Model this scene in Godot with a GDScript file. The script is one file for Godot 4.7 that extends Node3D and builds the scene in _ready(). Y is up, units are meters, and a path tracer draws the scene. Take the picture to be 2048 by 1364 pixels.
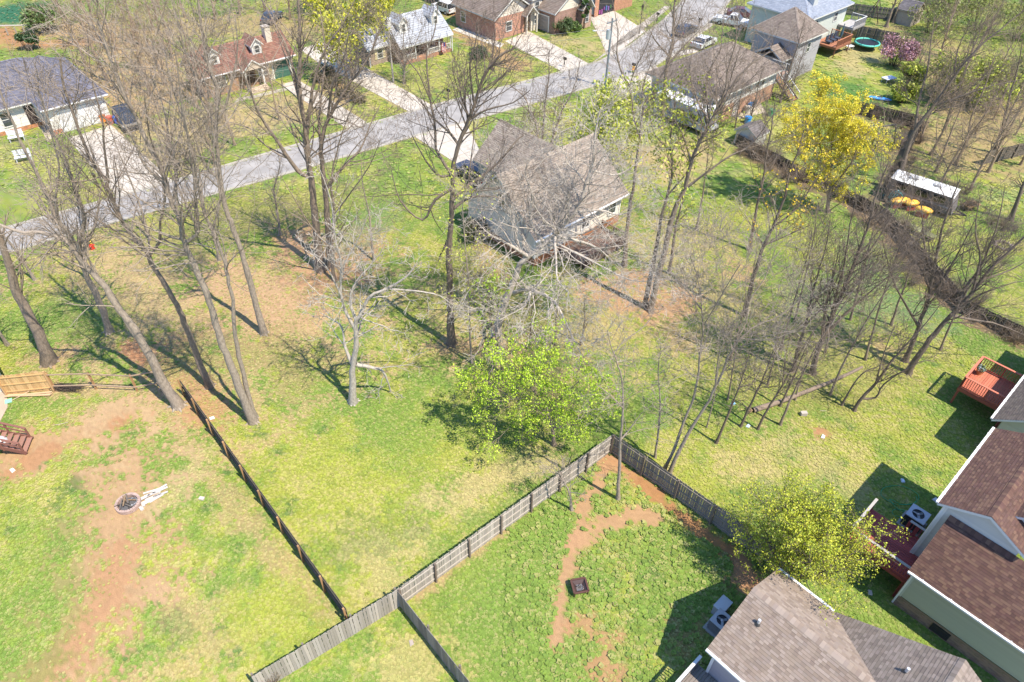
extends Node3D
# Frame of the subdivision: U runs along the street to the upper right, W runs from the street towards the viewer. Houses are given in (u, height, w).
const TURN := 43.5
var rng := RandomNumberGenerator.new()
var U := Vector3(0.725374, 0, -0.688355)
var W := Vector3(0.688355, 0, 0.725374)
var org := Vector3.ZERO
var M := {}

class MB:
	var v := PackedVector3Array()
	var n := PackedVector3Array()
	var c := PackedColorArray()
	var i := PackedInt32Array()
	func quad(a: Vector3, b: Vector3, d: Vector3, e: Vector3, out: Vector3, col: Color) -> void:
		var nn := (e - b).cross(d - a)
		if nn.dot(out) < 0.0:
			var s := b
			b = e
			e = s
			nn = -nn
		nn = nn.normalized()
		var k := v.size()
		v.append(a); v.append(b); v.append(d); v.append(e)
		for q in 4:
			n.append(nn); c.append(col)
		i.append(k); i.append(k + 1); i.append(k + 2); i.append(k); i.append(k + 2); i.append(k + 3)
	func tri(a: Vector3, b: Vector3, d: Vector3, out: Vector3, col: Color) -> void:
		var nn := (d - a).cross(b - a)
		if nn.dot(out) < 0.0:
			var s := b
			b = d
			d = s
			nn = -nn
		nn = nn.normalized()
		var k := v.size()
		v.append(a); v.append(b); v.append(d)
		for q in 3:
			n.append(nn); c.append(col)
		i.append(k); i.append(k + 1); i.append(k + 2)
	func hexa(p: Array, col: Color) -> void:  # p: bottom ring of four, then top ring of four
		var m := Vector3.ZERO
		for q in p: m += q
		m /= 8.0
		for f in [[0, 1, 2, 3], [4, 5, 6, 7], [0, 1, 5, 4], [1, 2, 6, 5], [2, 3, 7, 6], [3, 0, 4, 7]]:
			var fc: Vector3 = (p[f[0]] + p[f[1]] + p[f[2]] + p[f[3]]) / 4.0
			quad(p[f[0]], p[f[1]], p[f[2]], p[f[3]], fc - m, col)
	func box(m: Vector3, s: Vector3, col: Color, b := Basis()) -> void:
		var p := []
		for y in [-0.5, 0.5]:
			for q in [[-0.5, -0.5], [0.5, -0.5], [0.5, 0.5], [-0.5, 0.5]]:
				p.append(m + b * Vector3(q[0] * s.x, y * s.y, q[1] * s.z))
		hexa(p, col)
	func bar(a: Vector3, b: Vector3, w: float, h: float, col: Color, up := Vector3.UP) -> void:
		var d := (b - a).normalized()
		if absf(d.dot(up)) > 0.95: up = Vector3(0.3, 0, 0.95)
		var x := d.cross(up).normalized()
		var y := x.cross(d).normalized()
		box((a + b) / 2.0, Vector3(w, h, a.distance_to(b)), col, Basis(x, y, -d))
	func slab(p: Array, thick: float, col: Color) -> void:  # convex or star-shaped outline seen from above, its top at the given points
		var m := Vector3.ZERO
		for q in p: m += q
		m /= p.size()
		for k in p.size():
			var a: Vector3 = p[k]
			var b: Vector3 = p[(k + 1) % p.size()]
			tri(m, a, b, Vector3.UP, col)
			var dn := Vector3(0, -thick, 0)
			quad(a, b, b + dn, a + dn, (a + b) / 2.0 - m, col)
			tri(m + dn, a + dn, b + dn, Vector3.DOWN, col)
	func tube(p: Array, r: Array, sides: int, col: Color, cap := false) -> void:
		var k0 := v.size()
		var a := Vector3.ZERO
		for k in p.size():
			var t: Vector3 = (p[mini(k + 1, p.size() - 1)] - p[maxi(k - 1, 0)]).normalized()
			if k == 0:
				a = t.cross(Vector3(0.31, 0.2, 0.93)).normalized()
			else:
				a = (a - t * a.dot(t)).normalized()
			var b := t.cross(a)
			for j in sides:
				var w := TAU * j / sides
				var d := a * cos(w) + b * sin(w)
				v.append(p[k] + d * r[k]); n.append(d); c.append(col)
			if k > 0:
				var q := k0 + (k - 1) * sides
				for j in sides:
					var j2 := (j + 1) % sides
					i.append(q + j); i.append(q + sides + j); i.append(q + sides + j2)
					i.append(q + j); i.append(q + sides + j2); i.append(q + j2)
		if cap:
			var e := v.size()
			var t2: Vector3 = (p[-1] - p[-2]).normalized()
			v.append(p[-1]); n.append(t2); c.append(col)
			for j in sides:
				v.append(v[e - sides + j]); n.append(t2); c.append(col)
			for j in sides:
				i.append(e); i.append(e + 1 + (j + 1) % sides); i.append(e + 1 + j)
	func ellipsoid(m: Vector3, s: Vector3, col: Color, seg := 10, rings := 6, half := false) -> void:
		var k0 := v.size()
		for y in rings + 1:
			var t := PI * y / rings * (0.5 if half else 1.0)
			for x in seg:
				var w := TAU * x / seg
				var d := Vector3(sin(t) * cos(w), cos(t), sin(t) * sin(w))
				v.append(m + d * s); n.append((d / s).normalized()); c.append(col)
		for y in rings:
			for x in seg:
				var a := k0 + y * seg + x
				var b := k0 + y * seg + (x + 1) % seg
				i.append(a); i.append(b + seg); i.append(b)
				i.append(a); i.append(a + seg); i.append(b + seg)
	func mesh() -> ArrayMesh:
		var m := ArrayMesh.new()
		if v.is_empty(): return m
		var a := []
		a.resize(Mesh.ARRAY_MAX)
		a[Mesh.ARRAY_VERTEX] = v
		a[Mesh.ARRAY_NORMAL] = n
		a[Mesh.ARRAY_COLOR] = c
		a[Mesh.ARRAY_INDEX] = i
		m.add_surface_from_arrays(Mesh.PRIMITIVE_TRIANGLES, a)
		return m

func rr(a: float, b: float) -> float: return rng.randf_range(a, b)
func rv() -> Vector3: return Vector3(rr(-1, 1), rr(-1, 1), rr(-1, 1))
func K(r: float, g: float, b: float) -> Color: return Color(r, g, b)
func tint(c: Color, f: float) -> Color: return Color(c.r * f, c.g * f, c.b * f)

func thing(called: String, label: String, category: String, at := Vector3.ZERO, turn := 0.0, group := "") -> Node3D:
	var o := Node3D.new()
	o.name = called
	add_child(o, true)
	o.position = at
	o.rotation_degrees.y = turn
	tag(o, label, category, group)
	return o
func tag(o: Node3D, label: String, category: String, group := "") -> Node3D:
	o.set_meta("label", label)
	o.set_meta("category", category)
	if group: o.set_meta("group", group)
	return o
func part(called: String, mb: MB, parent: Node3D, mat: Material, stuff := false) -> MeshInstance3D:
	return part_mesh(called, mb.mesh(), parent, mat, stuff)
func part_mesh(called: String, me: Mesh, parent: Node3D, mat: Material, stuff := false) -> MeshInstance3D:
	var o := MeshInstance3D.new()
	o.name = called
	o.mesh = me
	o.material_override = mat
	if stuff: o.set_meta("kind", "stuff")
	parent.add_child(o, true)
	return o
func struct(called: String, mb: MB, mat: Material) -> MeshInstance3D:
	var o := part(called, mb, self, mat)
	o.set_meta("kind", "structure")
	return o

func noise_tex(seed_: int, freq: float, lo: Color, hi: Color, octaves := 4, size := 256, kind := FastNoiseLite.TYPE_SIMPLEX_SMOOTH) -> NoiseTexture2D:
	var f := FastNoiseLite.new()
	f.seed = seed_
	f.frequency = freq
	f.noise_type = kind
	f.fractal_octaves = octaves
	var t := NoiseTexture2D.new()
	t.width = size
	t.height = size
	t.seamless = true
	t.noise = f
	var g := Gradient.new()
	g.set_color(0, lo.linear_to_srgb())
	g.set_color(1, hi.linear_to_srgb())
	t.color_ramp = g
	return t
func mat(rough: float, tex: Texture2D = null, scale := 1.0, world := false) -> StandardMaterial3D:
	var m := StandardMaterial3D.new()
	m.vertex_color_use_as_albedo = true
	m.roughness = rough
	if tex:
		m.albedo_texture = tex
		m.uv1_triplanar = true
		m.uv1_world_triplanar = world
		m.uv1_scale = Vector3.ONE * scale
	return m

# ---------- houses, all in (u, height, w) ----------
func uw(u: float, h: float, w: float) -> Vector3: return U * u + W * w + Vector3(0, h, 0)
func A(u: float, h: float, w: float) -> Vector3: return Vector3(u, h, w) - org
func house(called: String, label: String, cat: String, u: float, w: float) -> Node3D:
	org = Vector3(u, 0, w)
	return thing(called, label, cat, uw(u, 0, w), TURN)

func lap(mb: MB, a: Vector3, b: Vector3, y0: float, y1: float, out: Vector3, col: Color, dh := 0.16, apex := -1.0, yap := 0.0) -> void:
	# siding courses between a and b; with apex (0..1 along) the face narrows to a gable top at height yap
	var rows := maxi(1, int(round(((yap if apex >= 0.0 else y1) - y0) / dh)))
	var top := yap if apex >= 0.0 else y1
	for k in rows:
		var t0 := float(k) / rows
		var t1 := float(k + 1) / rows
		var l0 := apex * t0 if apex >= 0.0 else 0.0
		var l1 := apex * t1 if apex >= 0.0 else 0.0
		var r0 := 1.0 - (1.0 - apex) * t0 if apex >= 0.0 else 1.0
		var r1 := 1.0 - (1.0 - apex) * t1 if apex >= 0.0 else 1.0
		var yy0 := lerpf(y0, top, t0)
		var yy1 := lerpf(y0, top, t1)
		var p := a.lerp(b, l0) + Vector3(0, yy0, 0)
		var q := a.lerp(b, r0) + Vector3(0, yy0, 0)
		var p1 := a.lerp(b, l1) + Vector3(0, yy1, 0)
		var q1 := a.lerp(b, r1) + Vector3(0, yy1, 0)
		var c2 := tint(col, rr(0.95, 1.04))
		mb.quad(p + out * 0.018, q + out * 0.018, q1, p1, out, c2)
		mb.quad(p, q, q + out * 0.018, p + out * 0.018, Vector3.DOWN, c2)
func wall_ring(mb: MB, u0: float, u1: float, w0: float, w1: float, y0: float, y1: float, col: Color, dh := 0.16) -> void:
	var q := [A(u0, 0, w0), A(u1, 0, w0), A(u1, 0, w1), A(u0, 0, w1)]
	var o := [Vector3(0, 0, -1), Vector3(1, 0, 0), Vector3(0, 0, 1), Vector3(-1, 0, 0)]
	for k in 4:
		lap(mb, q[k], q[(k + 1) % 4], y0, y1, o[k], col, dh)
func shingles(mb: MB, bl: Vector3, br: Vector3, tr: Vector3, tl: Vector3, tones: Array, tabw := 0.3, tabh := 0.15) -> void:
	var nrm := (br - bl + tr - tl).cross(tl - bl + tr - br).normalized()
	if nrm.y < 0.0: nrm = -nrm
	var rows := maxi(2, int(round(maxf(tl.distance_to(bl), tr.distance_to(br)) / tabh)))
	var ax := br - bl if br.distance_to(bl) > tr.distance_to(tl) else tr - tl
	ax = ax.normalized()
	for k in rows:
		var t0 := float(k) / rows
		var t1 := minf(1.0, float(k + 1.15) / rows)
		var L0 := bl.lerp(tl, t0)
		var R0 := br.lerp(tr, t0)
		var L1 := bl.lerp(tl, t1)
		var R1 := br.lerp(tr, t1)
		var xl0 := (L0 - bl).dot(ax)
		var xr0 := (R0 - bl).dot(ax)
		var xl1 := (L1 - bl).dot(ax)
		var xr1 := (R1 - bl).dot(ax)
		var x := minf(xl0, xl1) - fposmod(k * 0.37 * tabw + rr(0, 0.06), tabw)
		while x < maxf(xr0, xr1):
			var x2 := x + tabw * rr(0.8, 1.2)
			var a0 := clampf(x, xl0, maxf(xl0, xr0))
			var a1 := clampf(x2, xl0, maxf(xl0, xr0))
			var b0 := clampf(x, xl1, maxf(xl1, xr1))
			var b1 := clampf(x2, xl1, maxf(xl1, xr1))
			x = x2
			if a1 - a0 < 0.005 and b1 - b0 < 0.005: continue
			var col: Color = tint(tones[rng.randi() % tones.size()], rr(0.93, 1.07))
			var lift := nrm * rr(0.016, 0.026)
			var p := L0 + ax * (a0 - xl0) + lift
			var q := L0 + ax * (a1 - xl0) + lift
			var q1 := L1 + ax * (b1 - xl1) + nrm * 0.004
			var p1 := L1 + ax * (b0 - xl1) + nrm * 0.004
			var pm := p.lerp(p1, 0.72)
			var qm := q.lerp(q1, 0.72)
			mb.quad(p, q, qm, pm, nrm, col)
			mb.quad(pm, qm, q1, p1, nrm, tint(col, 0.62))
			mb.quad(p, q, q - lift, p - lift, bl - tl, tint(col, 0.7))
func plane(rb: MB, sh: MB, bl: Vector3, br: Vector3, tr: Vector3, tl: Vector3, tones: Array, trim: Color, tabw := 0.3, tabh := 0.15) -> void:
	var dn := Vector3(0, -0.16, 0)
	rb.hexa([bl + dn, br + dn, tr + dn, tl + dn, bl, br, tr, tl], trim)
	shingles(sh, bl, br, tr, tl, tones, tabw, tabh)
func cap_line(sh: MB, a: Vector3, b: Vector3, tones: Array, wide := 0.16, slope := 0.42) -> void:
	var d := (b - a).normalized()
	var x := d.cross(Vector3.UP).normalized()
	var k := 0.0
	var L := a.distance_to(b)
	while k < L:
		var p := a + d * k + Vector3(0, 0.045, 0)
		var q := a + d * minf(k + 0.2, L) + Vector3(0, 0.035, 0)
		var col: Color = tint(tones[rng.randi() % tones.size()], rr(1.1, 1.18))
		var dn := Vector3(0, -wide * slope, 0)
		sh.quad(p, q, q + x * wide + dn, p + x * wide + dn, x + Vector3.UP, col)
		sh.quad(p, q, q - x * wide + dn, p - x * wide + dn, -x + Vector3.UP, col)
		k += 0.18
func gable_roof(h: Node3D, axis: String, u0: float, u1: float, w0: float, w1: float, he: float, hr: float, tones: Array, trim: Color, tabw := 0.3, tabh := 0.15, called := "roof") -> MeshInstance3D:
	var rb := MB.new()
	var sh := MB.new()
	if axis == "u":
		var m := (w0 + w1) / 2.0
		plane(rb, sh, A(u0, he, w1), A(u1, he, w1), A(u1, hr, m), A(u0, hr, m), tones, trim, tabw, tabh)
		plane(rb, sh, A(u1, he, w0), A(u0, he, w0), A(u0, hr, m), A(u1, hr, m), tones, trim, tabw, tabh)
		cap_line(sh, A(u0, hr, m), A(u1, hr, m), tones, 0.19, (hr - he) / (w1 - m))
	else:
		var m := (u0 + u1) / 2.0
		plane(rb, sh, A(u0, he, w0), A(u0, he, w1), A(m, hr, w1), A(m, hr, w0), tones, trim, tabw, tabh)
		plane(rb, sh, A(u1, he, w1), A(u1, he, w0), A(m, hr, w0), A(m, hr, w1), tones, trim, tabw, tabh)
		cap_line(sh, A(m, hr, w0), A(m, hr, w1), tones, 0.19, (hr - he) / (u1 - m))
	var r := part(called, rb, h, M.paint)
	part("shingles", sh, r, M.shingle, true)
	return r
func hip_roof(h: Node3D, u0: float, u1: float, w0: float, w1: float, he: float, hr: float, tones: Array, trim: Color, tabw := 0.3, tabh := 0.15) -> MeshInstance3D:
	var rb := MB.new()
	var sh := MB.new()
	var a: Vector3
	var b: Vector3
	if u1 - u0 > w1 - w0:
		var d := (w1 - w0) / 2.0
		a = A(u0 + d, hr, (w0 + w1) / 2.0)
		b = A(u1 - d, hr, (w0 + w1) / 2.0)
		plane(rb, sh, A(u0, he, w1), A(u1, he, w1), b, a, tones, trim, tabw, tabh)
		plane(rb, sh, A(u1, he, w0), A(u0, he, w0), a, b, tones, trim, tabw, tabh)
		plane(rb, sh, A(u0, he, w0), A(u0, he, w1), a, a, tones, trim, tabw, tabh)
		plane(rb, sh, A(u1, he, w1), A(u1, he, w0), b, b, tones, trim, tabw, tabh)
	else:
		var d := (u1 - u0) / 2.0
		a = A((u0 + u1) / 2.0, hr, w0 + d)
		b = A((u0 + u1) / 2.0, hr, w1 - d)
		plane(rb, sh, A(u0, he, w0), A(u0, he, w1), b, a, tones, trim, tabw, tabh)
		plane(rb, sh, A(u1, he, w1), A(u1, he, w0), a, b, tones, trim, tabw, tabh)
		plane(rb, sh, A(u0, he, w1), A(u1, he, w1), b, b, tones, trim, tabw, tabh)
		plane(rb, sh, A(u1, he, w0), A(u0, he, w0), a, a, tones, trim, tabw, tabh)
	for q in [[A(u0, he, w0), a], [A(u1, he, w1), b], [A(u0, he, w1), a if u1 - u0 > w1 - w0 else b], [A(u1, he, w0), b if u1 - u0 > w1 - w0 else a]]:
		cap_line(sh, q[0], q[1], tones)
	cap_line(sh, a, b, tones)
	var r := part("roof", rb, h, M.paint)
	part("shingles", sh, r, M.shingle, true)
	return r
func axes_of(out: String) -> Array:  # [right, outward] of a face
	return {"w": [Vector3(1, 0, 0), Vector3(0, 0, 1)], "-w": [Vector3(-1, 0, 0), Vector3(0, 0, -1)], "u": [Vector3(0, 0, -1), Vector3(1, 0, 0)], "-u": [Vector3(0, 0, 1), Vector3(-1, 0, 0)]}[out]
func window(h: Node3D, c: Vector3, out: String, ww: float, hh: float, col := Color(0.75, 0.75, 0.73), shutter := Color(0, 0, 0, 0)) -> void:
	var ax := axes_of(out)
	var x: Vector3 = ax[0]
	var z: Vector3 = ax[1]
	var b := Basis(x, Vector3.UP, z)
	var f := MB.new()
	for s in [-1, 1]:
		f.box(c + x * s * ww / 2.0 + z * 0.03, Vector3(0.09, hh + 0.09, 0.08), col, b)
		f.box(c + Vector3(0, s * hh / 2.0, 0) + z * 0.025, Vector3(ww - 0.09, 0.09, 0.07), col, b)
	f.box(c + z * 0.02, Vector3(ww - 0.09, 0.06, 0.06), col, b)
	var o := part("window", f, h, M.paint)
	for s in [-1, 1]:
		var p := MB.new()
		p.box(c + Vector3(0, s * hh * 0.25, 0) + z * (0.012 if s < 0 else 0.016), Vector3(ww - 0.09, hh / 2.0 - 0.07, 0.02), K(0.05, 0.06, 0.07), b)
		part("pane", p, o, M.glass)
	if shutter.a > 0.5:
		for s in [-1, 1]:
			var p := MB.new()
			p.box(c + x * s * (ww / 2.0 + 0.24) + z * 0.03, Vector3(0.34, hh + 0.1, 0.05), shutter, b)
			for k in 6:
				p.box(c + x * s * (ww / 2.0 + 0.24) + z * 0.06 + Vector3(0, (k - 2.5) * hh / 6.5, 0), Vector3(0.26, 0.03, 0.02), shutter, b)
			part("shutter", p, h, M.paint)
func garage_door(h: Node3D, c: Vector3, out: String, ww: float, hh: float, col: Color) -> void:
	var ax := axes_of(out)
	var b := Basis(ax[0], Vector3.UP, ax[1])
	var fr := MB.new()
	for s in [-1, 1]:
		fr.box(c + ax[0] * s * (ww / 2.0 + 0.08) + ax[1] * 0.04, Vector3(0.14, hh, 0.08), K(0.75, 0.74, 0.7), b)
	fr.box(c + Vector3(0, hh / 2.0 + 0.07, 0) + ax[1] * 0.045, Vector3(ww + 0.3, 0.14, 0.09), K(0.75, 0.74, 0.7), b)
	var o := part("garage_door", fr, h, M.paint)
	for k in 4:
		var p := MB.new()
		var y := -hh / 2.0 + hh * (k + 0.5) / 4.0
		p.box(c + Vector3(0, y, 0) + ax[1] * 0.02, Vector3(ww, hh / 4.0 - 0.02, 0.04), col, b)
		for j in 4:
			p.box(c + Vector3(0, y, 0) + ax[0] * ((j - 1.5) * ww / 4.0) + ax[1] * 0.045, Vector3(ww / 4.0 - 0.2, hh / 4.0 - 0.18, 0.015), tint(col, 0.97), b)
		part("panel", p, o, M.paint)
func door(h: Node3D, c: Vector3, out: String, ww: float, hh: float, col: Color) -> void:
	var ax := axes_of(out)
	var b := Basis(ax[0], Vector3.UP, ax[1])
	var p := MB.new()
	p.box(c + ax[1] * 0.03, Vector3(ww, hh, 0.05), col, b)
	for k in 2:
		p.box(c + Vector3(0, (k - 0.5) * hh * 0.45, 0) + ax[1] * 0.06, Vector3(ww * 0.65, hh * 0.34, 0.02), tint(col, 0.9), b)
	var o := part("door", p, h, M.paint)
	var q := MB.new()
	q.ellipsoid(c + ax[0] * ww * 0.4 + ax[1] * 0.09, Vector3(0.04, 0.04, 0.04), K(0.5, 0.42, 0.2), 8, 5)
	part("handle", q, o, M.metal)
func gutter(h: Node3D, a: Vector3, b: Vector3, col := Color(0.72, 0.72, 0.72)) -> void:
	var g := MB.new()
	g.bar(a, b, 0.12, 0.1, col)
	var n := int(a.distance_to(b) / 1.3)
	for k in n:
		g.bar(a.lerp(b, (k + 0.5) / n) + Vector3(0, 0.055, 0), a.lerp(b, (k + 0.5) / n) + Vector3(0, 0.075, 0) + (b - a).normalized() * 0.05, 0.16, 0.02, col)
	part("gutter", g, h, M.paint)
func downspout(h: Node3D, a: Vector3, b: Vector3) -> void:
	var g := MB.new()
	g.bar(a, b, 0.08, 0.08, K(0.72, 0.72, 0.72))
	part("downspout", g, h, M.paint)
func corner_board(h: Node3D, p: Vector3, y0: float, y1: float, col := Color(0.7, 0.7, 0.69)) -> void:
	var g := MB.new()
	g.box(Vector3(p.x, (y0 + y1) / 2.0, p.z), Vector3(0.13, y1 - y0, 0.13), col)
	part("corner_board", g, h, M.paint)
func vent_pipe(r: Node3D, p: Vector3) -> void:
	var g := MB.new()
	g.tube([p, p + Vector3(0, 0.32, 0)], [0.07, 0.07], 8, K(0.55, 0.55, 0.56), true)
	g.tube([p + Vector3(0, -0.05, 0), p + Vector3(0, 0.07, 0)], [0.17, 0.08], 8, K(0.12, 0.12, 0.12), true)
	part("vent_pipe", g, r, M.metal)

func deck(called: String, label: String, u0: float, u1: float, w0: float, w1: float, hh: float, col: Color, board_axis: String, rails: Array, top: Color, rail_h := 0.95) -> Node3D:
	# rails: list of [ua, wa, ub, wb]
	var d := house(called, label, "deck", u0, w0)
	var n := int(((w1 - w0) if board_axis == "u" else (u1 - u0)) / 0.15)
	var vars := []
	for k in 4:
		var q := MB.new()
		if board_axis == "u": q.box(Vector3.ZERO, Vector3(u1 - u0, 0.035, 0.135), tint(col, 0.86 + 0.08 * k))
		else: q.box(Vector3.ZERO, Vector3(0.135, 0.035, w1 - w0), tint(col, 0.86 + 0.08 * k))
		vars.append(q.mesh())
	for k in n:
		var o := part_mesh("deck_board", vars[rng.randi() % 4], d, M.wood)
		o.position = A((u0 + u1) / 2.0, hh, w0 + (k + 0.5) * (w1 - w0) / n) if board_axis == "u" else A(u0 + (k + 0.5) * (u1 - u0) / n, hh, (w0 + w1) / 2.0)
	var rim := MB.new()
	for e in [[u0, w0, u1, w0], [u1, w0, u1, w1], [u1, w1, u0, w1], [u0, w1, u0, w0]]:
		rim.bar(A(e[0], hh - 0.15, e[1]), A(e[2], hh - 0.15, e[3]), 0.045, 0.24, tint(col, 0.75))
	for k in int((u1 - u0) / 0.5):
		rim.bar(A(u0 + 0.25 + k * 0.5, hh - 0.14, w0 + 0.05), A(u0 + 0.25 + k * 0.5, hh - 0.14, w1 - 0.05), 0.04, 0.2, tint(col, 0.6))
	part("frame", rim, d, M.wood)
	for e in [[u0 + 0.1, w0 + 0.1], [u1 - 0.1, w0 + 0.1], [u1 - 0.1, w1 - 0.1], [u0 + 0.1, w1 - 0.1]]:
		var q := MB.new()
		q.bar(A(e[0], 0, e[1]), A(e[0], hh - 0.03, e[1]), 0.12, 0.12, tint(col, 0.7))
		part("leg", q, d, M.wood)
	var bal := MB.new()
	bal.box(Vector3(0, 0, 0), Vector3(0.04, rail_h - 0.1, 0.04), tint(col, 0.95))
	var bm := bal.mesh()
	for e in rails:
		var a := A(e[0], hh, e[1])
		var b := A(e[2], hh, e[3])
		var r := MB.new()
		r.bar(a + Vector3(0, rail_h, 0), b + Vector3(0, rail_h, 0), 0.15, 0.04, top)
		var ro := part("railing", r, d, M.wood)
		var lo := MB.new()
		lo.bar(a + Vector3(0, 0.1, 0), b + Vector3(0, 0.1, 0), 0.05, 0.08, col)
		part("lower_rail", lo, ro, M.wood)
		var L := a.distance_to(b)
		var cnt := int(L / 0.14)
		for k in cnt:
			var o := part_mesh("baluster", bm, ro, M.wood)
			o.position = a.lerp(b, (k + 0.5) / cnt) + Vector3(0, rail_h / 2.0 + 0.02, 0)
		for k in 3:
			var p := MB.new()
			var q2 := a.lerp(b, k / 2.0)
			p.bar(q2 + Vector3(0, -0.2, 0), q2 + Vector3(0, rail_h - 0.02, 0), 0.09, 0.09, tint(col, 0.85))
			part("post", p, ro, M.wood)
	return d

func fence(called: String, label: String, p0: Vector3, p1: Vector3, hh: float, tones: Array, side: float, posts := true, rails := true, post_col := Color(0.2, 0.17, 0.14), group := "", pitch := 0.145) -> Node3D:
	var f := thing(called, label, "fence", p0, 0.0, group)
	var L := p0.distance_to(p1)
	var d := (p1 - p0).normalized()
	f.rotation.y = atan2(-d.z, d.x)
	var vars := []
	for k in 6:
		var q := MB.new()
		var col: Color = tones[k % tones.size()]
		var y := hh * rr(0.985, 1.015)
		q.hexa([Vector3(-0.068, 0.03, -0.009), Vector3(0.068, 0.03, -0.009), Vector3(0.068, 0.03, 0.009), Vector3(-0.068, 0.03, 0.009), Vector3(-0.066, y, -0.009), Vector3(0.066, y, -0.009), Vector3(0.066, y, 0.009), Vector3(-0.066, y, 0.009)], tint(col, rr(0.85, 1.12)))
		vars.append(q.mesh())
	var n := int(L / pitch)
	for k in n:
		var o := part_mesh("picket", vars[rng.randi() % 6], f, M.wood)
		o.position = Vector3((k + 0.5) * L / n, rr(-0.02, 0.01), rr(-0.006, 0.006))
		o.rotation.z = rr(-0.012, 0.012)
		o.rotation.y = rr(-0.06, 0.06)
	if rails:
		for y in [0.3, hh * 0.52, hh - 0.22]:
			var q := MB.new()
			q.box(Vector3(L / 2.0, y, side * 0.032), Vector3(L, 0.085, 0.038), tint(tones[0], 1.05))
			part("rail", q, f, M.wood)
	if posts:
		var m := int(round(L / 2.35))
		for k in m + 1:
			var q := MB.new()
			q.box(Vector3.ZERO, Vector3(0.1, hh + 0.06, 0.1), tint(post_col, rr(0.85, 1.15)))
			var o := part("post", q, f, M.wood)
			o.position = Vector3(clampf(k * L / m, 0.06, L - 0.06), hh / 2.0 + 0.03, side * 0.105)
			o.rotation.z = rr(-0.02, 0.02)
	return f

# ---------- trees ----------
func smooth(p: Array) -> Array:
	var o := []
	for k in p.size() - 1:
		var a: Vector3 = p[maxi(k - 1, 0)]
		var b: Vector3 = p[k]
		var c: Vector3 = p[k + 1]
		var d: Vector3 = p[mini(k + 2, p.size() - 1)]
		for j in 3:
			var t := j / 3.0
			o.append(0.5 * ((2.0 * b) + (c - a) * t + (2.0 * a - 5.0 * b + 4.0 * c - d) * t * t + (3.0 * b - a - 3.0 * c + d) * t * t * t))
	o.append(p[-1])
	return o
func side_dir(d: Vector3, ang: float) -> Vector3:
	var x := d.cross(rv()).normalized()
	return (d * cos(ang) + x * sin(ang)).normalized()
func leaf(lm: MB, p: Vector3, s: float, cols: Array) -> void:
	var d := (rv() + Vector3(0, 0.2, 0)).normalized()
	var x := d.cross(rv()).normalized()
	var col: Color = tint(cols[rng.randi() % cols.size()], rr(0.75, 1.25))
	var y := d.cross(x)
	lm.quad(p - x * s * 0.35, p + y * s * 0.6, p + x * s * 0.35, p - y * s * 0.6, d, col)
func grow(mb: MB, p: Vector3, d: Vector3, length: float, r: float, lvl: int, S: Dictionary) -> void:
	if S.left <= 0: return
	var n := clampi(int(length / 0.6) + 1, 2, 6)
	var pts := [p]
	var rad := [r]
	var r1 := maxf(r * 0.4, S.rmin)
	for k in n:
		d = (d + rv() * S.wob + Vector3(0, S.trop, 0)).normalized()
		p += d * length / n
		pts.append(p)
		rad.append(lerpf(r, r1, float(k + 1) / n))
	mb.tube(pts, rad, 6 if r > 0.07 else (4 if r > 0.03 else 3), tint(S.col, rr(0.8, 1.2)))
	S.left -= n
	if S.has("leaf") and lvl <= 1:
		for k in int(S.leafn + rng.randf()):
			leaf(S.lm, pts[rng.randi_range(1, n)] + rv() * S.spread, S.leaf * rr(0.6, 1.3), S.lcols)
	if lvl <= 0: return
	var cnt := int(length * S.dens + rr(1.2, 2.6))
	for k in cnt:
		var t := rr(0.22, 1.0) * n
		var j := mini(int(t), n - 1)
		var q: Vector3 = pts[j].lerp(pts[j + 1], t - j)
		var rq := lerpf(rad[j], rad[j + 1], t - j)
		var dd: Vector3 = (pts[j + 1] - pts[j]).normalized()
		grow(mb, q, side_dir(dd, rr(0.5, 1.1)), length * rr(0.38, 0.68) * (1.15 - 0.4 * t / n), maxf(rq * 0.62, S.rmin), lvl - 1, S)
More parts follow.
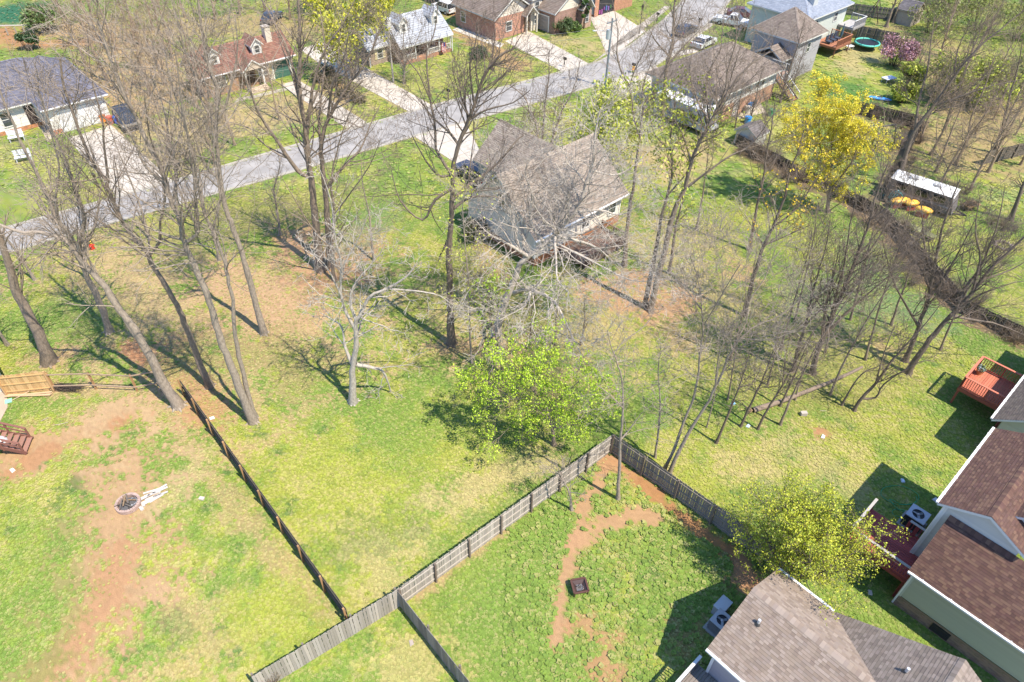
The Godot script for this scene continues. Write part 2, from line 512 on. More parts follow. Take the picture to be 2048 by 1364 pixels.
func tree(called: String, label: String, stem: Array, r0: float, S := {}, group := "", category := "tree") -> Node3D:
	var paths := [stem]
	if S.has("limbs"): paths += S.limbs
	var base: Vector3 = paths[0][0]
	var T := thing(called, label, category, base, 0.0, group)
	var D := {"wob": 0.2, "trop": 0.07, "rmin": 0.008, "dens": 1.0, "col": K(0.17, 0.14, 0.115), "left": 5500, "from": 0.4, "tip": 0.18, "reach": 0.26, "lvl": 3, "n": 1.0, "ang": 0.75}
	D.merge(S, true)
	rng.seed = hash(label)
	var tm := MB.new()
	var bm := MB.new()
	if D.has("leaf"):
		D.lm = MB.new()
		if not D.has("spread"): D.spread = 0.18
		if not D.has("leafn"): D.leafn = 3
	var total := 0.0
	for k in paths[0].size() - 1: total += paths[0][k].distance_to(paths[0][k + 1])
	var tp := []
	var trad := []
	var seeds := []
	for pi in paths.size():
		var rel := []
		for q in paths[pi]: rel.append(q - base)
		rel = smooth(rel)
		var rad := []
		var start := r0
		if pi > 0:
			var best := 1e9
			for k in tp.size():
				var dd: float = tp[k].distance_to(rel[0])
				if dd < best:
					best = dd
					start = trad[k] * 0.78
		var L := 0.0
		for k in rel.size() - 1: L += rel[k].distance_to(rel[k + 1])
		var run := 0.0
		for k in rel.size():
			if k > 0:
				run += rel[k].distance_to(rel[k - 1])
				if k < rel.size() - 1: rel[k] += rv() * minf(start * 0.2, 0.035)
			var f := run / L
			var rk := lerpf(start, maxf(start * D.tip, 0.02), pow(f, 0.8))
			if pi == 0: rk *= 1.0 + 0.4 * exp(-maxf(rel[k].y, 0.0) / (r0 * 1.2))
			rad.append(rk * rr(0.93, 1.08))
		if pi == 0:
			var down: Vector3 = (rel[0] - rel[1]).normalized()
			rel.insert(0, rel[0] + Vector3(down.x, minf(down.y, -0.6), down.z).normalized() * 0.6)
			rad.insert(0, rad[0] * 1.1)
			for k in 6:
				var a := TAU * k / 6.0 + rr(-0.4, 0.4)
				var o := Vector3(cos(a), 0, sin(a))
				tm.tube([rel[1] + o * r0 * 0.35 + Vector3(0, r0 * 0.9, 0), rel[1] + o * r0 * 1.1 + Vector3(0, r0 * 0.18, 0), rel[1] + o * r0 * rr(1.7, 2.3) - Vector3(0, 0.06, 0)], [r0 * 0.4, r0 * 0.32, r0 * 0.12], 6, D.col)
		tm.tube(rel, rad, 10 if start > 0.14 else 7, D.col)
		tp += rel
		trad += rad
		var cnt := int(L * 1.35 * D.n + 1)
		for k in cnt:
			var f := rr(D.from if pi == 0 else 0.12, 1.0)
			var t := f * (rel.size() - 1)
			var j := mini(int(t), rel.size() - 2)
			var q: Vector3 = rel[j].lerp(rel[j + 1], t - j)
			var dd: Vector3 = (rel[j + 1] - rel[j]).normalized()
			seeds.append([q, dd, lerpf(rad[j], rad[j + 1], t - j), total * D.reach * rr(0.45, 1.0) * (1.2 - 0.75 * f)])
		seeds.append([rel[-1], (rel[-1] - rel[-2]).normalized(), rad[-1], total * D.reach * 0.45])
	var each := int(float(D.left) / seeds.size())
	var saved := 0
	for s in seeds:
		D.left = each + saved
		grow(bm, s[0], side_dir(s[1], rr(D.ang - 0.3, D.ang + 0.35)), s[3], clampf(s[2] * 0.42, D.rmin, 0.06), D.lvl, D)
		saved = maxi(0, D.left)
	var trunk := part("trunk", tm, T, M.bark)
	var crown := part("crown", bm, T, M.bark)
	if D.has("leaf"):
		part("foliage", D.lm, T, M.leaf)
	return T
func dup(t: Node3D, at: Vector3, turn: float, sc: float, label: String, group := "") -> Node3D:
	var r: Node3D = t.duplicate()
	add_child(r, true)
	r.position = at
	r.rotation_degrees.y = turn
	r.scale = Vector3.ONE * sc
	r.set_meta("label", label)
	if group: r.set_meta("group", group)
	return r
func upright(at: Vector3, hh: float, lean := Vector3.ZERO) -> Array:
	var p := []
	for k in 5:
		p.append(at + Vector3(0, hh * k / 4.0, 0) + lean * (k / 4.0) + (Vector3(rr(-1, 1), 0, rr(-1, 1)) * hh * 0.02 if k > 0 else Vector3.ZERO))
	return p
func bush(called: String, label: String, at: Vector3, r: float, hh: float, cols: Array, count: int, leaf_s: float, group := "", bare := K(0.16, 0.12, 0.09), stems := 14, category := "shrub") -> Node3D:
	var T := thing(called, label, category, at, 0.0, group)
	rng.seed = hash(label) + int(at.x * 100.0)
	var bm := MB.new()
	var S := {"wob": 0.22, "trop": 0.05, "rmin": 0.007, "dens": 1.6, "col": bare, "left": 60 * stems}
	for k in stems:
		S.left = 60
		var a := rr(0, TAU)
		var d := Vector3(cos(a) * rr(0.1, 0.9) * r / hh, 1.0, sin(a) * rr(0.1, 0.9) * r / hh).normalized()
		grow(bm, Vector3(cos(a), 0, sin(a)) * rr(0, 0.25) * r, d, hh * rr(0.55, 0.9), 0.025, 2, S)
	part("stems", bm, T, M.bark)
	if count > 0:
		var lm := MB.new()
		var lobes := []
		for k in 9:
			var a := rr(0, TAU)
			var e := rr(0.15, 0.95)
			lobes.append([Vector3(cos(a) * r * 0.6 * sqrt(1.0 - e * e * 0.7), hh * (0.25 + 0.55 * e), sin(a) * r * 0.6 * sqrt(1.0 - e * e * 0.7)), r * rr(0.3, 0.5), rr(0.75, 1.2)])
		for k in count:
			var lb: Array = lobes[rng.randi() % 9]
			var d := rv().normalized() * pow(rng.randf(), 0.4)
			var f: float = lb[2]
			var cc := []
			for q in cols: cc.append(tint(q, f))
			leaf(lm, lb[0] + d * lb[1] * Vector3(1, 0.8, 1), leaf_s * rr(0.6, 1.3), cc)
		part("foliage", lm, T, M.leaf)
	return T

# ---------- ground ----------
var n1 := FastNoiseLite.new()
var n2 := FastNoiseLite.new()
var n3 := FastNoiseLite.new()
class Grid:
	var x0: float
	var z0: float
	var s: float
	var nx: int
	var nz: int
	var c := PackedColorArray()
	var b := PackedFloat32Array()
	func at(x: float, z: float) -> int:
		var i := int((x - x0) / s)
		var j := int((z - z0) / s)
		if i < 0 or j < 0 or i >= nx or j >= nz: return -1
		return j * nx + i
const YG := Color(0.26, 0.29, 0.038)
const GR := Color(0.145, 0.225, 0.034)
const ST := Color(0.42, 0.33, 0.165)
const DG := Color(0.07, 0.13, 0.03)
const RD := Color(0.37, 0.175, 0.08)
const TAN := Color(0.43, 0.285, 0.16)
const LIT := Color(0.42, 0.27, 0.15)
const BG := Color(0.14, 0.21, 0.1)
const OLV := Color(0.225, 0.215, 0.065)
func make_grid(x0: float, z0: float, x1: float, z1: float, s: float) -> Grid:
	var g := Grid.new()
	g.x0 = x0
	g.z0 = z0
	g.s = s
	g.nx = int((x1 - x0) / s) + 1
	g.nz = int((z1 - z0) / s) + 1
	g.c.resize(g.nx * g.nz)
	g.b.resize(g.nx * g.nz)
	for j in g.nz:
		var z := z0 + j * s
		for i in g.nx:
			var x := x0 + i * s
			var a := n1.get_noise_2d(x, z)
			var m := n2.get_noise_2d(x, z)
			var e := n3.get_noise_2d(x, z)
			var col := YG.lerp(GR, smoothstep(-0.42, 0.3, a * 0.9 + m * 0.5 + e * 0.25))
			col = col.lerp(ST, smoothstep(0.0, 0.55, -a * 0.45 - m * 0.5 + e * 0.75) * 0.5)
			col = col.lerp(DG, smoothstep(0.3, 0.65, m * 0.7 + n2.get_noise_2d(z * 1.7 + 40.0, x * 1.7) * 0.55 + e * 0.25) * 0.75)
			g.c[j * g.nx + i] = col
	return g
func paint(g: Grid, p: Array, wide: float, col: Color, strength: float, rough := 0.7, bare := 0.0) -> void:
	var lo := Vector3(1e9, 0, 1e9)
	var hi := -lo
	for q in p:
		lo = lo.min(q)
		hi = hi.max(q)
	var pad := wide * 1.5
	var i0 := maxi(0, int((lo.x - pad - g.x0) / g.s))
	var i1 := mini(g.nx - 1, int((hi.x + pad - g.x0) / g.s))
	var j0 := maxi(0, int((lo.z - pad - g.z0) / g.s))
	var j1 := mini(g.nz - 1, int((hi.z + pad - g.z0) / g.s))
	for j in range(j0, j1 + 1):
		for i in range(i0, i1 + 1):
			var q := Vector2(g.x0 + i * g.s, g.z0 + j * g.s)
			var d := 1e9
			if p.size() == 1:
				d = q.distance_to(Vector2(p[0].x, p[0].z))
			for k in p.size() - 1:
				var a := Vector2(p[k].x, p[k].z)
				var ab := Vector2(p[k + 1].x, p[k + 1].z) - a
				d = minf(d, q.distance_to(a + ab * clampf((q - a).dot(ab) / ab.length_squared(), 0.0, 1.0)))
			d /= wide
			if d > 1.5: continue
			var n := n2.get_noise_2d(q.x + 13.0, q.y) * 0.8 + n3.get_noise_2d(q.x, q.y + 31.0) * 0.8
			var f := (1.0 - smoothstep(0.45, 1.05, d + n * rough)) * strength
			if f <= 0.01: continue
			var w := j * g.nx + i
			g.c[w] = g.c[w].lerp(col, f)
			g.b[w] = maxf(g.b[w], f * bare)
func fill(g: Grid, p: Array, col: Color, f: float, bare := 1.0) -> void:
	var poly := PackedVector2Array()
	var lo := Vector2(1e9, 1e9)
	var hi := -lo
	for q in p:
		var w := Vector2(q.x, q.z)
		poly.append(w)
		lo = lo.min(w)
		hi = hi.max(w)
	for j in range(maxi(0, int((lo.y - g.z0) / g.s)), mini(g.nz - 1, int((hi.y - g.z0) / g.s) + 1) + 1):
		for i in range(maxi(0, int((lo.x - g.x0) / g.s)), mini(g.nx - 1, int((hi.x - g.x0) / g.s) + 1) + 1):
			if Geometry2D.is_point_in_polygon(Vector2(g.x0 + i * g.s, g.z0 + j * g.s), poly):
				var w := j * g.nx + i
				g.c[w] = g.c[w].lerp(col, f)
				g.b[w] = maxf(g.b[w], bare)
func relief(x: float, z: float) -> float:
	return n3.get_noise_2d(x * 1.3, z * 1.3) * 0.02 + n2.get_noise_2d(x, z) * 0.02

func grid_mesh(mb: MB, g: Grid, hole: Grid) -> void:
	var k0 := mb.v.size()
	var xa := 1e9
	var xb := -1e9
	var za := 1e9
	var zb := -1e9
	if hole:
		xa = hole.x0
		xb = hole.x0 + (hole.nx - 1) * hole.s
		za = hole.z0
		zb = hole.z0 + (hole.nz - 1) * hole.s
	for j in g.nz:
		for i in g.nx:
			var x := g.x0 + i * g.s
			var z := g.z0 + j * g.s
			var y := relief(x, z) if not hole else (-0.03 if x > xa - 0.05 and x < xb + 0.05 and z > za - 0.05 and z < zb + 0.05 else 0.0)
			var e := 0.3
			mb.v.append(Vector3(x, y, z))
			if hole: mb.n.append(Vector3.UP)
			else: mb.n.append(Vector3(relief(x - e, z) - relief(x + e, z), 2.0 * e, relief(x, z - e) - relief(x, z + e)).normalized())
			mb.c.append(tint(g.c[j * g.nx + i], 0.9 + 0.2 * rng.randf()))
	for j in g.nz - 1:
		for i in g.nx - 1:
			if hole:
				var x := g.x0 + i * g.s
				var z := g.z0 + j * g.s
				if x > xa + 0.1 and x + g.s < xb - 0.1 and z > za + 0.1 and z + g.s < zb - 0.1: continue
			var a := k0 + j * g.nx + i
			mb.i.append(a); mb.i.append(a + 1); mb.i.append(a + g.nx + 1)
			mb.i.append(a); mb.i.append(a + g.nx + 1); mb.i.append(a + g.nx)
func tuft_mesh(blades: int, wide: float, tall: float) -> ArrayMesh:
	var mb := MB.new()
	for k in blades:
		var a := TAU * k / blades + rr(-0.4, 0.4)
		var d := Vector3(cos(a), 0, sin(a))
		var x := Vector3(-d.z, 0, d.x) * wide * 0.22
		var b := d * wide * 0.08
		var tip := d * wide * rr(0.4, 0.6) + Vector3(0, tall * rr(0.6, 1.0), 0)
		var mid := d * wide * 0.28 + Vector3(0, tall * 0.7, 0)
		mb.quad(b - x * 0.6, mid - x, mid + x, b + x * 0.6, Vector3.UP, Color.WHITE)
		mb.tri(mid - x, tip, mid + x, Vector3.UP, Color.WHITE)
	for k in mb.n.size():
		mb.n[k] = (mb.n[k] * 0.45 + Vector3.UP).normalized()
	return mb.mesh()
func scatter(called: String, label: String, cat: String, g: Grid, count: int, x0: float, x1: float, z0: float, z1: float, me: Mesh, s0: float, s1: float, keep: Callable, shade := 1.0, dead := false) -> void:
	var buf := PackedFloat32Array()
	var num := 0
	for k in count:
		var z := rr(z0, z1)
		var half := 12.0 + 0.92 * absf(z)
		var x := rr(maxf(x0, -half), minf(x1, half))
		var w := g.at(x, z)
		if w < 0: continue
		if dead:
			if rng.randf() > g.b[w] * 1.2 + 0.04: continue
		elif rng.randf() < g.b[w] * 1.5: continue
		if not keep.call(x, z): continue
		var a := rr(0, TAU)
		var s := rr(s0, s1)
		var col := tint(g.c[w].lerp(GR, g.b[w] * 0.8), rr(0.78, 1.22) * shade)
		if called == "clover": col = col.lerp(tint(GR, rr(0.7, 1.2)), 0.7)
		if dead: col = tint([K(0.3, 0.17, 0.09), K(0.42, 0.27, 0.15), K(0.22, 0.13, 0.08), K(0.5, 0.36, 0.22)][rng.randi() % 4], rr(0.7, 1.2))
		var pick := 1.0 if dead else rng.randf()
		if pick < 0.2: col = col.lerp(ST, 0.4)
		elif pick < 0.3: col = col.lerp(DG, 0.35)
		var ca := cos(a) * s
		var sa := sin(a) * s
		buf.append_array(PackedFloat32Array([ca, 0.0, sa, x, 0.0, s * rr(0.7, 1.2), 0.0, relief(x, z) - 0.005, -sa, 0.0, ca, z, col.r, col.g, col.b, 1.0]))
		num += 1
	var mm := MultiMesh.new()
	mm.transform_format = MultiMesh.TRANSFORM_3D
	mm.use_colors = true
	mm.mesh = me
	mm.instance_count = num
	mm.buffer = buf
	var o := MultiMeshInstance3D.new()
	o.name = called
	o.multimesh = mm
	o.material_override = M.grass
	o.set_meta("kind", "stuff")
	add_child(o, true)
	tag(o, label, cat)
var yard_poly := PackedVector2Array()
func in_yard(x: float, z: float) -> bool: return Geometry2D.is_point_in_polygon(Vector2(x, z), yard_poly)
func weedy(x: float, z: float) -> bool: return n2.get_noise_2d(x * 0.6 + 90.0, z * 0.6) > 0.18
func wooded(x: float, z: float) -> bool: return z < -35.0 or x > 22.0
func anywhere(_x: float, _z: float) -> bool: return true
func flat(called: String, pts: Array, top: float, thick: float, col: Color, m: Material) -> void:
	var mb := MB.new()
	var p := []
	for q in pts: p.append(Vector3(q.x, top, q.z))
	mb.slab(p, thick, col)
	struct(called, mb, m)
func strip(mb: MB, left: Array, right: Array, top: float, thick: float, col: Color) -> void:
	for k in left.size() - 1:
		var a := Vector3(left[k].x, top, left[k].z)
		var b := Vector3(right[k].x, top, right[k].z)
		var a2 := Vector3(left[k + 1].x, top, left[k + 1].z)
		var b2 := Vector3(right[k + 1].x, top, right[k + 1].z)
		var dn := Vector3(0, -thick, 0)
		mb.quad(a, b, b2, a2, Vector3.UP, col)
		mb.quad(a, a2, a2 + dn, a + dn, a - b, col)
		mb.quad(b, b2, b2 + dn, b + dn, b - a, col)
func drive(called: String, a0: Vector3, b0: Vector3, a1: Vector3, b1: Vector3, n: int, col: Color, top := 0.045) -> void:
	# a concrete drive of n slabs from edge a0-b0 to edge a1-b1
	var root := MB.new()
	root.slab([Vector3(a0.x, 0.012, a0.z), Vector3(b0.x, 0.012, b0.z), Vector3(b1.x, 0.012, b1.z), Vector3(a1.x, 0.012, a1.z)], 0.05, tint(col, 0.5))
	var r := struct(called, root, M.concrete)
	for k in n:
		var t0 := (k + 0.012) / n
		var t1 := (k + 0.988) / n
		for h in 2:
			var l0 := a0.lerp(a1, t0).lerp(b0.lerp(b1, t0), h * 0.5 + 0.004)
			var r0 := a0.lerp(a1, t0).lerp(b0.lerp(b1, t0), h * 0.5 + 0.496)
			var l1 := a0.lerp(a1, t1).lerp(b0.lerp(b1, t1), h * 0.5 + 0.004)
			var r1 := a0.lerp(a1, t1).lerp(b0.lerp(b1, t1), h * 0.5 + 0.496)
			var mb := MB.new()
			mb.slab([Vector3(l0.x, top, l0.z), Vector3(r0.x, top, r0.z), Vector3(r1.x, top, r1.z), Vector3(l1.x, top, l1.z)], 0.05, tint(col, rr(0.92, 1.06)))
			part("slab", mb, r, M.concrete)

func materials() -> void:
	M.paint = mat(0.6)
	M.glass = mat(0.08)
	M.glass.metallic_specular = 0.7
	M.metal = mat(0.4)
	M.metal.metallic = 0.3
	M.plastic = mat(0.45)
	M.wood = mat(0.85, noise_tex(3, 0.03, K(0.72, 0.72, 0.72), K(1, 1, 1)), 1.7)
	M.bark = mat(0.95, noise_tex(4, 0.06, K(0.38, 0.36, 0.35), K(1, 1, 1), 5), 1.3)
	M.bark.uv1_scale = Vector3(0.85, 0.2, 0.85)
	M.leaf = mat(0.6)
	M.leaf.backlight_enabled = true
	M.leaf.backlight = K(0.5, 0.55, 0.2)
	M.grass = mat(0.9)
	M.grass.backlight_enabled = true
	M.grass.backlight = K(0.3, 0.35, 0.15)
	M.shingle = mat(0.95, noise_tex(6, 0.15, K(0.8, 0.8, 0.8), K(1, 1, 1), 3), 1.1)
	M.asphalt = mat(0.9, noise_tex(7, 0.014, K(0.62, 0.62, 0.62), K(1, 1, 1), 6, 512), 0.07, true)
	M.concrete = mat(0.85, noise_tex(8, 0.02, K(0.8, 0.79, 0.77), K(1, 1, 1), 5, 512), 0.11, true)
	M.ground = mat(1.0, noise_tex(9, 0.12, K(0.6, 0.6, 0.6), K(1, 1, 1), 3, 512), 0.23, true)
	var im := Image.create_empty(256, 256, false, Image.FORMAT_RGB8)
	im.fill(Color(0.93, 0.92, 0.9))
	for y in 12:
		for x in 4:
			var f := rr(0.8, 1.0)
			var px := int(x * 64 + (y % 2) * 32)
			var py := int(y * 256.0 / 12.0)
			for s in [0, -256]:
				im.fill_rect(Rect2i(px + s + 2, py + 2, 60, 18), Color(f, f * rr(0.9, 1.0), f * rr(0.85, 0.98)))
	M.brick = mat(0.9, ImageTexture.create_from_image(im), 1.0)

func _ready() -> void:
	rng.seed = 11
	var cam := Camera3D.new()
	cam.name = "camera"
	cam.transform = Transform3D(Basis(Vector3(0.999683, 0.018682, -0.016891), Vector3(-0.025186, 0.741543, -0.670433), Vector3(0.000000, 0.670646, 0.741778)), Vector3(0, 35, 0))
	cam.fov = 51.94
	cam.far = 4000.0
	cam.near = 0.1
	add_child(cam)
	cam.current = true
	var sky_m := ProceduralSkyMaterial.new()
	sky_m.sky_top_color = Color(0.36, 0.5, 0.7)
	sky_m.sky_horizon_color = Color(0.76, 0.8, 0.84)
	sky_m.ground_horizon_color = Color(0.5, 0.5, 0.46)
	sky_m.ground_bottom_color = Color(0.3, 0.3, 0.25)
	sky_m.sky_curve = 0.12
	var sky := Sky.new()
	sky.sky_material = sky_m
	var env := Environment.new()
	env.background_mode = Environment.BG_SKY
	env.sky = sky
	env.background_energy_multiplier = 1.5
	env.tonemap_mode = Environment.TONE_MAPPER_LINEAR
	env.tonemap_exposure = 1.86
	env.sdfgi_enabled = true
	env.ssao_enabled = true
	env.ssil_enabled = true
	var we := WorldEnvironment.new()
	we.name = "world_environment"
	we.environment = env
	add_child(we)
	var sun := DirectionalLight3D.new()
	sun.name = "sun"
	sun.light_energy = 1.5
	sun.light_color = Color(1.0, 0.955, 0.88)
	sun.light_angular_distance = 0.5
	sun.shadow_enabled = true
	add_child(sun)
	sun.look_at_from_position(Vector3(40.0, 85.7, 32.4), Vector3.ZERO)
	materials()
	ground()
	roads()
	near_houses()
	middle_house()
	far_houses()
	fences()
	yard_things()
	street_things()
	back_yard_things()
	left_trees()
	middle_trees()
	right_trees()
	far_trees()

func ground() -> void:
	n1.seed = 1
	n1.frequency = 0.11
	n1.fractal_octaves = 3
	n2.seed = 2
	n2.frequency = 0.42
	n2.fractal_octaves = 3
	n3.seed = 3
	n3.frequency = 2.2
	n3.fractal_octaves = 2
	var near := make_grid(-44, -61, 50, -10, 0.17)
	var far := make_grid(-125, -165, 130, -4, 0.62)
	for g in [near, far]:
		# yard with the fire pit, left
		paint(g, [Vector3(-23.26, 0.00, -26.45), Vector3(-21.97, 0.00, -20.93), Vector3(-20.40, 0.00, -18.58), Vector3(-20.85, 0.00, -16.37), Vector3(-21.47, 0.00, -13.55)], 3.2, TAN.lerp(RD, 0.25), 0.92, 1.3, 0.7)
		paint(g, [Vector3(-21.42, 0.00, -20.33), Vector3(-20.83, 0.00, -17.17), Vector3(-21.50, 0.00, -14.59), Vector3(-21.94, 0.00, -13.54)], 1.1, RD.lerp(TAN, 0.35), 0.75, 1.5, 0.7)
		paint(g, [Vector3(-30.58, 0.00, -26.22), Vector3(-29.78, 0.00, -27.62), Vector3(-26.71, 0.00, -29.16), Vector3(-25.35, 0.00, -30.49)], 2.3, TAN.lerp(RD, 0.3), 0.92, 1.1, 0.8)
		paint(g, [Vector3(-30.27, 0.00, -25.66), Vector3(-29.37, 0.00, -26.84), Vector3(-28.44, 0.00, -27.46)], 0.8, RD, 0.6, 0.9, 0.8)
		paint(g, [Vector3(-27.62, 0.00, -30.42), Vector3(-24.59, 0.00, -31.87), Vector3(-22.10, 0.00, -30.60)], 1.8, TAN, 0.75, 1.1, 0.6)
		paint(g, [Vector3(-25.40, 0.00, -29.84)], 1.2, RD, 0.7, 1.0, 0.7)
		paint(g, [Vector3(-21.15, -0.00, -28.92), Vector3(-18.06, 0.00, -25.48), Vector3(-13.99, 0.00, -21.80), Vector3(-9.64, 0.00, -17.47)], 0.9, TAN, 0.6, 1.3, 0.5)
		paint(g, [Vector3(-20.21, 0.00, -23.98), Vector3(-18.83, 0.00, -27.77)], 1.3, ST, 0.6, 1.3, 0.2)
		paint(g, [Vector3(-17.31, 0.00, -17.81), Vector3(-14.21, 0.00, -15.52), Vector3(-16.55, 0.00, -14.47)], 1.6, TAN, 0.55, 1.5, 0.3)
		paint(g, [Vector3(-26.99, 0.00, -21.75), Vector3(-24.81, 0.00, -17.61), Vector3(-23.66, 0.00, -14.06)], 2.6, GR, 0.5, 1.0)
		paint(g, [Vector3(-31.31, 0.00, -31.18), Vector3(-29.56, 0.00, -31.70)], 1.1, GR, 0.8, 0.7)
		paint(g, [Vector3(-26.36, 0.00, -24.50), Vector3(-26.43, 0.00, -23.44)], 0.9, DG, 0.6, 1.2)
		paint(g, [Vector3(-17.32, 0.00, -16.47), Vector3(-16.28, 0.00, -15.72)], 0.8, DG, 0.5, 1.4)
		paint(g, [Vector3(-13.17, 0.00, -17.11), Vector3(-11.85, 0.00, -17.96), Vector3(-10.29, 0.00, -15.87)], 1.7, YG, 0.7, 1.0)
		# open yard between the fences
		paint(g, [Vector3(-11.70, 0.00, -26.82), Vector3(-7.88, 0.00, -26.17), Vector3(-3.83, 0.00, -29.07), Vector3(-7.07, 0.00, -21.04)], 3.4, YG, 0.6, 1.0)
		paint(g, [Vector3(-4.04, 0.00, -24.46), Vector3(-0.21, 0.00, -26.03), Vector3(2.26, 0.00, -27.65)], 1.9, ST, 0.7, 1.2, 0.2)
		paint(g, [Vector3(-7.85, 0.00, -20.71), Vector3(-6.17, 0.00, -18.68), Vector3(-5.13, 0.00, -21.10)], 1.5, ST, 0.6, 1.4, 0.2)
		paint(g, [Vector3(-8.98, 0.00, -22.27), Vector3(-5.60, 0.00, -22.70), Vector3(-9.02, 0.00, -20.99)], 1.2, DG, 0.4, 1.5)
		paint(g, [Vector3(-7.03, 0.00, -28.96), Vector3(-4.00, 0.00, -31.21), Vector3(-0.31, 0.00, -30.03)], 2.2, GR, 0.6, 1.0)
		# woodland floor
		paint(g, [Vector3(-33.09, 0.00, -47.62), Vector3(-26.41, 0.00, -40.10), Vector3(-20.90, 0.00, -33.89), Vector3(-17.16, 0.00, -38.18), Vector3(-15.83, 0.00, -45.56), Vector3(-22.70, 0.00, -45.28)], 6.5, ST.lerp(LIT, 0.6), 0.85, 1.7, 0.4)
		paint(g, [Vector3(-2.50, 0.00, -41.03), Vector3(2.83, 0.00, -38.38), Vector3(8.97, 0.00, -43.95), Vector3(15.26, 0.00, -45.50), Vector3(12.09, 0.00, -52.62)], 5.0, ST.lerp(LIT, 0.45), 0.65, 1.7, 0.3)
		paint(g, [Vector3(14.90, 0.00, -39.38), Vector3(17.90, 0.00, -36.27), Vector3(23.33, 0.00, -37.51), Vector3(22.78, 0.00, -43.24)], 4.5, ST.lerp(OLV, 0.4), 0.55, 1.6, 0.15)
		paint(g, [Vector3(-24.30, 0.00, -45.21), Vector3(-19.10, 0.00, -39.80), Vector3(-16.83, 0.00, -42.91), Vector3(-21.70, 0.00, -43.35)], 3.6, LIT, 0.9, 1.0, 0.55)
		paint(g, [Vector3(-19.02, 0.00, -52.01), Vector3(-15.30, 0.00, -46.96), Vector3(-13.61, 0.00, -51.47)], 3.4, LIT.lerp(RD, 0.4), 0.9, 0.9, 0.7)
		paint(g, [Vector3(-24.98, 0.00, -37.34), Vector3(-22.27, 0.00, -33.84), Vector3(-26.21, 0.00, -36.75), Vector3(-19.96, 0.00, -31.12)], 1.9, RD.lerp(TAN, 0.4), 0.75, 1.1, 0.6)
		paint(g, [Vector3(-28.04, 0.00, -37.22), Vector3(-26.61, 0.00, -35.95)], 0.9, RD, 0.85, 0.9, 0.8)
		paint(g, [Vector3(-34.73, 0.00, -47.55), Vector3(-31.97, 0.00, -46.95), Vector3(-26.41, 0.00, -40.10), Vector3(-30.04, 0.00, -42.38)], 2.4, ST.lerp(LIT, 0.5), 0.65, 1.2, 0.3)
		paint(g, [Vector3(-32.94, 0.00, -35.72)], 1.7, LIT, 0.8, 1.0, 0.5)
		paint(g, [Vector3(-23.33, 0.00, -35.81), Vector3(-17.60, 0.00, -37.07), Vector3(-14.70, 0.00, -34.11)], 2.2, OLV, 0.6, 1.1, 0.1)
		paint(g, [Vector3(-37.95, 0.00, -39.65), Vector3(-35.20, 0.00, -40.95), Vector3(-31.27, 0.00, -39.91)], 2.2, GR, 0.7, 0.9)
		paint(g, [Vector3(-32.68, 0.00, -32.52), Vector3(-26.31, 0.00, -32.74), Vector3(-22.26, 0.00, -31.95)], 0.9, TAN, 0.7, 1.0, 0.5)
		paint(g, [Vector3(-21.63, 0.00, -55.19), Vector3(-26.45, 0.00, -51.68), Vector3(-30.79, 0.00, -51.48), Vector3(-16.09, 0.00, -59.97)], 3.0, OLV, 0.65, 1.1, 0.1)
		paint(g, [Vector3(-12.50, 0.00, -55.62), Vector3(-14.48, 0.00, -51.43)], 2.4, BG, 0.6, 1.0)
		paint(g, [Vector3(-10.05, 0.00, -62.22), Vector3(-10.54, 0.00, -54.86), Vector3(-14.83, 0.00, -64.01)], 3.0, GR, 0.4, 1.2)
		paint(g, [Vector3(-4.57, 0.00, -38.10), Vector3(-1.60, 0.00, -37.67), Vector3(0.97, 0.00, -38.31)], 1.8, LIT, 0.75, 1.0, 0.5)
		paint(g, [Vector3(-0.89, 0.00, -53.64), Vector3(-3.02, 0.00, -51.16), Vector3(-0.70, 0.00, -46.19)], 1.3, TAN, 0.7, 1.0, 0.5)
		paint(g, [Vector3(0.56, 0.00, -43.61), Vector3(2.44, 0.00, -37.82), Vector3(-0.61, 0.00, -42.31)], 2.0, OLV, 0.7, 1.1, 0.1)
		paint(g, [Vector3(7.06, 0.00, -45.17), Vector3(10.82, 0.00, -42.76), Vector3(13.40, 0.00, -44.13), Vector3(10.07, 0.00, -46.64)], 2.2, LIT.lerp(RD, 0.35), 0.9, 0.8, 0.7)
		paint(g, [Vector3(11.74, 0.00, -40.99), Vector3(12.91, 0.00, -38.75)], 1.4, TAN, 0.6, 1.1, 0.4)
		paint(g, [Vector3(13.79, 0.00, -69.88), Vector3(15.83, 0.00, -65.59), Vector3(19.98, 0.00, -71.38)], 3.2, LIT.lerp(ST, 0.4), 0.75, 1.0, 0.4)
		paint(g, [Vector3(19.11, 0.00, -48.06)], 1.5, LIT, 0.8, 1.0, 0.4)
		paint(g, [Vector3(27.67, 0.00, -39.30)], 1.3, LIT, 0.7, 1.0, 0.4)
		paint(g, [Vector3(29.50, 0.00, -52.60), Vector3(29.87, 0.00, -47.46), Vector3(24.79, 0.00, -44.58), Vector3(32.06, 0.00, -43.60)], 3.0, BG, 0.6, 1.0)
		paint(g, [Vector3(20.30, 0.00, -59.87), Vector3(24.97, 0.00, -57.38), Vector3(27.03, 0.00, -53.29)], 3.8, YG, 0.5, 1.0)
		paint(g, [Vector3(20.44, 0.00, -30.54)], 0.75, RD.lerp(TAN, 0.2), 1.0, 0.8, 1.0)
		paint(g, [Vector3(18.80, 0.00, -38.42), Vector3(16.70, 0.00, -34.24), Vector3(21.49, 0.00, -33.92), Vector3(25.19, 0.00, -36.53)], 3.0, OLV.lerp(YG, 0.4), 0.55, 1.0)
		paint(g, [Vector3(13.40, 0.00, -26.83), Vector3(18.02, -0.00, -28.95), Vector3(20.48, 0.00, -26.67)], 1.9, ST, 0.45, 1.5, 0.1)
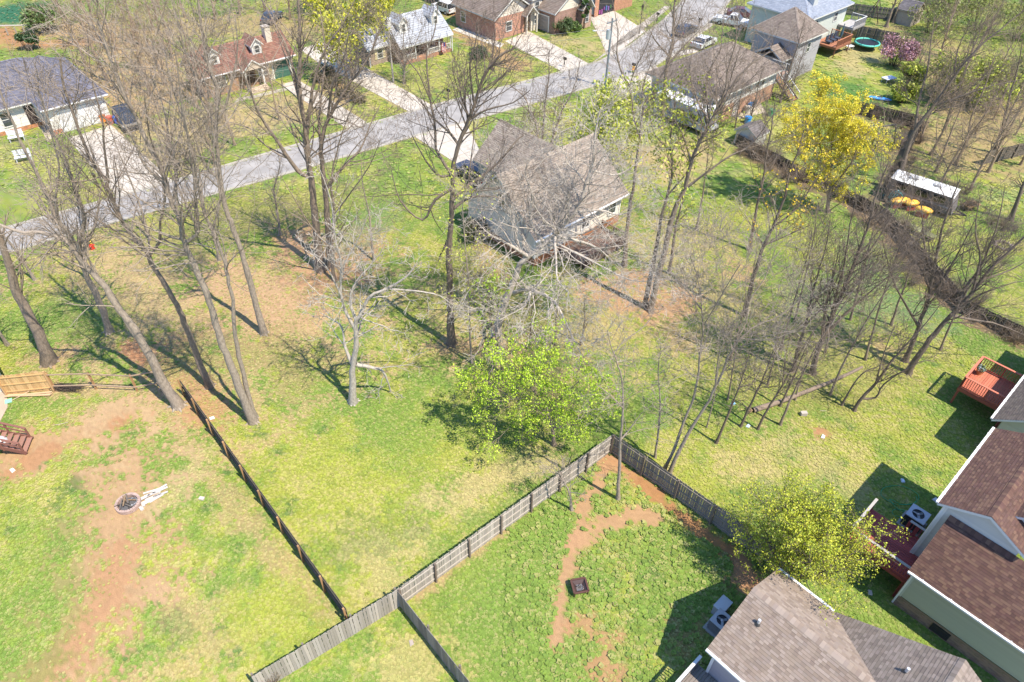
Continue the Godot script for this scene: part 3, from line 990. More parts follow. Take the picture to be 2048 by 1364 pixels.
		paint(g, [Vector3(11.78, 0.00, -26.40), Vector3(13.32, 0.00, -24.98)], 1.3, YG, 0.8, 1.0)
		paint(g, [Vector3(27.79, -0.00, -29.26), Vector3(26.17, 0.00, -30.04)], 2.4, YG, 0.4, 1.1)
		# fenced yard, clumpy and green, with a worn red path
		paint(g, [Vector3(-3.02, 0.00, -19.34), Vector3(1.02, 0.00, -22.56), Vector3(1.04, 0.00, -16.94), Vector3(-1.17, 0.00, -14.86), Vector3(4.73, 0.00, -14.76)], 3.2, GR, 0.8, 0.6)
		paint(g, [Vector3(2.77, 0.00, -23.62)], 1.3, GR, 0.9, 0.7)
		paint(g, [Vector3(8.39, 0.00, -21.80), Vector3(10.72, 0.00, -20.61), Vector3(8.74, 0.00, -18.51)], 2.2, GR, 0.75, 0.9)
		paint(g, [Vector3(6.15, 0.00, -27.18), Vector3(5.45, 0.00, -26.21), Vector3(4.43, 0.00, -24.36), Vector3(3.87, 0.00, -22.15), Vector3(3.17, 0.00, -20.10), Vector3(2.82, 0.00, -17.80), Vector3(2.61, 0.00, -16.20)], 0.5, RD.lerp(TAN, 0.6), 0.95, 1.1, 0.85)
		paint(g, [Vector3(3.85, 0.00, -21.67), Vector3(5.36, 0.00, -23.02), Vector3(7.18, 0.00, -23.75), Vector3(8.63, 0.00, -23.62)], 0.6, RD.lerp(TAN, 0.6), 0.95, 1.05, 0.85)
		paint(g, [Vector3(6.52, 0.00, -27.78), Vector3(8.31, 0.00, -25.74), Vector3(11.13, 0.00, -22.85), Vector3(13.23, 0.00, -20.68)], 0.65, RD, 0.9, 0.8, 0.9)
		paint(g, [Vector3(6.04, -0.00, -27.77), Vector3(7.19, 0.00, -26.64)], 0.8, RD.lerp(TAN, 0.5), 0.8, 0.9, 0.8)
		paint(g, [Vector3(13.09, 0.00, -20.08), Vector3(13.70, 0.00, -19.21)], 1.3, RD.lerp(LIT, 0.4), 1.0, 0.7, 0.95)
		paint(g, [Vector3(4.13, 0.00, -17.02), Vector3(5.21, 0.00, -16.01), Vector3(4.47, 0.00, -14.51), Vector3(5.47, 0.00, -14.78)], 0.9, RD.lerp(TAN, 0.4), 0.85, 1.3, 0.7)
		paint(g, [Vector3(-4.81, 0.00, -18.43), Vector3(-1.51, 0.00, -21.51), Vector3(1.31, 0.00, -24.27)], 0.42, TAN, 0.75, 1.2, 0.6)
		paint(g, [Vector3(8.84, 0.00, -17.41), Vector3(9.10, 0.00, -15.86), Vector3(9.83, 0.00, -17.17)], 0.9, RD.lerp(TAN, 0.3), 0.6, 1.3, 0.6)
		# bottom yard and the strip between the near houses
		paint(g, [Vector3(-5.59, 0.00, -14.75), Vector3(-3.12, 0.00, -14.57), Vector3(-4.74, 0.00, -15.76)], 1.5, ST.lerp(YG, 0.4), 0.85, 1.2, 0.1)
		paint(g, [Vector3(18.30, 0.00, -18.48), Vector3(21.20, 0.00, -15.91), Vector3(23.69, 0.00, -13.81)], 1.7, GR, 0.8, 0.8)
		paint(g, [Vector3(13.92, 0.00, -25.00), Vector3(16.15, 0.00, -24.36), Vector3(18.66, 0.00, -24.79)], 1.6, GR.lerp(DG, 0.4), 0.5, 1.5)
	for g in [far]:
		paint(g, [Vector3(-74.47, 0.00, -108.88)], 7.0, K(0.025, 0.12, 0.055), 1.0, 0.3)
		paint(g, [Vector3(-72.67, 0.00, -100.34), Vector3(-65.65, 0.00, -94.99), Vector3(-60.03, 0.00, -97.29)], 3.2, RD, 0.9, 0.7, 0.5)
		paint(g, [Vector3(-66.35, 0.00, -92.56), Vector3(-62.16, 0.00, -93.40)], 2.6, GR, 0.8, 0.6)
		paint(g, [Vector3(-63.01, 0.00, -102.08), Vector3(-53.80, 0.00, -98.71), Vector3(-42.66, 0.00, -82.32), Vector3(-44.44, 0.00, -77.91), Vector3(-52.34, 0.00, -86.36)], 6.0, LIT, 0.85, 0.9, 0.4)
		paint(g, [Vector3(-50.61, 0.00, -102.99), Vector3(-41.82, 0.00, -106.87), Vector3(-31.68, 0.00, -104.39)], 6.0, LIT.lerp(OLV, 0.4), 0.85, 0.9, 0.4)
		paint(g, [Vector3(-36.00, 0.00, -65.01), Vector3(-34.16, 0.00, -73.24), Vector3(-27.16, 0.00, -76.22), Vector3(-22.37, 0.00, -80.65), Vector3(-40.78, 0.00, -70.41)], 4.5, ST.lerp(LIT, 0.45), 0.8, 1.0, 0.3)
		paint(g, [Vector3(-23.62, 0.00, -86.61), Vector3(-20.29, 0.00, -82.23)], 2.2, LIT, 0.8, 0.9, 0.4)
		paint(g, [Vector3(-52.08, 0.00, -66.33), Vector3(-45.97, 0.00, -63.43), Vector3(-44.98, 0.00, -59.49)], 3.0, YG.lerp(ST, 0.4), 0.5, 1.1)
		paint(g, [Vector3(-14.71, 0.00, -85.60), Vector3(-8.79, 0.00, -89.18), Vector3(-2.50, 0.00, -92.99)], 4.0, YG.lerp(ST, 0.3), 0.7, 0.9)
		paint(g, [Vector3(-8.73, 0.00, -106.09), Vector3(-2.64, 0.00, -97.51), Vector3(-0.52, 0.00, -93.12)], 2.6, RD.lerp(LIT, 0.5), 0.8, 0.8, 0.5)
		paint(g, [Vector3(-10.45, 0.00, -113.88)], 3.0, RD.lerp(TAN, 0.4), 0.9, 0.7, 0.7)
		paint(g, [Vector3(5.80, 0.00, -104.00), Vector3(9.87, 0.00, -100.29)], 2.4, TAN.lerp(ST, 0.5), 0.6, 1.1, 0.3)
		paint(g, [Vector3(9.60, 0.00, -107.44), Vector3(16.06, 0.00, -105.78)], 3.0, GR, 0.6, 0.9)
		paint(g, [Vector3(16.01, 0.00, -120.19), Vector3(20.82, 0.00, -120.06)], 5.0, GR, 0.6, 0.9)
		paint(g, [Vector3(28.41, 0.00, -105.63)], 2.6, GR, 0.9, 0.6)
		paint(g, [Vector3(44.20, 0.00, -94.33), Vector3(46.73, 0.00, -103.87), Vector3(48.61, 0.00, -99.14)], 2.6, ST, 0.7, 0.9, 0.2)
		paint(g, [Vector3(41.25, 0.00, -87.55), Vector3(42.09, 0.00, -84.56)], 3.6, K(0.07, 0.17, 0.03), 0.9, 0.6)
		paint(g, [Vector3(24.40, 0.00, -71.62), Vector3(30.73, 0.00, -70.79), Vector3(29.84, 0.00, -75.60)], 4.0, YG.lerp(ST, 0.35), 0.6, 1.0)
		paint(g, [Vector3(45.65, 0.00, -73.99), Vector3(49.67, 0.00, -70.65), Vector3(58.83, 0.00, -88.64), Vector3(60.49, 0.00, -100.90), Vector3(60.11, 0.00, -81.32)], 6.5, LIT.lerp(OLV, 0.35), 0.85, 1.0, 0.4)
		paint(g, [Vector3(55.88, 0.00, -110.86), Vector3(50.83, 0.00, -109.39)], 3.5, OLV.lerp(LIT, 0.5), 0.8, 1.0, 0.3)
		paint(g, [Vector3(72.18, 0.00, -121.59), Vector3(79.30, 0.00, -119.65), Vector3(70.12, 0.00, -107.59)], 6.0, YG.lerp(GR, 0.4), 0.6, 1.0)
		paint(g, [Vector3(45.26, 0.00, -58.33), Vector3(41.44, 0.00, -52.35), Vector3(49.16, 0.00, -61.26)], 3.0, GR.lerp(BG, 0.5), 0.7, 1.0)
	# creek bed of dark leaf mould under the brush
	for g in [near, far]:
		paint(g, [Vector3(24.55, 0.00, -69.88), Vector3(28.82, 0.00, -64.18), Vector3(32.47, 0.00, -59.99), Vector3(34.07, 0.00, -55.23), Vector3(34.70, 0.00, -46.97), Vector3(36.34, 0.00, -42.54), Vector3(39.17, 0.00, -39.73)], 1.5, LIT.lerp(K(0.08, 0.06, 0.04), 0.7), 0.95, 0.7, 0.8)
		paint(g, [Vector3(40.19, 0.00, -80.85), Vector3(46.10, 0.00, -77.81), Vector3(40.46, 0.00, -67.93), Vector3(35.87, 0.00, -60.62)], 1.8, LIT.lerp(K(0.07, 0.06, 0.035), 0.7), 0.9, 0.7, 0.8)
	for d in DRIVES:
		for g in [near, far]: fill(g, [d[1], d[2], d[4], d[3]], TAN, 0.6)
	for g in [near, far]: fill(g, ROAD_FAR + rev(ROAD_NEAR), K(0.2, 0.18, 0.15), 0.8)
	var mb := MB.new()
	grid_mesh(mb, near, null)
	grid_mesh(mb, far, near)
	# the land beyond, out to the horizon
	var o := [Vector3(-125, -0.02, -165), Vector3(130, -0.02, -165), Vector3(130, -0.02, -4), Vector3(-125, -0.02, -4)]
	var p := [Vector3(-1800, -0.02, -1800), Vector3(1800, -0.02, -1800), Vector3(1800, -0.02, 1800), Vector3(-1800, -0.02, 1800)]
	for k in 4:
		mb.quad(o[k], o[(k + 1) % 4], p[(k + 1) % 4], p[k], Vector3.UP, OLV)
	struct("ground", mb, M.ground)
	for q in [Vector3(-5.90, 0.00, -18.68), Vector3(6.46, 0.00, -28.99), Vector3(15.27, 0.00, -21.05), Vector3(13.49, 0.00, -14.40), Vector3(-1.57, 0.00, -13.20)]: yard_poly.append(Vector2(q.x, q.z))
	scatter("grass", "short spring grass of mixed green and straw blades over the yards", "grass", near, 560000, -44, 50, -60, -10.5, tuft_mesh(5, 0.16, 0.05), 0.45, 1.2, anywhere)
	scatter("clover", "deeper green leafy weeds in clumps over the fenced yard", "weeds", near, 26000, 0, 30, -40, -10.5, tuft_mesh(7, 0.3, 0.14), 0.45, 1.1, in_yard, 0.9)
	scatter("dark_weeds", "sparse tufts of darker green weeds dotted over the yards", "weeds", near, 5000, -44, 50, -60, -10.5, tuft_mesh(9, 0.16, 0.05), 0.5, 1.5, weedy, 0.62)
	scatter("fallen_leaves", "dry brown fallen leaves strewn over the bare soil beneath the trees", "leaf litter", near, 240000, -44, 50, -60, -10.5, tuft_mesh(3, 0.15, 0.02), 0.4, 1.1, wooded, 1.0, true)
	scatter("distant_grass", "thin grass of the lawns along the street", "grass", far, 90000, -110, 120, -140, -58, tuft_mesh(5, 0.4, 0.08), 0.5, 1.2, anywhere)

func rev(a: Array) -> Array:
	var b := a.duplicate()
	b.reverse()
	return b
# edges of the street, far side and near side, left to right
var ROAD_FAR := [Vector3(-49.52, 0.00, -48.36), Vector3(-45.36, 0.00, -51.54), Vector3(-35.97, 0.00, -58.71), Vector3(-24.92, 0.00, -67.68), Vector3(-10.34, 0.00, -79.39), Vector3(3.38, 0.00, -89.31), Vector3(10.86, 0.00, -94.94), Vector3(15.71, 0.00, -101.28), Vector3(22.18, 0.00, -112.87), Vector3(25.95, 0.00, -120.99), Vector3(28.75, 0.00, -128.81)]
var ROAD_NEAR := [Vector3(-47.47, 0.00, -45.12), Vector3(-43.40, 0.00, -48.04), Vector3(-34.35, 0.00, -54.77), Vector3(-21.88, 0.00, -63.85), Vector3(-9.69, 0.00, -73.12), Vector3(5.11, 0.00, -83.79), Vector3(16.55, 0.00, -92.18), Vector3(21.58, 0.00, -99.18), Vector3(27.96, 0.00, -111.02), Vector3(33.08, 0.00, -121.04), Vector3(36.99, 0.00, -129.51)]
# drives: name, then the left and right edge at the street end, then at the house end
var DRIVES := [
	["driveway", Vector3(-37.52, 0.00, -57.44), Vector3(-33.65, 0.00, -60.84), Vector3(-48.02, 0.00, -69.18), Vector3(-44.89, 0.00, -72.62), 4],
	["driveway", Vector3(-18.48, 0.00, -72.63), Vector3(-16.43, 0.00, -74.25), Vector3(-29.38, 0.00, -84.67), Vector3(-27.57, 0.00, -86.36), 5],
	["driveway", Vector3(-12.36, 0.00, -77.63), Vector3(-10.02, 0.00, -79.69), Vector3(-26.01, 0.00, -91.77), Vector3(-22.47, 0.00, -93.77), 7],
	["parking_pad", Vector3(-26.01, 0.00, -91.77), Vector3(-22.20, 0.00, -94.14), Vector3(-30.01, 0.00, -96.92), Vector3(-27.09, 0.00, -99.83), 2],
	["driveway", Vector3(5.69, 0.00, -91.12), Vector3(9.45, 0.00, -93.96), Vector3(-2.06, 0.00, -101.81), Vector3(1.20, 0.00, -106.39), 5],
	["driveway", Vector3(12.17, 0.00, -96.11), Vector3(18.62, 0.00, -107.68), Vector3(10.61, 0.00, -113.85), Vector3(14.32, 0.00, -117.53), 3],
	["driveway", Vector3(-11.41, 0.00, -71.80), Vector3(-5.98, 0.00, -75.75), Vector3(-4.69, 0.00, -64.01), Vector3(-3.16, 0.00, -66.20), 3],
	["driveway", Vector3(10.95, 0.00, -87.85), Vector3(18.16, 0.00, -94.37), Vector3(17.04, 0.00, -77.47), Vector3(21.46, 0.00, -81.15), 3],
	["driveway", Vector3(19.83, 0.00, -96.63), Vector3(21.78, 0.00, -99.57), Vector3(24.53, 0.00, -99.38), Vector3(26.16, 0.00, -101.43), 2],
	["driveway", Vector3(30.44, 0.00, -115.86), Vector3(32.81, 0.00, -120.51), Vector3(32.74, 0.00, -108.72), Vector3(35.16, 0.00, -112.70), 2],
]
func roads() -> void:
	var mb := MB.new()
	strip(mb, ROAD_FAR, ROAD_NEAR, 0.05, 0.06, K(0.33, 0.31, 0.295))
	struct("road", mb, M.asphalt)
	for e in [[ROAD_FAR, -1.0], [ROAD_NEAR, 1.0]]:
		var out := []
		var inn := []
		for k in e[0].size():
			var a: Vector3 = e[0][maxi(k - 1, 0)]
			var b: Vector3 = e[0][mini(k + 1, e[0].size() - 1)]
			var s := (b - a).cross(Vector3.UP).normalized() * float(e[1])
			inn.append(e[0][k] - s * 0.05)
			out.append(e[0][k] + s * 0.32)
		var cb := MB.new()
		strip(cb, inn, out, 0.075, 0.12, K(0.36, 0.33, 0.28))
		struct("kerb", cb, M.concrete)
	for d in DRIVES: drive(d[0], d[1], d[2], d[3], d[4], d[5], K(0.47, 0.42, 0.36))
	flat("walkway", [Vector3(-25.60, 0.00, -88.75), Vector3(-25.53, 0.00, -89.58), Vector3(-12.29, 0.00, -96.84), Vector3(-11.92, 0.00, -95.94)], 0.04, 0.06, K(0.4, 0.35, 0.28), M.concrete)
	flat("walkway", [Vector3(-33.25, 0.00, -79.28), Vector3(-33.32, 0.00, -80.27), Vector3(-28.28, 0.00, -83.98), Vector3(-27.91, 0.00, -83.24)], 0.04, 0.06, K(0.38, 0.34, 0.28), M.concrete)
	flat("walkway", [Vector3(-53.11, 0.00, -72.91), Vector3(-52.72, 0.00, -73.44), Vector3(-49.50, 0.00, -69.69), Vector3(-49.70, 0.00, -68.27)], 0.05, 0.06, K(0.42, 0.36, 0.29), M.concrete)
	flat("walkway", [Vector3(9.31, 0.00, -93.78), Vector3(10.21, 0.00, -95.26), Vector3(15.85, 0.00, -106.62), Vector3(23.18, 0.00, -119.74), Vector3(24.08, 0.00, -119.31), Vector3(16.55, 0.00, -104.98)], 0.045, 0.06, K(0.38, 0.34, 0.29), M.concrete)
	flat("walkway", [Vector3(17.26, 0.00, -92.56), Vector3(17.98, 0.00, -94.00), Vector3(28.95, 0.00, -112.23), Vector3(29.59, 0.00, -111.59)], 0.045, 0.06, K(0.38, 0.34, 0.29), M.concrete)
	flat("side_path", [Vector3(-9.82, 0.00, -106.01), Vector3(-8.97, 0.00, -107.37), Vector3(-2.17, 0.00, -100.81), Vector3(-2.69, 0.00, -99.21)], 0.04, 0.06, K(0.5, 0.46, 0.4), M.concrete)
	flat("patio", [Vector3(25.24, 0.00, -77.94), Vector3(29.42, 0.00, -80.22), Vector3(29.40, 0.00, -83.06), Vector3(25.67, 0.00, -80.41)], 0.05, 0.06, K(0.42, 0.37, 0.3), M.concrete)
	flat("patio", [Vector3(-34.81, 0.00, -32.68), Vector3(-34.08, 0.00, -32.23), Vector3(-33.28, 0.00, -30.89), Vector3(-33.08, 0.00, -29.58)], 0.06, 0.08, K(0.42, 0.33, 0.26), M.concrete)

func ac_unit(label: String, u: float, w: float, s: float, hh: float, top: Color, side: Color) -> void:
	var a := house("air_conditioner", label, "air conditioner", u, w)
	var pad := MB.new()
	pad.box(Vector3(0, 0.05, 0), Vector3(s + 0.25, 0.1, s + 0.25), K(0.3, 0.29, 0.27))
	part("pad", pad, a, M.concrete)
	var cb := MB.new()
	cb.box(Vector3(0, hh / 2.0, 0), Vector3(s - 0.08, hh - 0.1, s - 0.08), tint(side, 0.4))
	for k in 14:
		for d in [-1, 1]:
			var y := 0.16 + k * (hh - 0.25) / 14.0
			cb.box(Vector3(0, y, d * (s / 2.0 - 0.02)), Vector3(s - 0.04, 0.025, 0.03), side)
			cb.box(Vector3(d * (s / 2.0 - 0.02), y, 0), Vector3(0.03, 0.025, s - 0.08), side)
	part("cabinet", cb, a, M.metal)
	var tp := MB.new()
	var r := s * 0.32
	for k in 24:
		var a0 := TAU * k / 24.0
		var a1 := TAU * (k + 1) / 24.0
		var c0 := Vector3(cos(a0), 0, sin(a0))
		var c1 := Vector3(cos(a1), 0, sin(a1))
		var e0 := c0 / maxf(absf(c0.x), absf(c0.z)) * s / 2.0
		var e1 := c1 / maxf(absf(c1.x), absf(c1.z)) * s / 2.0
		var y := Vector3(0, hh + 0.03, 0)
		tp.quad(c0 * r + y, c1 * r + y, e1 + y, e0 + y, Vector3.UP, top)
		tp.quad(c0 * r + y, c1 * r + y, c1 * r + y - Vector3(0, 0.1, 0), c0 * r + y - Vector3(0, 0.1, 0), -c0, tint(top, 0.7))
		tp.quad(e0 + y, e1 + y, e1 + y - Vector3(0, 0.07, 0), e0 + y - Vector3(0, 0.07, 0), e0, top)
	part("top_panel", tp, a, M.metal)
	var well := MB.new()
	well.tube([Vector3(0, hh - 0.25, 0), Vector3(0, hh - 0.03, 0)], [r, r], 20, K(0.015, 0.015, 0.018), true)
	part("fan_well", well, a, M.metal)
	var fan := MB.new()
	for k in 3:
		var an := TAU * k / 3.0 + 0.5
		fan.box(Vector3(cos(an), 0, sin(an)) * r * 0.5 + Vector3(0, hh - 0.005, 0), Vector3(r * 0.8, 0.015, r * 0.4), K(0.2, 0.22, 0.25), Basis(Vector3.UP, -an) * Basis(Vector3.RIGHT, 0.25))
	fan.ellipsoid(Vector3(0, hh, 0), Vector3(0.1, 0.05, 0.1), K(0.3, 0.3, 0.33), 10, 5)
	part("fan", fan, a, M.metal)

func near_houses() -> void:
	# tan-roofed house at the bottom edge
	var tan_t := [K(0.245, 0.19, 0.15), K(0.27, 0.212, 0.17), K(0.215, 0.166, 0.134), K(0.3, 0.242, 0.2), K(0.25, 0.2, 0.168)]
	var white := K(0.62, 0.62, 0.62)
	var h := house("house", "single-storey house with a tan shingle roof and lavender-grey walls at the bottom edge", "house", 19.6, 0.0)
	var wb := MB.new()
	wall_ring(wb, 17.0, 22.2, -3.75, 9.0, 0.0, 3.45, K(0.3, 0.285, 0.31))
	lap(wb, A(22.2, 0, -3.75), A(17.0, 0, -3.75), 3.45, 3.45, Vector3(0, 0, -1), K(0.3, 0.285, 0.31), 0.16, 0.5, 5.05)
	lap(wb, A(22.2, 0, 8.2), A(22.2, 0, -0.8), 3.45, 3.45, Vector3(1, 0, 0), K(0.3, 0.285, 0.31), 0.16, 0.5, 6.2)
	part("wall", wb, h, M.paint)
	var r1 := gable_roof(h, "w", 16.6, 22.55, -4.1, 9.0, 3.4, 5.25, tan_t, K(0.5, 0.48, 0.45), 0.2, 0.145)
	var r2 := gable_roof(h, "u", 19.0, 22.6, -1.07, 8.5, 3.4, 6.35, [K(0.2, 0.162, 0.135), K(0.225, 0.185, 0.158), K(0.175, 0.142, 0.12), K(0.25, 0.205, 0.175)], K(0.4, 0.37, 0.34), 0.2, 0.145, "wing_roof")
	gutter(h, A(16.55, 3.38, -4.1), A(16.55, 3.38, 9.0))
	gutter(h, A(22.62, 3.38, -4.1), A(22.62, 3.38, -1.1))
	corner_board(h, A(17.0, 0, -3.75), 0.0, 3.4, white)
	corner_board(h, A(22.2, 0, -3.75), 0.0, 3.4, white)
	window(h, A(16.98, 2.3, -1.0), "-u", 1.2, 1.3, white)
	door(h, A(16.98, 2.0, 1.2), "-u", 0.9, 2.0, K(0.5, 0.5, 0.5))
	var p1 := Vector3(11.39, 4.20, -15.04)
	vent_pipe(r1, A(p1.dot(U), 3.4 + (p1.dot(U) - 16.6) * 0.622, p1.dot(W)))
	var p2 := Vector3(16.76, 5.20, -12.68)
	vent_pipe(r2, A(p2.dot(U), 3.4 + (p2.dot(W) + 1.07) * 0.617, p2.dot(W)))
	deck("porch", "grey board porch with white railings beside the tan-roofed house", 13.6, 16.95, -4.35, 2.0, 0.95, K(0.22, 0.19, 0.17), "u", [[13.6, -4.28, 16.9, -4.28], [13.67, -4.2, 13.67, 2.0]], K(0.62, 0.62, 0.62))
	ac_unit("grey air conditioner tucked under the eave of the tan-roofed house", 19.7, -4.75, 0.95, 0.9, K(0.33, 0.33, 0.35), K(0.22, 0.22, 0.23))
	var ub := house("utility_box", "flat pale utility box beside the air conditioner of the tan-roofed house", "utility box", 20.5, -5.25)
	var q := MB.new()
	q.box(Vector3(0, 0.4, 0), Vector3(0.85, 0.8, 0.55), K(0.36, 0.38, 0.42))
	part("cabinet", q, ub, M.metal)
	q = MB.new()
	q.box(Vector3(0, 0.83, 0), Vector3(0.9, 0.06, 0.6), K(0.42, 0.44, 0.48))
	part("lid", q, ub, M.metal)
	# brown-roofed house at the right edge
	var br := [K(0.105, 0.056, 0.043), K(0.12, 0.066, 0.05), K(0.09, 0.048, 0.038), K(0.15, 0.088, 0.062), K(0.11, 0.06, 0.049)]
	var sage := K(0.42, 0.43, 0.34)
	h = house("house", "brown-roofed two-storey house with sage siding and white trim at the right edge", "house", 30.0, 2.0)
	wb = MB.new()
	var w2 := MB.new()
	wall_ring(wb, 27.85, 31.9, 0.7, 10.0, 0.85, 3.4, sage, 0.13)
	lap(wb, A(31.9, 0, 0.7), A(27.85, 0, 0.7), 3.4, 3.4, Vector3(0, 0, -1), sage, 0.13, 0.5, 5.4)
	wall_ring(wb, 29.95, 36.6, 0.05, 3.4, 0.85, 6.15, K(0.5, 0.5, 0.48), 0.13)
	lap(wb, A(29.95, 0, 0.05), A(29.95, 0, 3.4), 6.15, 6.15, Vector3(-1, 0, 0), K(0.5, 0.5, 0.48), 0.13, 0.5, 7.05)
	lap(wb, A(31.2, 0, 2.0), A(31.2, 0, 6.4), 6.4, 6.4, Vector3(-1, 0, 0), K(0.5, 0.5, 0.5), 0.13, 0.5, 7.9)
	part("siding", wb, h, M.paint)
	wall_ring(w2, 27.8, 36.6, 0.65, 10.0, 0.0, 0.85, K(0.33, 0.25, 0.2), 0.85)
	part("foundation", w2, h, M.brick)
	gable_roof(h, "w", 27.45, 32.35, 0.35, 10.0, 3.3, 5.72, br, white, 0.2, 0.145)
	gable_roof(h, "u", 29.68, 37.0, -0.35, 3.75, 6.2, 7.25, br, white, 0.2, 0.145, "upper_roof")
	gable_roof(h, "u", 31.0, 36.8, 1.95, 6.45, 6.55, 8.0, br, white, 0.2, 0.145, "front_roof")
	gutter(h, A(27.4, 3.28, 0.35), A(27.4, 3.28, 10.0))
	gutter(h, A(29.7, 6.18, -0.41), A(37.0, 6.18, -0.41))
	downspout(h, A(29.9, 0.1, -0.05), A(29.9, 6.0, -0.05))
	downspout(h, A(27.78, 0.1, 0.62), A(27.78, 3.2, 0.62))
	corner_board(h, A(27.85, 0, 0.7), 0.85, 3.3, K(0.5, 0.52, 0.48))
	corner_board(h, A(29.95, 0, 0.05), 0.85, 6.1, white)
	q = MB.new()
	q.box(A(27.77, 0.42, 3.0), Vector3(0.06, 0.55, 0.9), K(0.02, 0.02, 0.02))
	for k in 4: q.box(A(27.73, 0.25 + k * 0.12, 3.0), Vector3(0.03, 0.02, 0.86), K(0.05, 0.05, 0.05))
	part("crawlspace_vent", q, h, M.paint)
	window(h, A(32.8, 2.6, 0.03), "-w", 1.0, 1.3, white)
	window(h, A(35.2, 4.9, 0.03), "-w", 1.0, 1.2, white)
	deck("deck", "maroon deck with pale weathered rail tops behind the brown-roofed house, half under a leafy tree", 28.1, 31.0, -2.85, 0.6, 1.8, K(0.36, 0.075, 0.07), "w", [[28.15, -2.8, 28.15, 0.55], [28.15, -2.8, 30.95, -2.8], [30.95, -0.9, 30.95, 0.0]], K(0.4, 0.38, 0.36))
	ac_unit("pale square air conditioner on a black cabinet beside the maroon deck", 33.4, -0.85, 1.05, 1.0, K(0.36, 0.37, 0.42), K(0.06, 0.06, 0.07))
	var hose := MB.new()
	var hp := []
	var rad := []
	for k in 60:
		var t := k / 59.0
		var c: Vector3 = Vector3(23.76, 0.00, -25.58).lerp(Vector3(23.19, 0.00, -24.29), smoothstep(0.45, 0.6, t))
		var a := t * 19.0
		var rr0 := lerpf(0.85, 0.42, smoothstep(0.4, 0.6, t)) * (1.0 + 0.25 * sin(a * 0.37))
		hp.append(c + Vector3(cos(a) * rr0 * 1.1, 0.05 + 0.03 * sin(k * 1.7), sin(a) * rr0 * 0.7))
		rad.append(0.017)
	hose.tube(hp, rad, 5, K(0.02, 0.3, 0.13))
	tag(part("garden_hose", hose, self, M.plastic), "loose green garden hose coiled on the shaded grass by the maroon deck", "hose")
	# next house along, only its roof corner and deck in view
	h = house("house", "grey-brown roof corner of the next house behind the orange deck", "house", 42.0, 1.0)
	wb = MB.new()
	wall_ring(wb, 41.8, 54.0, -0.3, 7.5, 0.0, 3.3, sage)
	lap(wb, A(41.8, 0, -0.3), A(41.8, 0, 7.5), 3.3, 3.3, Vector3(-1, 0, 0), sage, 0.16, 0.5, 6.3)
	part("wall", wb, h, M.paint)
	gable_roof(h, "u", 41.35, 54.0, -0.78, 8.0, 3.3, 6.6, [K(0.13, 0.105, 0.09), K(0.11, 0.09, 0.08), K(0.15, 0.125, 0.105)], white, 0.27, 0.14)
	gutter(h, A(41.4, 3.28, -0.84), A(54.0, 3.28, -0.84))
	deck("deck", "orange-stained deck with slatted railings and a planter in its corner at the right edge", 45.0, 48.1, -3.5, -0.35, 1.55, K(0.5, 0.15, 0.09), "u", [[45.05, -3.45, 45.05, -0.4], [45.05, -3.45, 48.05, -3.45], [48.05, -3.45, 48.05, -0.4]], K(0.56, 0.18, 0.11))
	var pl := house("planter", "terracotta pot with a pale blue plant in the corner of the orange deck", "planter", 47.3, -3.1)
	q = MB.new()
	q.tube([Vector3(0, 1.57, 0), Vector3(0, 1.6, 0), Vector3(0, 1.92, 0), Vector3(0, 1.95, 0)], [0.16, 0.17, 0.24, 0.26], 12, K(0.35, 0.15, 0.06), true)
	part("pot", q, pl, M.plastic)
	q = MB.new()
	for k in 120: leaf(q, Vector3(rr(-0.25, 0.25), rr(1.95, 2.3), rr(-0.25, 0.25)), 0.12, [K(0.3, 0.36, 0.42), K(0.12, 0.2, 0.1)])
	part("foliage", q, pl, M.leaf)

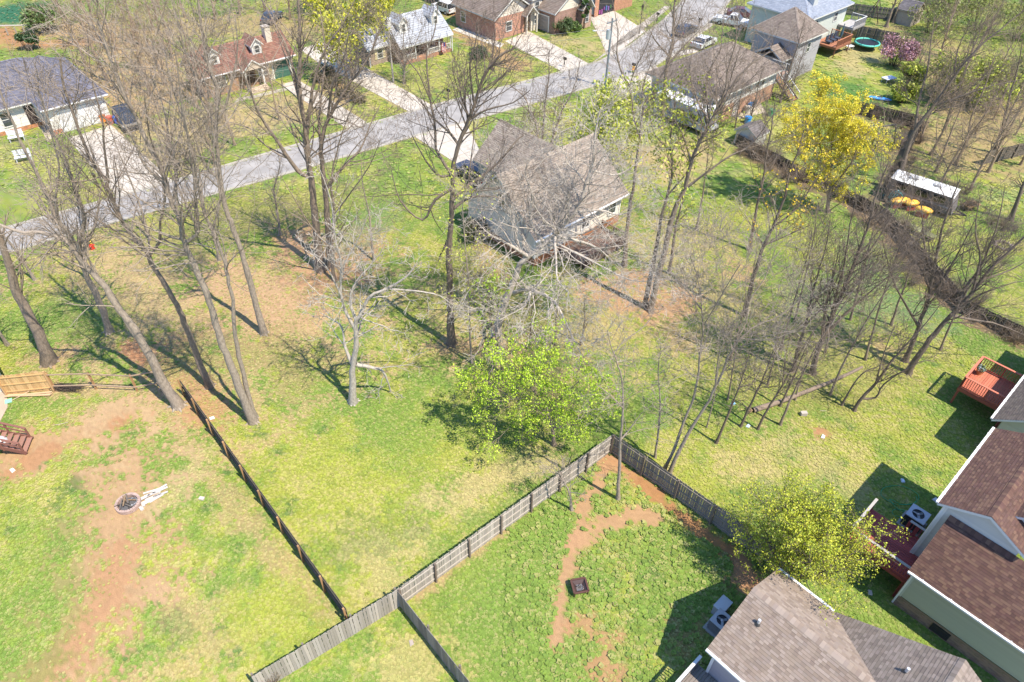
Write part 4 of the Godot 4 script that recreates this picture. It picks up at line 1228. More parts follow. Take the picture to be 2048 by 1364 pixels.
func middle_house() -> void:
	var t := [K(0.24, 0.195, 0.16), K(0.27, 0.225, 0.185), K(0.21, 0.17, 0.14), K(0.3, 0.25, 0.21)]
	var h := house("house", "house with weathered tan-grey roof hidden behind the bare crowns in the middle", "house", 40.0, -38.0)
	var wb := MB.new()
	var gcol := K(0.3, 0.29, 0.27)
	wall_ring(wb, 34.4, 45.1, -42.2, -33.8, 0.8, 3.2, K(0.62, 0.57, 0.5))
	lap(wb, A(34.4, 0, -42.2), A(34.4, 0, -33.8), 3.2, 3.2, Vector3(-1, 0, 0), K(0.62, 0.57, 0.5), 0.16, 0.5, 6.7)
	lap(wb, A(45.1, 0, -33.8), A(45.1, 0, -42.2), 3.2, 3.2, Vector3(1, 0, 0), K(0.62, 0.57, 0.5), 0.16, 0.5, 6.7)
	wall_ring(wb, 39.4, 45.6, -46.8, -41.0, 0.3, 3.1, gcol)
	lap(wb, A(45.6, 0, -46.8), A(39.4, 0, -46.8), 3.1, 3.1, Vector3(0, 0, -1), gcol, 0.16, 0.5, 5.7)
	part("siding", wb, h, M.paint)
	var f := MB.new()
	wall_ring(f, 34.36, 45.14, -42.24, -33.76, 0.0, 0.8, K(0.45, 0.22, 0.12), 0.8)
	wall_ring(f, 39.36, 45.64, -46.84, -41.0, 0.0, 0.3, K(0.4, 0.25, 0.16), 0.3)
	part("foundation", f, h, M.brick)
	gable_roof(h, "u", 33.9, 45.55, -42.75, -33.25, 2.95, 7.0, t, K(0.6, 0.6, 0.58), 0.34, 0.18)
	gable_roof(h, "w", 39.0, 46.0, -47.2, -40.0, 3.0, 6.0, t, K(0.4, 0.37, 0.33), 0.34, 0.18, "front_roof")
	window(h, A(34.38, 4.6, -37.9), "-u", 1.0, 1.6)
	window(h, A(44.0, 1.9, -33.78), "w", 1.0, 1.3)
	window(h, A(40.5, 1.9, -33.78), "w", 1.0, 1.3)
	door(h, A(38.6, 1.85, -33.78), "w", 0.9, 2.0, K(0.6, 0.6, 0.58))
	gutter(h, A(33.9, 2.95, -33.2), A(45.5, 2.95, -33.2))
	corner_board(h, A(34.4, 0, -42.2), 0.8, 3.1)
	corner_board(h, A(34.4, 0, -33.8), 0.8, 3.1)
	corner_board(h, A(45.1, 0, -33.8), 0.8, 3.1)
	deck("deck", "low brown deck behind the house in the middle, seen through bare branches", 37.2, 42.6, -33.6, -30.6, 0.55, K(0.17, 0.105, 0.08), "u", [[37.3, -30.65, 42.5, -30.65], [42.5, -33.5, 42.5, -30.7]], K(0.2, 0.13, 0.1), 0.8)

func far_houses() -> void:
	var white := K(0.6, 0.6, 0.58)
	# slate-blue roof, left edge
	var t := [K(0.115, 0.115, 0.15), K(0.14, 0.14, 0.18), K(0.1, 0.1, 0.13), K(0.16, 0.155, 0.19)]
	var h := house("house", "white house with a slate-blue hip roof and double garage at the left edge", "house", 11.0, -89.0)
	var wb := MB.new()
	wall_ring(wb, 12.1, 18.0, -95.0, -84.9, 0.0, 2.95, K(0.62, 0.61, 0.57), 0.3)
	wall_ring(wb, 2.0, 12.1, -98.0, -88.2, 0.45, 2.95, K(0.62, 0.61, 0.57), 0.3)
	part("wall", wb, h, M.paint)
	var f := MB.new()
	wall_ring(f, 1.96, 12.05, -98.0, -88.16, 0.0, 0.45, K(0.5, 0.25, 0.13), 0.45)
	f.box(A(12.5, 0.25, -84.85), Vector3(0.9, 0.5, 0.12), K(0.5, 0.22, 0.12))
	part("foundation", f, h, M.brick)
	hip_roof(h, 1.5, 18.4, -98.5, -87.6, 2.9, 5.7, t, white, 0.45, 0.24)
	hip_roof(h, 11.6, 18.45, -97.0, -84.4, 2.95, 5.3, t, white, 0.45, 0.24)
	garage_door(h, A(15.3, 1.1, -84.88), "w", 4.6, 2.15, K(0.66, 0.66, 0.66))
	window(h, A(8.9, 1.55, -88.18), "w", 1.1, 1.5, white)
	window(h, A(4.8, 1.55, -88.18), "w", 1.1, 1.5, white)
	window(h, A(12.08, 1.6, -86.9), "-u", 0.8, 1.4, white)
	door(h, A(11.2, 1.45, -88.18), "w", 0.9, 2.0, K(0.04, 0.03, 0.03))
	var c := MB.new()
	c.box(A(8.2, 5.6, -95.5), Vector3(1.5, 3.4, 1.0), K(0.62, 0.6, 0.56))
	c.box(A(8.2, 7.33, -95.5), Vector3(1.6, 0.08, 1.1), K(0.4, 0.17, 0.1))
	part("chimney", c, h, M.brick)
	gutter(h, A(11.6, 2.93, -84.35), A(18.4, 2.93, -84.35))
	# red-brown roof with dormers
	t = [K(0.2, 0.095, 0.07), K(0.235, 0.115, 0.085), K(0.175, 0.085, 0.068), K(0.25, 0.135, 0.1)]
	h = house("house", "brick house with a red-brown roof, white dormers and green garage door", "house", 34.0, -85.6)
	wb = MB.new()
	var brick := K(0.4, 0.27, 0.19)
	wall_ring(wb, 28.4, 36.6, -88.0, -83.4, 0.0, 2.5, brick, 2.5)
	part("brick_wall", wb, h, M.brick)
	wb = MB.new()
	wall_ring(wb, 36.6, 40.0, -88.0, -83.6, 0.0, 2.5, K(0.58, 0.55, 0.48), 0.3)
	part("siding", wb, h, M.paint)
	wb = MB.new()
	lap(wb, A(28.4, 0, -88.0), A(28.4, 0, -83.4), 2.5, 2.5, Vector3(-1, 0, 0), K(0.2, 0.17, 0.15), 0.3, 0.5, 4.5)
	part("gable_siding", wb, h, M.paint)
	wb = MB.new()
	lap(wb, A(40.0, 0, -83.4), A(40.0, 0, -88.0), 2.5, 2.5, Vector3(1, 0, 0), K(0.5, 0.46, 0.4), 0.3, 0.5, 4.5)
	part("gable_siding", wb, h, M.paint)
	gable_roof(h, "u", 28.0, 40.4, -88.4, -82.9, 2.55, 4.75, t, white, 0.45, 0.22)
	for u in [30.6, 36.0]:
		wb = MB.new()
		wb.box(A(u, 3.95, -84.9), Vector3(1.25, 1.3, 2.0), white)
		wb.tri(A(u - 0.62, 4.6, -83.9), A(u + 0.62, 4.6, -83.9), A(u, 5.2, -83.9), Vector3(0, 0, 1), white)
		var d := part("dormer", wb, h, M.paint)
		var rb := MB.new()
		var sh := MB.new()
		plane(rb, sh, A(u - 0.85, 4.45, -86.2), A(u - 0.85, 4.45, -83.65), A(u, 5.3, -83.65), A(u, 5.3, -86.2), t, white, 0.45, 0.22)
		plane(rb, sh, A(u + 0.85, 4.45, -83.65), A(u + 0.85, 4.45, -86.2), A(u, 5.3, -86.2), A(u, 5.3, -83.65), t, white, 0.45, 0.22)
		part("dormer_roof", rb, d, M.paint)
		part("dormer_shingles", sh, d, M.shingle, true)
		window(h, A(u, 3.95, -83.88), "w", 0.65, 0.9, white)
	c = MB.new()
	c.box(A(38.2, 4.7, -85.2), Vector3(0.75, 2.2, 0.9), K(0.55, 0.5, 0.42))
	c.box(A(38.2, 5.83, -85.2), Vector3(0.85, 0.08, 1.0), K(0.35, 0.3, 0.25))
	part("chimney", c, h, M.paint)
	# entry porch with its gable
	wb = MB.new()
	for u in [33.2, 35.4]: wb.box(A(u, 1.15, -82.3), Vector3(0.2, 2.3, 0.2), white)
	part("porch_post", wb, h, M.paint)
	gable_roof(h, "w", 32.8, 35.8, -85.2, -82.0, 2.4, 3.6, t, white, 0.45, 0.22, "porch_roof")
	wb = MB.new()
	wb.tri(A(33.0, 2.4, -82.15), A(35.6, 2.4, -82.15), A(34.3, 3.45, -82.15), Vector3(0, 0, 1), K(0.5, 0.42, 0.33))
	part("porch_gable", wb, h, M.paint)
	wb = MB.new()
	for k in 3: wb.box(A(34.3, 0.3 - k * 0.1, -82.0 + k * 0.3), Vector3(2.4, 0.2, 0.5 + k * 0.02), K(0.5, 0.4, 0.3))
	part("steps", wb, h, M.concrete)
	door(h, A(34.3, 1.25, -83.38), "w", 0.95, 2.0, K(0.1, 0.06, 0.04))
	window(h, A(36.0, 1.5, -83.38), "w", 1.3, 1.1, white, K(0.42, 0.36, 0.16))
	window(h, A(30.4, 1.5, -83.38), "w", 1.5, 1.1, white, K(0.42, 0.36, 0.16))
	garage_door(h, A(38.5, 1.05, -83.58), "w", 2.2, 2.0, K(0.06, 0.14, 0.11))
	gutter(h, A(28.0, 2.52, -82.84), A(40.4, 2.52, -82.84))
	# pale grey metal roof with porch
	t = [K(0.36, 0.38, 0.42), K(0.39, 0.41, 0.45), K(0.34, 0.36, 0.4)]
	h = house("house", "house with a pale blue-grey roof, white dormers and a railed front porch", "house", 55.5, -80.0)
	wb = MB.new()
	wall_ring(wb, 52.2, 60.2, -83.4, -78.6, 0.0, 2.4, brick, 2.4)
	wall_ring(wb, 48.7, 52.2, -83.0, -79.6, 0.0, 2.2, K(0.36, 0.31, 0.26), 2.2)
	part("brick_wall", wb, h, M.brick)
	wb = MB.new()
	lap(wb, A(60.2, 0, -78.6), A(60.2, 0, -83.4), 2.3, 2.3, Vector3(1, 0, 0), white, 0.25, 0.5, 4.9)
	lap(wb, A(48.7, 0, -83.0), A(48.7, 0, -79.6), 2.2, 2.2, Vector3(-1, 0, 0), K(0.3, 0.3, 0.31), 0.25, 0.5, 3.7)
	part("siding", wb, h, M.paint)
	gable_roof(h, "u", 51.8, 60.6, -84.0, -76.8, 2.35, 5.1, t, white, 0.6, 0.3)
	gable_roof(h, "u", 48.4, 52.0, -83.3, -79.2, 2.25, 4.0, t, white, 0.6, 0.3, "wing_roof")
	for u in [53.6, 58.8]:
		wb = MB.new()
		wb.box(A(u, 4.1, -79.2), Vector3(1.2, 1.5, 1.8), white)
		wb.tri(A(u - 0.6, 4.85, -78.3), A(u + 0.6, 4.85, -78.3), A(u, 5.5, -78.3), Vector3(0, 0, 1), white)
		var d := part("dormer", wb, h, M.paint)
		var rb := MB.new()
		var sh := MB.new()
		plane(rb, sh, A(u - 0.8, 4.7, -80.6), A(u - 0.8, 4.7, -78.1), A(u, 5.65, -78.1), A(u, 5.65, -80.6), t, white, 0.6, 0.3)
		plane(rb, sh, A(u + 0.8, 4.7, -78.1), A(u + 0.8, 4.7, -80.6), A(u, 5.65, -80.6), A(u, 5.65, -78.1), t, white, 0.6, 0.3)
		part("dormer_roof", rb, d, M.paint)
		part("dormer_shingles", sh, d, M.shingle, true)
		window(h, A(u, 4.15, -78.28), "w", 0.6, 1.0, white)
	c = MB.new()
	c.box(A(52.1, 3.6, -79.6), Vector3(0.6, 3.4, 0.8), white)
	part("chimney", c, h, M.paint)
	wb = MB.new()
	wb.box(A(56.4, 0.2, -77.8), Vector3(8.2, 0.4, 1.5), K(0.42, 0.25, 0.17))
	part("porch_floor", wb, h, M.brick)
	for k in 5:
		wb = MB.new()
		wb.box(A(52.5 + k * 1.95, 1.35, -77.15), Vector3(0.13, 1.9, 0.13), white)
		part("porch_post", wb, h, M.paint)
		if k == 0 or k == 2: continue
		wb = MB.new()
		wb.bar(A(52.5 + k * 1.95 - 1.88, 1.15, -77.15), A(52.5 + k * 1.95 - 0.07, 1.15, -77.15), 0.07, 0.06, white)
		wb.bar(A(52.5 + k * 1.95 - 1.88, 0.55, -77.15), A(52.5 + k * 1.95 - 0.07, 0.55, -77.15), 0.05, 0.05, white)
		for j in 11: wb.bar(A(52.5 + k * 1.95 - 1.8 + j * 0.16, 0.56, -77.15), A(52.5 + k * 1.95 - 1.8 + j * 0.16, 1.13, -77.15), 0.05, 0.05, white)
		part("porch_railing", wb, h, M.paint)
	window(h, A(58.0, 1.4, -78.58), "w", 1.2, 1.3, white)
	window(h, A(54.2, 1.4, -78.58), "w", 1.0, 1.3, white)
	door(h, A(56.0, 1.4, -78.58), "w", 0.95, 2.0, K(0.06, 0.04, 0.03))
	window(h, A(50.5, 1.3, -79.58), "w", 0.8, 1.2, white, K(0.55, 0.48, 0.3))
	downspout(h, A(48.65, 0, -79.2), A(48.65, 2.2, -79.2))
	downspout(h, A(60.4, 0.1, -76.9), A(60.4, 2.3, -76.9))
	var fl := house("flag", "red, white and blue striped flag hanging at the porch of the pale-roofed house", "flag", 58.6, -76.7)
	wb = MB.new()
	wb.tube([A(58.6, 0.8, -77.1), A(58.6, 2.0, -76.5)], [0.02, 0.02], 6, K(0.5, 0.45, 0.4))
	part("pole", wb, fl, M.paint)
	wb = MB.new()
	for k in 7:
		wb.box(A(58.6 - 0.3 + k * 0.1, 1.1, -76.48 + 0.05 * sin(k * 1.3)), Vector3(0.1, 1.1, 0.02), K(0.45, 0.03, 0.05) if k % 2 == 0 else K(0.7, 0.7, 0.7))
	wb.box(A(58.75, 1.5, -76.45), Vector3(0.34, 0.5, 0.03), K(0.03, 0.04, 0.22))
	part("cloth", wb, fl, M.paint)
	# brick house with cream gables
	t = [K(0.2, 0.155, 0.125), K(0.22, 0.175, 0.145), K(0.18, 0.14, 0.115)]
	var cream := K(0.58, 0.53, 0.45)
	h = house("house", "brick house with brown roof, cream gables and attached garage at the top", "house", 74.0, -78.0)
	wb = MB.new()
	wall_ring(wb, 67.6, 74.6, -85.0, -76.3, 0.0, 3.0, K(0.48, 0.29, 0.22), 3.0)
	wall_ring(wb, 75.9, 82.0, -81.0, -72.8, 0.0, 3.0, K(0.36, 0.25, 0.21), 3.0)
	part("brick_wall", wb, h, M.brick)
	wb = MB.new()
	lap(wb, A(67.6, 0, -76.3), A(74.6, 0, -76.3), 3.0, 3.0, Vector3(0, 0, 1), cream, 0.3, 0.5, 5.3)
	lap(wb, A(75.9, 0, -72.8), A(82.0, 0, -72.8), 3.0, 3.0, Vector3(0, 0, 1), cream, 0.3, 0.5, 5.2)
	wall_ring(wb, 74.3, 76.4, -79.0, -76.0, 0.0, 4.4, cream, 0.4)
	part("siding", wb, h, M.paint)
	gable_roof(h, "w", 67.1, 75.1, -85.5, -75.8, 3.0, 5.6, t, white, 0.5, 0.25)
	gable_roof(h, "w", 75.4, 82.5, -81.5, -72.3, 3.0, 5.4, t, white, 0.5, 0.25, "garage_roof")
	gable_roof(h, "w", 72.6, 75.0, -77.5, -75.1, 2.6, 3.8, t, white, 0.5, 0.25, "entry_roof")
	gable_roof(h, "w", 80.4, 83.0, -74.5, -71.5, 2.8, 4.4, t, white, 0.5, 0.25, "bay_roof")
	hip_roof(h, 74.0, 76.7, -79.3, -75.7, 4.4, 5.4, t, white, 0.5, 0.25)
	wb = MB.new()
	wall_ring(wb, 80.7, 82.7, -74.5, -71.9, 0.0, 2.8, K(0.45, 0.33, 0.27), 2.8)
	part("bay_wall", wb, h, M.brick)
	window(h, A(81.7, 1.5, -71.88), "w", 0.7, 1.3, white)
	window(h, A(75.35, 3.3, -75.98), "w", 0.9, 1.2, white)
	window(h, A(75.35, 1.5, -75.98), "w", 0.9, 1.2, white)
	window(h, A(67.58, 1.6, -83.2), "-u", 1.0, 1.4, white)
	window(h, A(70.2, 1.5, -76.28), "w", 1.1, 1.3, white)
	door(h, A(73.7, 1.2, -76.28), "w", 1.0, 2.1, K(0.08, 0.05, 0.03))
	garage_door(h, A(75.88, 1.1, -76.0), "-u", 4.0, 2.1, K(0.33, 0.29, 0.27))
	for q in [[72.8, -75.3], [74.8, -75.3]]:
		wb = MB.new()
		wb.box(A(q[0], 1.3, q[1]), Vector3(0.2, 2.6, 0.2), cream)
		part("porch_post", wb, h, M.paint)
	# grey-sided house with brick front, top edge
	h = house("house", "grey-sided house with an open brick garage at the top edge", "house", 90.0, -78.0)
	wb = MB.new()
	wall_ring(wb, 86.1, 95.0, -86.0, -74.6, 0.4, 5.6, K(0.42, 0.44, 0.46), 0.3)
	part("siding", wb, h, M.paint)
	wb = MB.new()
	wall_ring(wb, 86.08, 95.0, -86.0, -74.58, 0.0, 0.4, K(0.4, 0.2, 0.13), 0.4)
	lap(wb, A(86.1, 0, -74.3), A(87.0, 0, -74.3), 0.0, 5.6, Vector3(0, 0, 1), K(0.5, 0.28, 0.19), 5.6)
	lap(wb, A(90.6, 0, -74.3), A(95.0, 0, -74.3), 0.0, 5.6, Vector3(0, 0, 1), K(0.5, 0.28, 0.19), 5.6)
	lap(wb, A(87.0, 0, -74.3), A(90.6, 0, -74.3), 2.4, 5.6, Vector3(0, 0, 1), K(0.5, 0.28, 0.19), 3.2)
	part("brick_front", wb, h, M.brick)
	wb = MB.new()
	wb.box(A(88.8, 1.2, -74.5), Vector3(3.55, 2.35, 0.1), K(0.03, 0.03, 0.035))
	for k in 6: wb.box(A(87.4 + k * 0.5, rr(0.4, 1.1), -74.38), Vector3(0.3, rr(0.4, 0.9), 0.1), K(rr(0.03, 0.3), rr(0.03, 0.3), rr(0.05, 0.35)))
	part("open_garage", wb, h, M.paint)
	gable_roof(h, "w", 85.7, 95.4, -86.4, -74.0, 5.6, 8.0, t, white, 0.5, 0.25)
	# dark outbuilding, top edge
	h = house("outbuilding", "dark brown outbuilding with a pale door at the top edge behind the white car", "outbuilding", 73.5, -94.0)
	wb = MB.new()
	wall_ring(wb, 71.3, 76.5, -97.0, -91.5, 0.0, 3.0, K(0.1, 0.08, 0.075), 0.25)
	part("wall", wb, h, M.paint)
	gable_roof(h, "u", 71.0, 76.8, -97.3, -91.2, 3.0, 4.6, [K(0.1, 0.1, 0.1), K(0.12, 0.12, 0.12)], K(0.3, 0.3, 0.3), 0.6, 0.3)
	door(h, A(72.6, 1.1, -91.48), "w", 1.0, 2.0, K(0.45, 0.5, 0.58))
	window(h, A(74.6, 1.5, -91.48), "w", 0.8, 0.9, white)
	# tan house behind the dark twiggy trees
	t = [K(0.2, 0.16, 0.135), K(0.225, 0.185, 0.155), K(0.18, 0.145, 0.122)]
	h = house("house", "tan-roofed house with a white rear wall and white back stairs behind twiggy trees", "house", 74.0, -44.0)
	wb = MB.new()
	wall_ring(wb, 67.6, 80.6, -48.5, -39.9, 1.9, 3.8, K(0.6, 0.59, 0.57), 0.25)
	part("siding", wb, h, M.paint)
	wb = MB.new()
	wall_ring(wb, 67.58, 80.62, -48.52, -39.88, 0.0, 1.9, K(0.46, 0.3, 0.22), 1.9)
	part("brick_wall", wb, h, M.brick)
	hip_roof(h, 67.0, 81.1, -49.2, -39.2, 3.75, 6.6, t, white, 0.45, 0.24)
	for u in [74.6, 76.4, 77.6]: window(h, A(u, 2.9, -39.88), "w", 0.7, 1.1, white)
	door(h, A(72.6, 1.1, -39.86), "w", 1.0, 2.0, K(0.5, 0.45, 0.42))
	var st := house("staircase", "brown wooden back stairs with white handrails climbing the white rear wall", "stairs", 81.5, -38.5)
	for k in 11:
		wb = MB.new()
		wb.box(A(82.0, 0.16 + k * 0.19, -37.6 - k * 0.26), Vector3(1.3, 0.05, 0.28), K(0.27, 0.14, 0.08))
		part("step", wb, st, M.wood)
	for s in [81.3, 82.7]:
		wb = MB.new()
		wb.bar(A(s, 0.95, -37.4), A(s, 3.1, -40.4), 0.09, 0.09, white)
		wb.bar(A(s, 0.1, -37.4), A(s, 2.2, -40.4), 0.06, 0.22, K(0.35, 0.25, 0.2))
		for k in 7: wb.bar(A(s, 0.1 + k * 0.35, -37.4 - k * 0.5), A(s, 0.95 + k * 0.35, -37.4 - k * 0.5), 0.06, 0.06, white)
		part("handrail", wb, st, M.paint)
	wb = MB.new()
	wb.box(A(82.6, 2.2, -41.6), Vector3(3.4, 0.12, 2.6), K(0.3, 0.2, 0.15))
	for q in [[81.0, -42.8], [84.2, -42.8], [84.2, -40.4]]: wb.box(A(q[0], 1.1, q[1]), Vector3(0.12, 2.2, 0.12), K(0.3, 0.2, 0.15))
	wb.bar(A(84.2, 3.1, -42.8), A(84.2, 3.1, -40.4), 0.08, 0.08, white)
	part("landing", wb, st, M.wood)
	# tan pyramid roof house
	h = house("house", "two-storey grey house with a tan pyramid roof beside the blue-roofed one", "house", 90.0, -44.5)
	wb = MB.new()
	wall_ring(wb, 87.0, 93.0, -47.6, -41.4, 0.0, 5.1, K(0.34, 0.33, 0.35), 0.28)
	part("siding", wb, h, M.paint)
	hip_roof(h, 86.5, 93.5, -48.1, -40.9, 5.0, 7.7, t, white, 0.5, 0.25)
	downspout(h, A(87.0, 0.1, -41.3), A(87.0, 4.9, -41.3))
	wb = MB.new()
	wall_ring(wb, 85.0, 87.2, -45.5, -42.0, 0.0, 3.0, K(0.36, 0.35, 0.36), 0.28)
	part("annex_wall", wb, h, M.paint)
	gable_roof(h, "u", 84.6, 87.2, -45.9, -41.6, 3.0, 4.2, t, white, 0.5, 0.25, "annex_roof")
	window(h, A(90.0, 3.6, -41.38), "w", 0.8, 1.2, white)
	# blue-grey roof house
	t = [K(0.25, 0.28, 0.34), K(0.28, 0.31, 0.37), K(0.23, 0.26, 0.32)]
	h = house("house", "pale sage house with a blue-grey hip roof and rear balcony at the top", "house", 101.0, -49.0)
	wb = MB.new()
	wall_ring(wb, 95.6, 106.5, -53.6, -45.0, 0.0, 5.2, K(0.46, 0.5, 0.46), 0.28)
	part("siding", wb, h, M.paint)
	hip_roof(h, 95.0, 107.0, -54.2, -44.4, 5.1, 7.8, t, white, 0.5, 0.25)
	c = MB.new()
	c.box(A(98.5, 6.9, -46.5), Vector3(1.2, 2.6, 1.0), K(0.45, 0.47, 0.47))
	c.box(A(98.5, 8.25, -46.5), Vector3(1.3, 0.1, 1.1), K(0.05, 0.05, 0.05))
	part("chimney", c, h, M.paint)
	for u in [98.0, 103.5]: window(h, A(u, 3.8, -44.98), "w", 0.9, 1.2, white)
	deck("balcony", "white-railed balcony at the back of the blue-roofed house", 105.0, 108.5, -44.9, -42.6, 2.5, K(0.45, 0.43, 0.42), "u", [[105.0, -42.65, 108.4, -42.65], [108.4, -44.8, 108.4, -42.7]], white)
	deck("deck", "orange-brown deck crowded with dark furniture beside the trampoline", 99.0, 103.2, -44.8, -41.6, 1.4, K(0.38, 0.16, 0.09), "u", [[99.0, -41.65, 103.1, -41.65], [103.1, -44.7, 103.1, -41.7]], K(0.42, 0.17, 0.09))
	var fs := house("patio_furniture", "dark cushioned patio seats and a folded umbrella on the crowded orange-brown deck", "patio furniture", 101.0, -43.2)
	for k in 3:
		wb = MB.new()
		wb.box(A(99.8 + k * 1.1, 1.72, -43.2), Vector3(0.7, 0.16, 0.7), K(0.05, 0.06, 0.09))
		wb.box(A(99.8 + k * 1.1, 2.1, -43.55), Vector3(0.7, 0.7, 0.14), K(0.05, 0.06, 0.09))
		for q in [[-0.3, -0.3], [0.3, -0.3], [0.3, 0.3], [-0.3, 0.3]]: wb.box(A(99.8 + k * 1.1 + q[0], 1.53, -43.2 + q[1]), Vector3(0.05, 0.24, 0.05), K(0.05, 0.05, 0.05))
		part("seat", wb, fs, M.plastic)
	wb = MB.new()
	wb.tube([A(102.6, 1.42, -43.0), A(102.6, 2.3, -43.0), A(102.6, 3.6, -43.0)], [0.05, 0.2, 0.03], 8, K(0.06, 0.12, 0.15), true)
	part("umbrella", wb, fs, M.plastic)
	# house at the left edge, only a corner
	h = house("house", "pale wall corner of the house cut off by the left edge", "house", -4.5, -47.5)
	wb = MB.new()
	wall_ring(wb, -9.0, -2.35, -53.0, -47.1, 0.0, 2.6, K(0.58, 0.55, 0.5), 0.2)
	part("wall", wb, h, M.paint)
	gable_roof(h, "w", -9.4, -2.0, -53.4, -46.6, 2.6, 4.6, [K(0.28, 0.27, 0.27), K(0.31, 0.3, 0.29)], white, 0.4, 0.2)

func fences() -> void:
	var grey := [K(0.42, 0.38, 0.33), K(0.36, 0.325, 0.28), K(0.48, 0.44, 0.39), K(0.31, 0.28, 0.25)]
	var dark := [K(0.12, 0.095, 0.075), K(0.15, 0.12, 0.095), K(0.1, 0.08, 0.065)]
	var corner := Vector3(6.41, 0.00, -28.38)
	var mid := Vector3(-5.51, 0.00, -17.77)
	var left := Vector3(-11.58, 0.00, -13.30)
	fence("wooden_fence", "weathered grey board fence running from the bottom edge to the inner corner post", left, mid, 1.78, grey, -1.0, true, true, K(0.2, 0.17, 0.14))
	fence("wooden_fence", "weathered grey fence with its posts and rails facing the clumpy green yard", mid, corner, 1.78, grey, 1.0, true, true, K(0.19, 0.15, 0.12))
	fence("wooden_fence", "brown-grey fence from the upper corner down to the leafy tree by the roof", corner, Vector3(15.40, 0.00, -19.99), 1.78, [K(0.25, 0.22, 0.185), K(0.21, 0.185, 0.16), K(0.29, 0.255, 0.215)], 1.0, true, true, K(0.17, 0.14, 0.11))
	fence("wooden_fence", "short dividing fence from the inner corner to the bottom edge", mid, Vector3(-0.46, 0.00, -12.13), 1.7, [K(0.24, 0.215, 0.19), K(0.2, 0.18, 0.16), K(0.28, 0.25, 0.22)], -1.0, true, true, K(0.2, 0.17, 0.13))
	fence("wooden_fence", "dark fence with orange new posts along the yard with the fire pit", Vector3(-22.03, 0.00, -32.42), Vector3(-7.95, 0.00, -16.81), 1.55, [K(0.13, 0.105, 0.085), K(0.16, 0.13, 0.105), K(0.11, 0.09, 0.075)], 1.0, true, true, K(0.4, 0.235, 0.11))
	# lumber panel and the unfinished run at the left
	var new := [K(0.6, 0.38, 0.17), K(0.64, 0.42, 0.2), K(0.55, 0.34, 0.15)]
	fence("fence_panel", "new orange-tan board fence panel with three rails at the left edge", Vector3(-33.96, 0.00, -32.00), Vector3(-30.94, 0.00, -32.58), 1.8, new, 1.0, true, true, K(0.5, 0.31, 0.15), "", 0.139)
	var f := thing("unfinished_fence", "unfinished fence of four posts and thin rails between the panel and a leaning trunk", "fence", Vector3(-30.94, 0.00, -32.58))
	var pts := [Vector3(-30.94, 0.00, -32.58), Vector3(-28.27, 0.00, -32.76), Vector3(-25.43, 0.00, -32.67), Vector3(-24.00, 0.00, -33.10)]
	for k in 4:
		var q := MB.new()
		q.box(Vector3(0, 0.8, 0), Vector3(0.11, 1.6, 0.11), K(0.42, 0.24, 0.11))
		var o := part("post", q, f, M.wood)
		o.position = pts[k] - pts[0]
		if k < 3:
			for y in [0.45, 1.5]:
				var r := MB.new()
				r.bar(pts[k] - pts[0] + Vector3(0, y, 0.07), pts[k + 1] - pts[0] + Vector3(0, y + rr(-0.05, 0.05), 0.07), 0.045, 0.09, K(0.4, 0.29, 0.2))
				part("rail", r, f, M.wood)
	# dark fences under the brush and in the far yards
	fence("wooden_fence", "dark fence buried in brown brush behind the yellow-leaved trees", Vector3(23.85, 0.00, -71.59), Vector3(34.39, 0.00, -56.69), 1.3, dark, 1.0)
	fence("wooden_fence", "dark fence under brush from the white trailer down towards the right edge", Vector3(34.39, 0.00, -56.69), Vector3(35.69, 0.00, -43.25), 1.3, dark, 1.0)
	fence("wooden_fence", "dark fence under brush running off the right edge above the orange deck", Vector3(35.69, 0.00, -43.25), Vector3(39.45, 0.00, -39.19), 1.3, dark, 1.0)
	fence("wooden_fence", "brown fence half hidden by brush behind the climbing frame", Vector3(39.58, 0.00, -80.82), Vector3(46.13, 0.00, -76.77), 1.5, dark, 1.0)
	fence("wooden_fence", "brown fence running down from the climbing frame to the white trailer", Vector3(46.13, 0.00, -76.77), Vector3(35.84, 0.00, -60.15), 1.4, dark, -1.0)
	fence("wooden_fence", "dark board fence behind the trampoline", Vector3(47.56, 0.00, -107.65), Vector3(53.96, 0.00, -103.97), 1.8, [K(0.17, 0.15, 0.14), K(0.14, 0.125, 0.115)], 1.0)
	fence("wooden_fence", "dark board fence at the top behind the swing set", Vector3(50.66, 0.00, -117.92), Vector3(59.92, 0.00, -114.34), 1.8, [K(0.15, 0.135, 0.13), K(0.18, 0.16, 0.15)], 1.0)
	fence("wooden_fence", "dark board fence by the woods at the right edge", Vector3(49.23, 0.00, -68.39), Vector3(57.38, 0.00, -71.87), 1.6, [K(0.14, 0.12, 0.1), K(0.17, 0.15, 0.12)], 1.0)

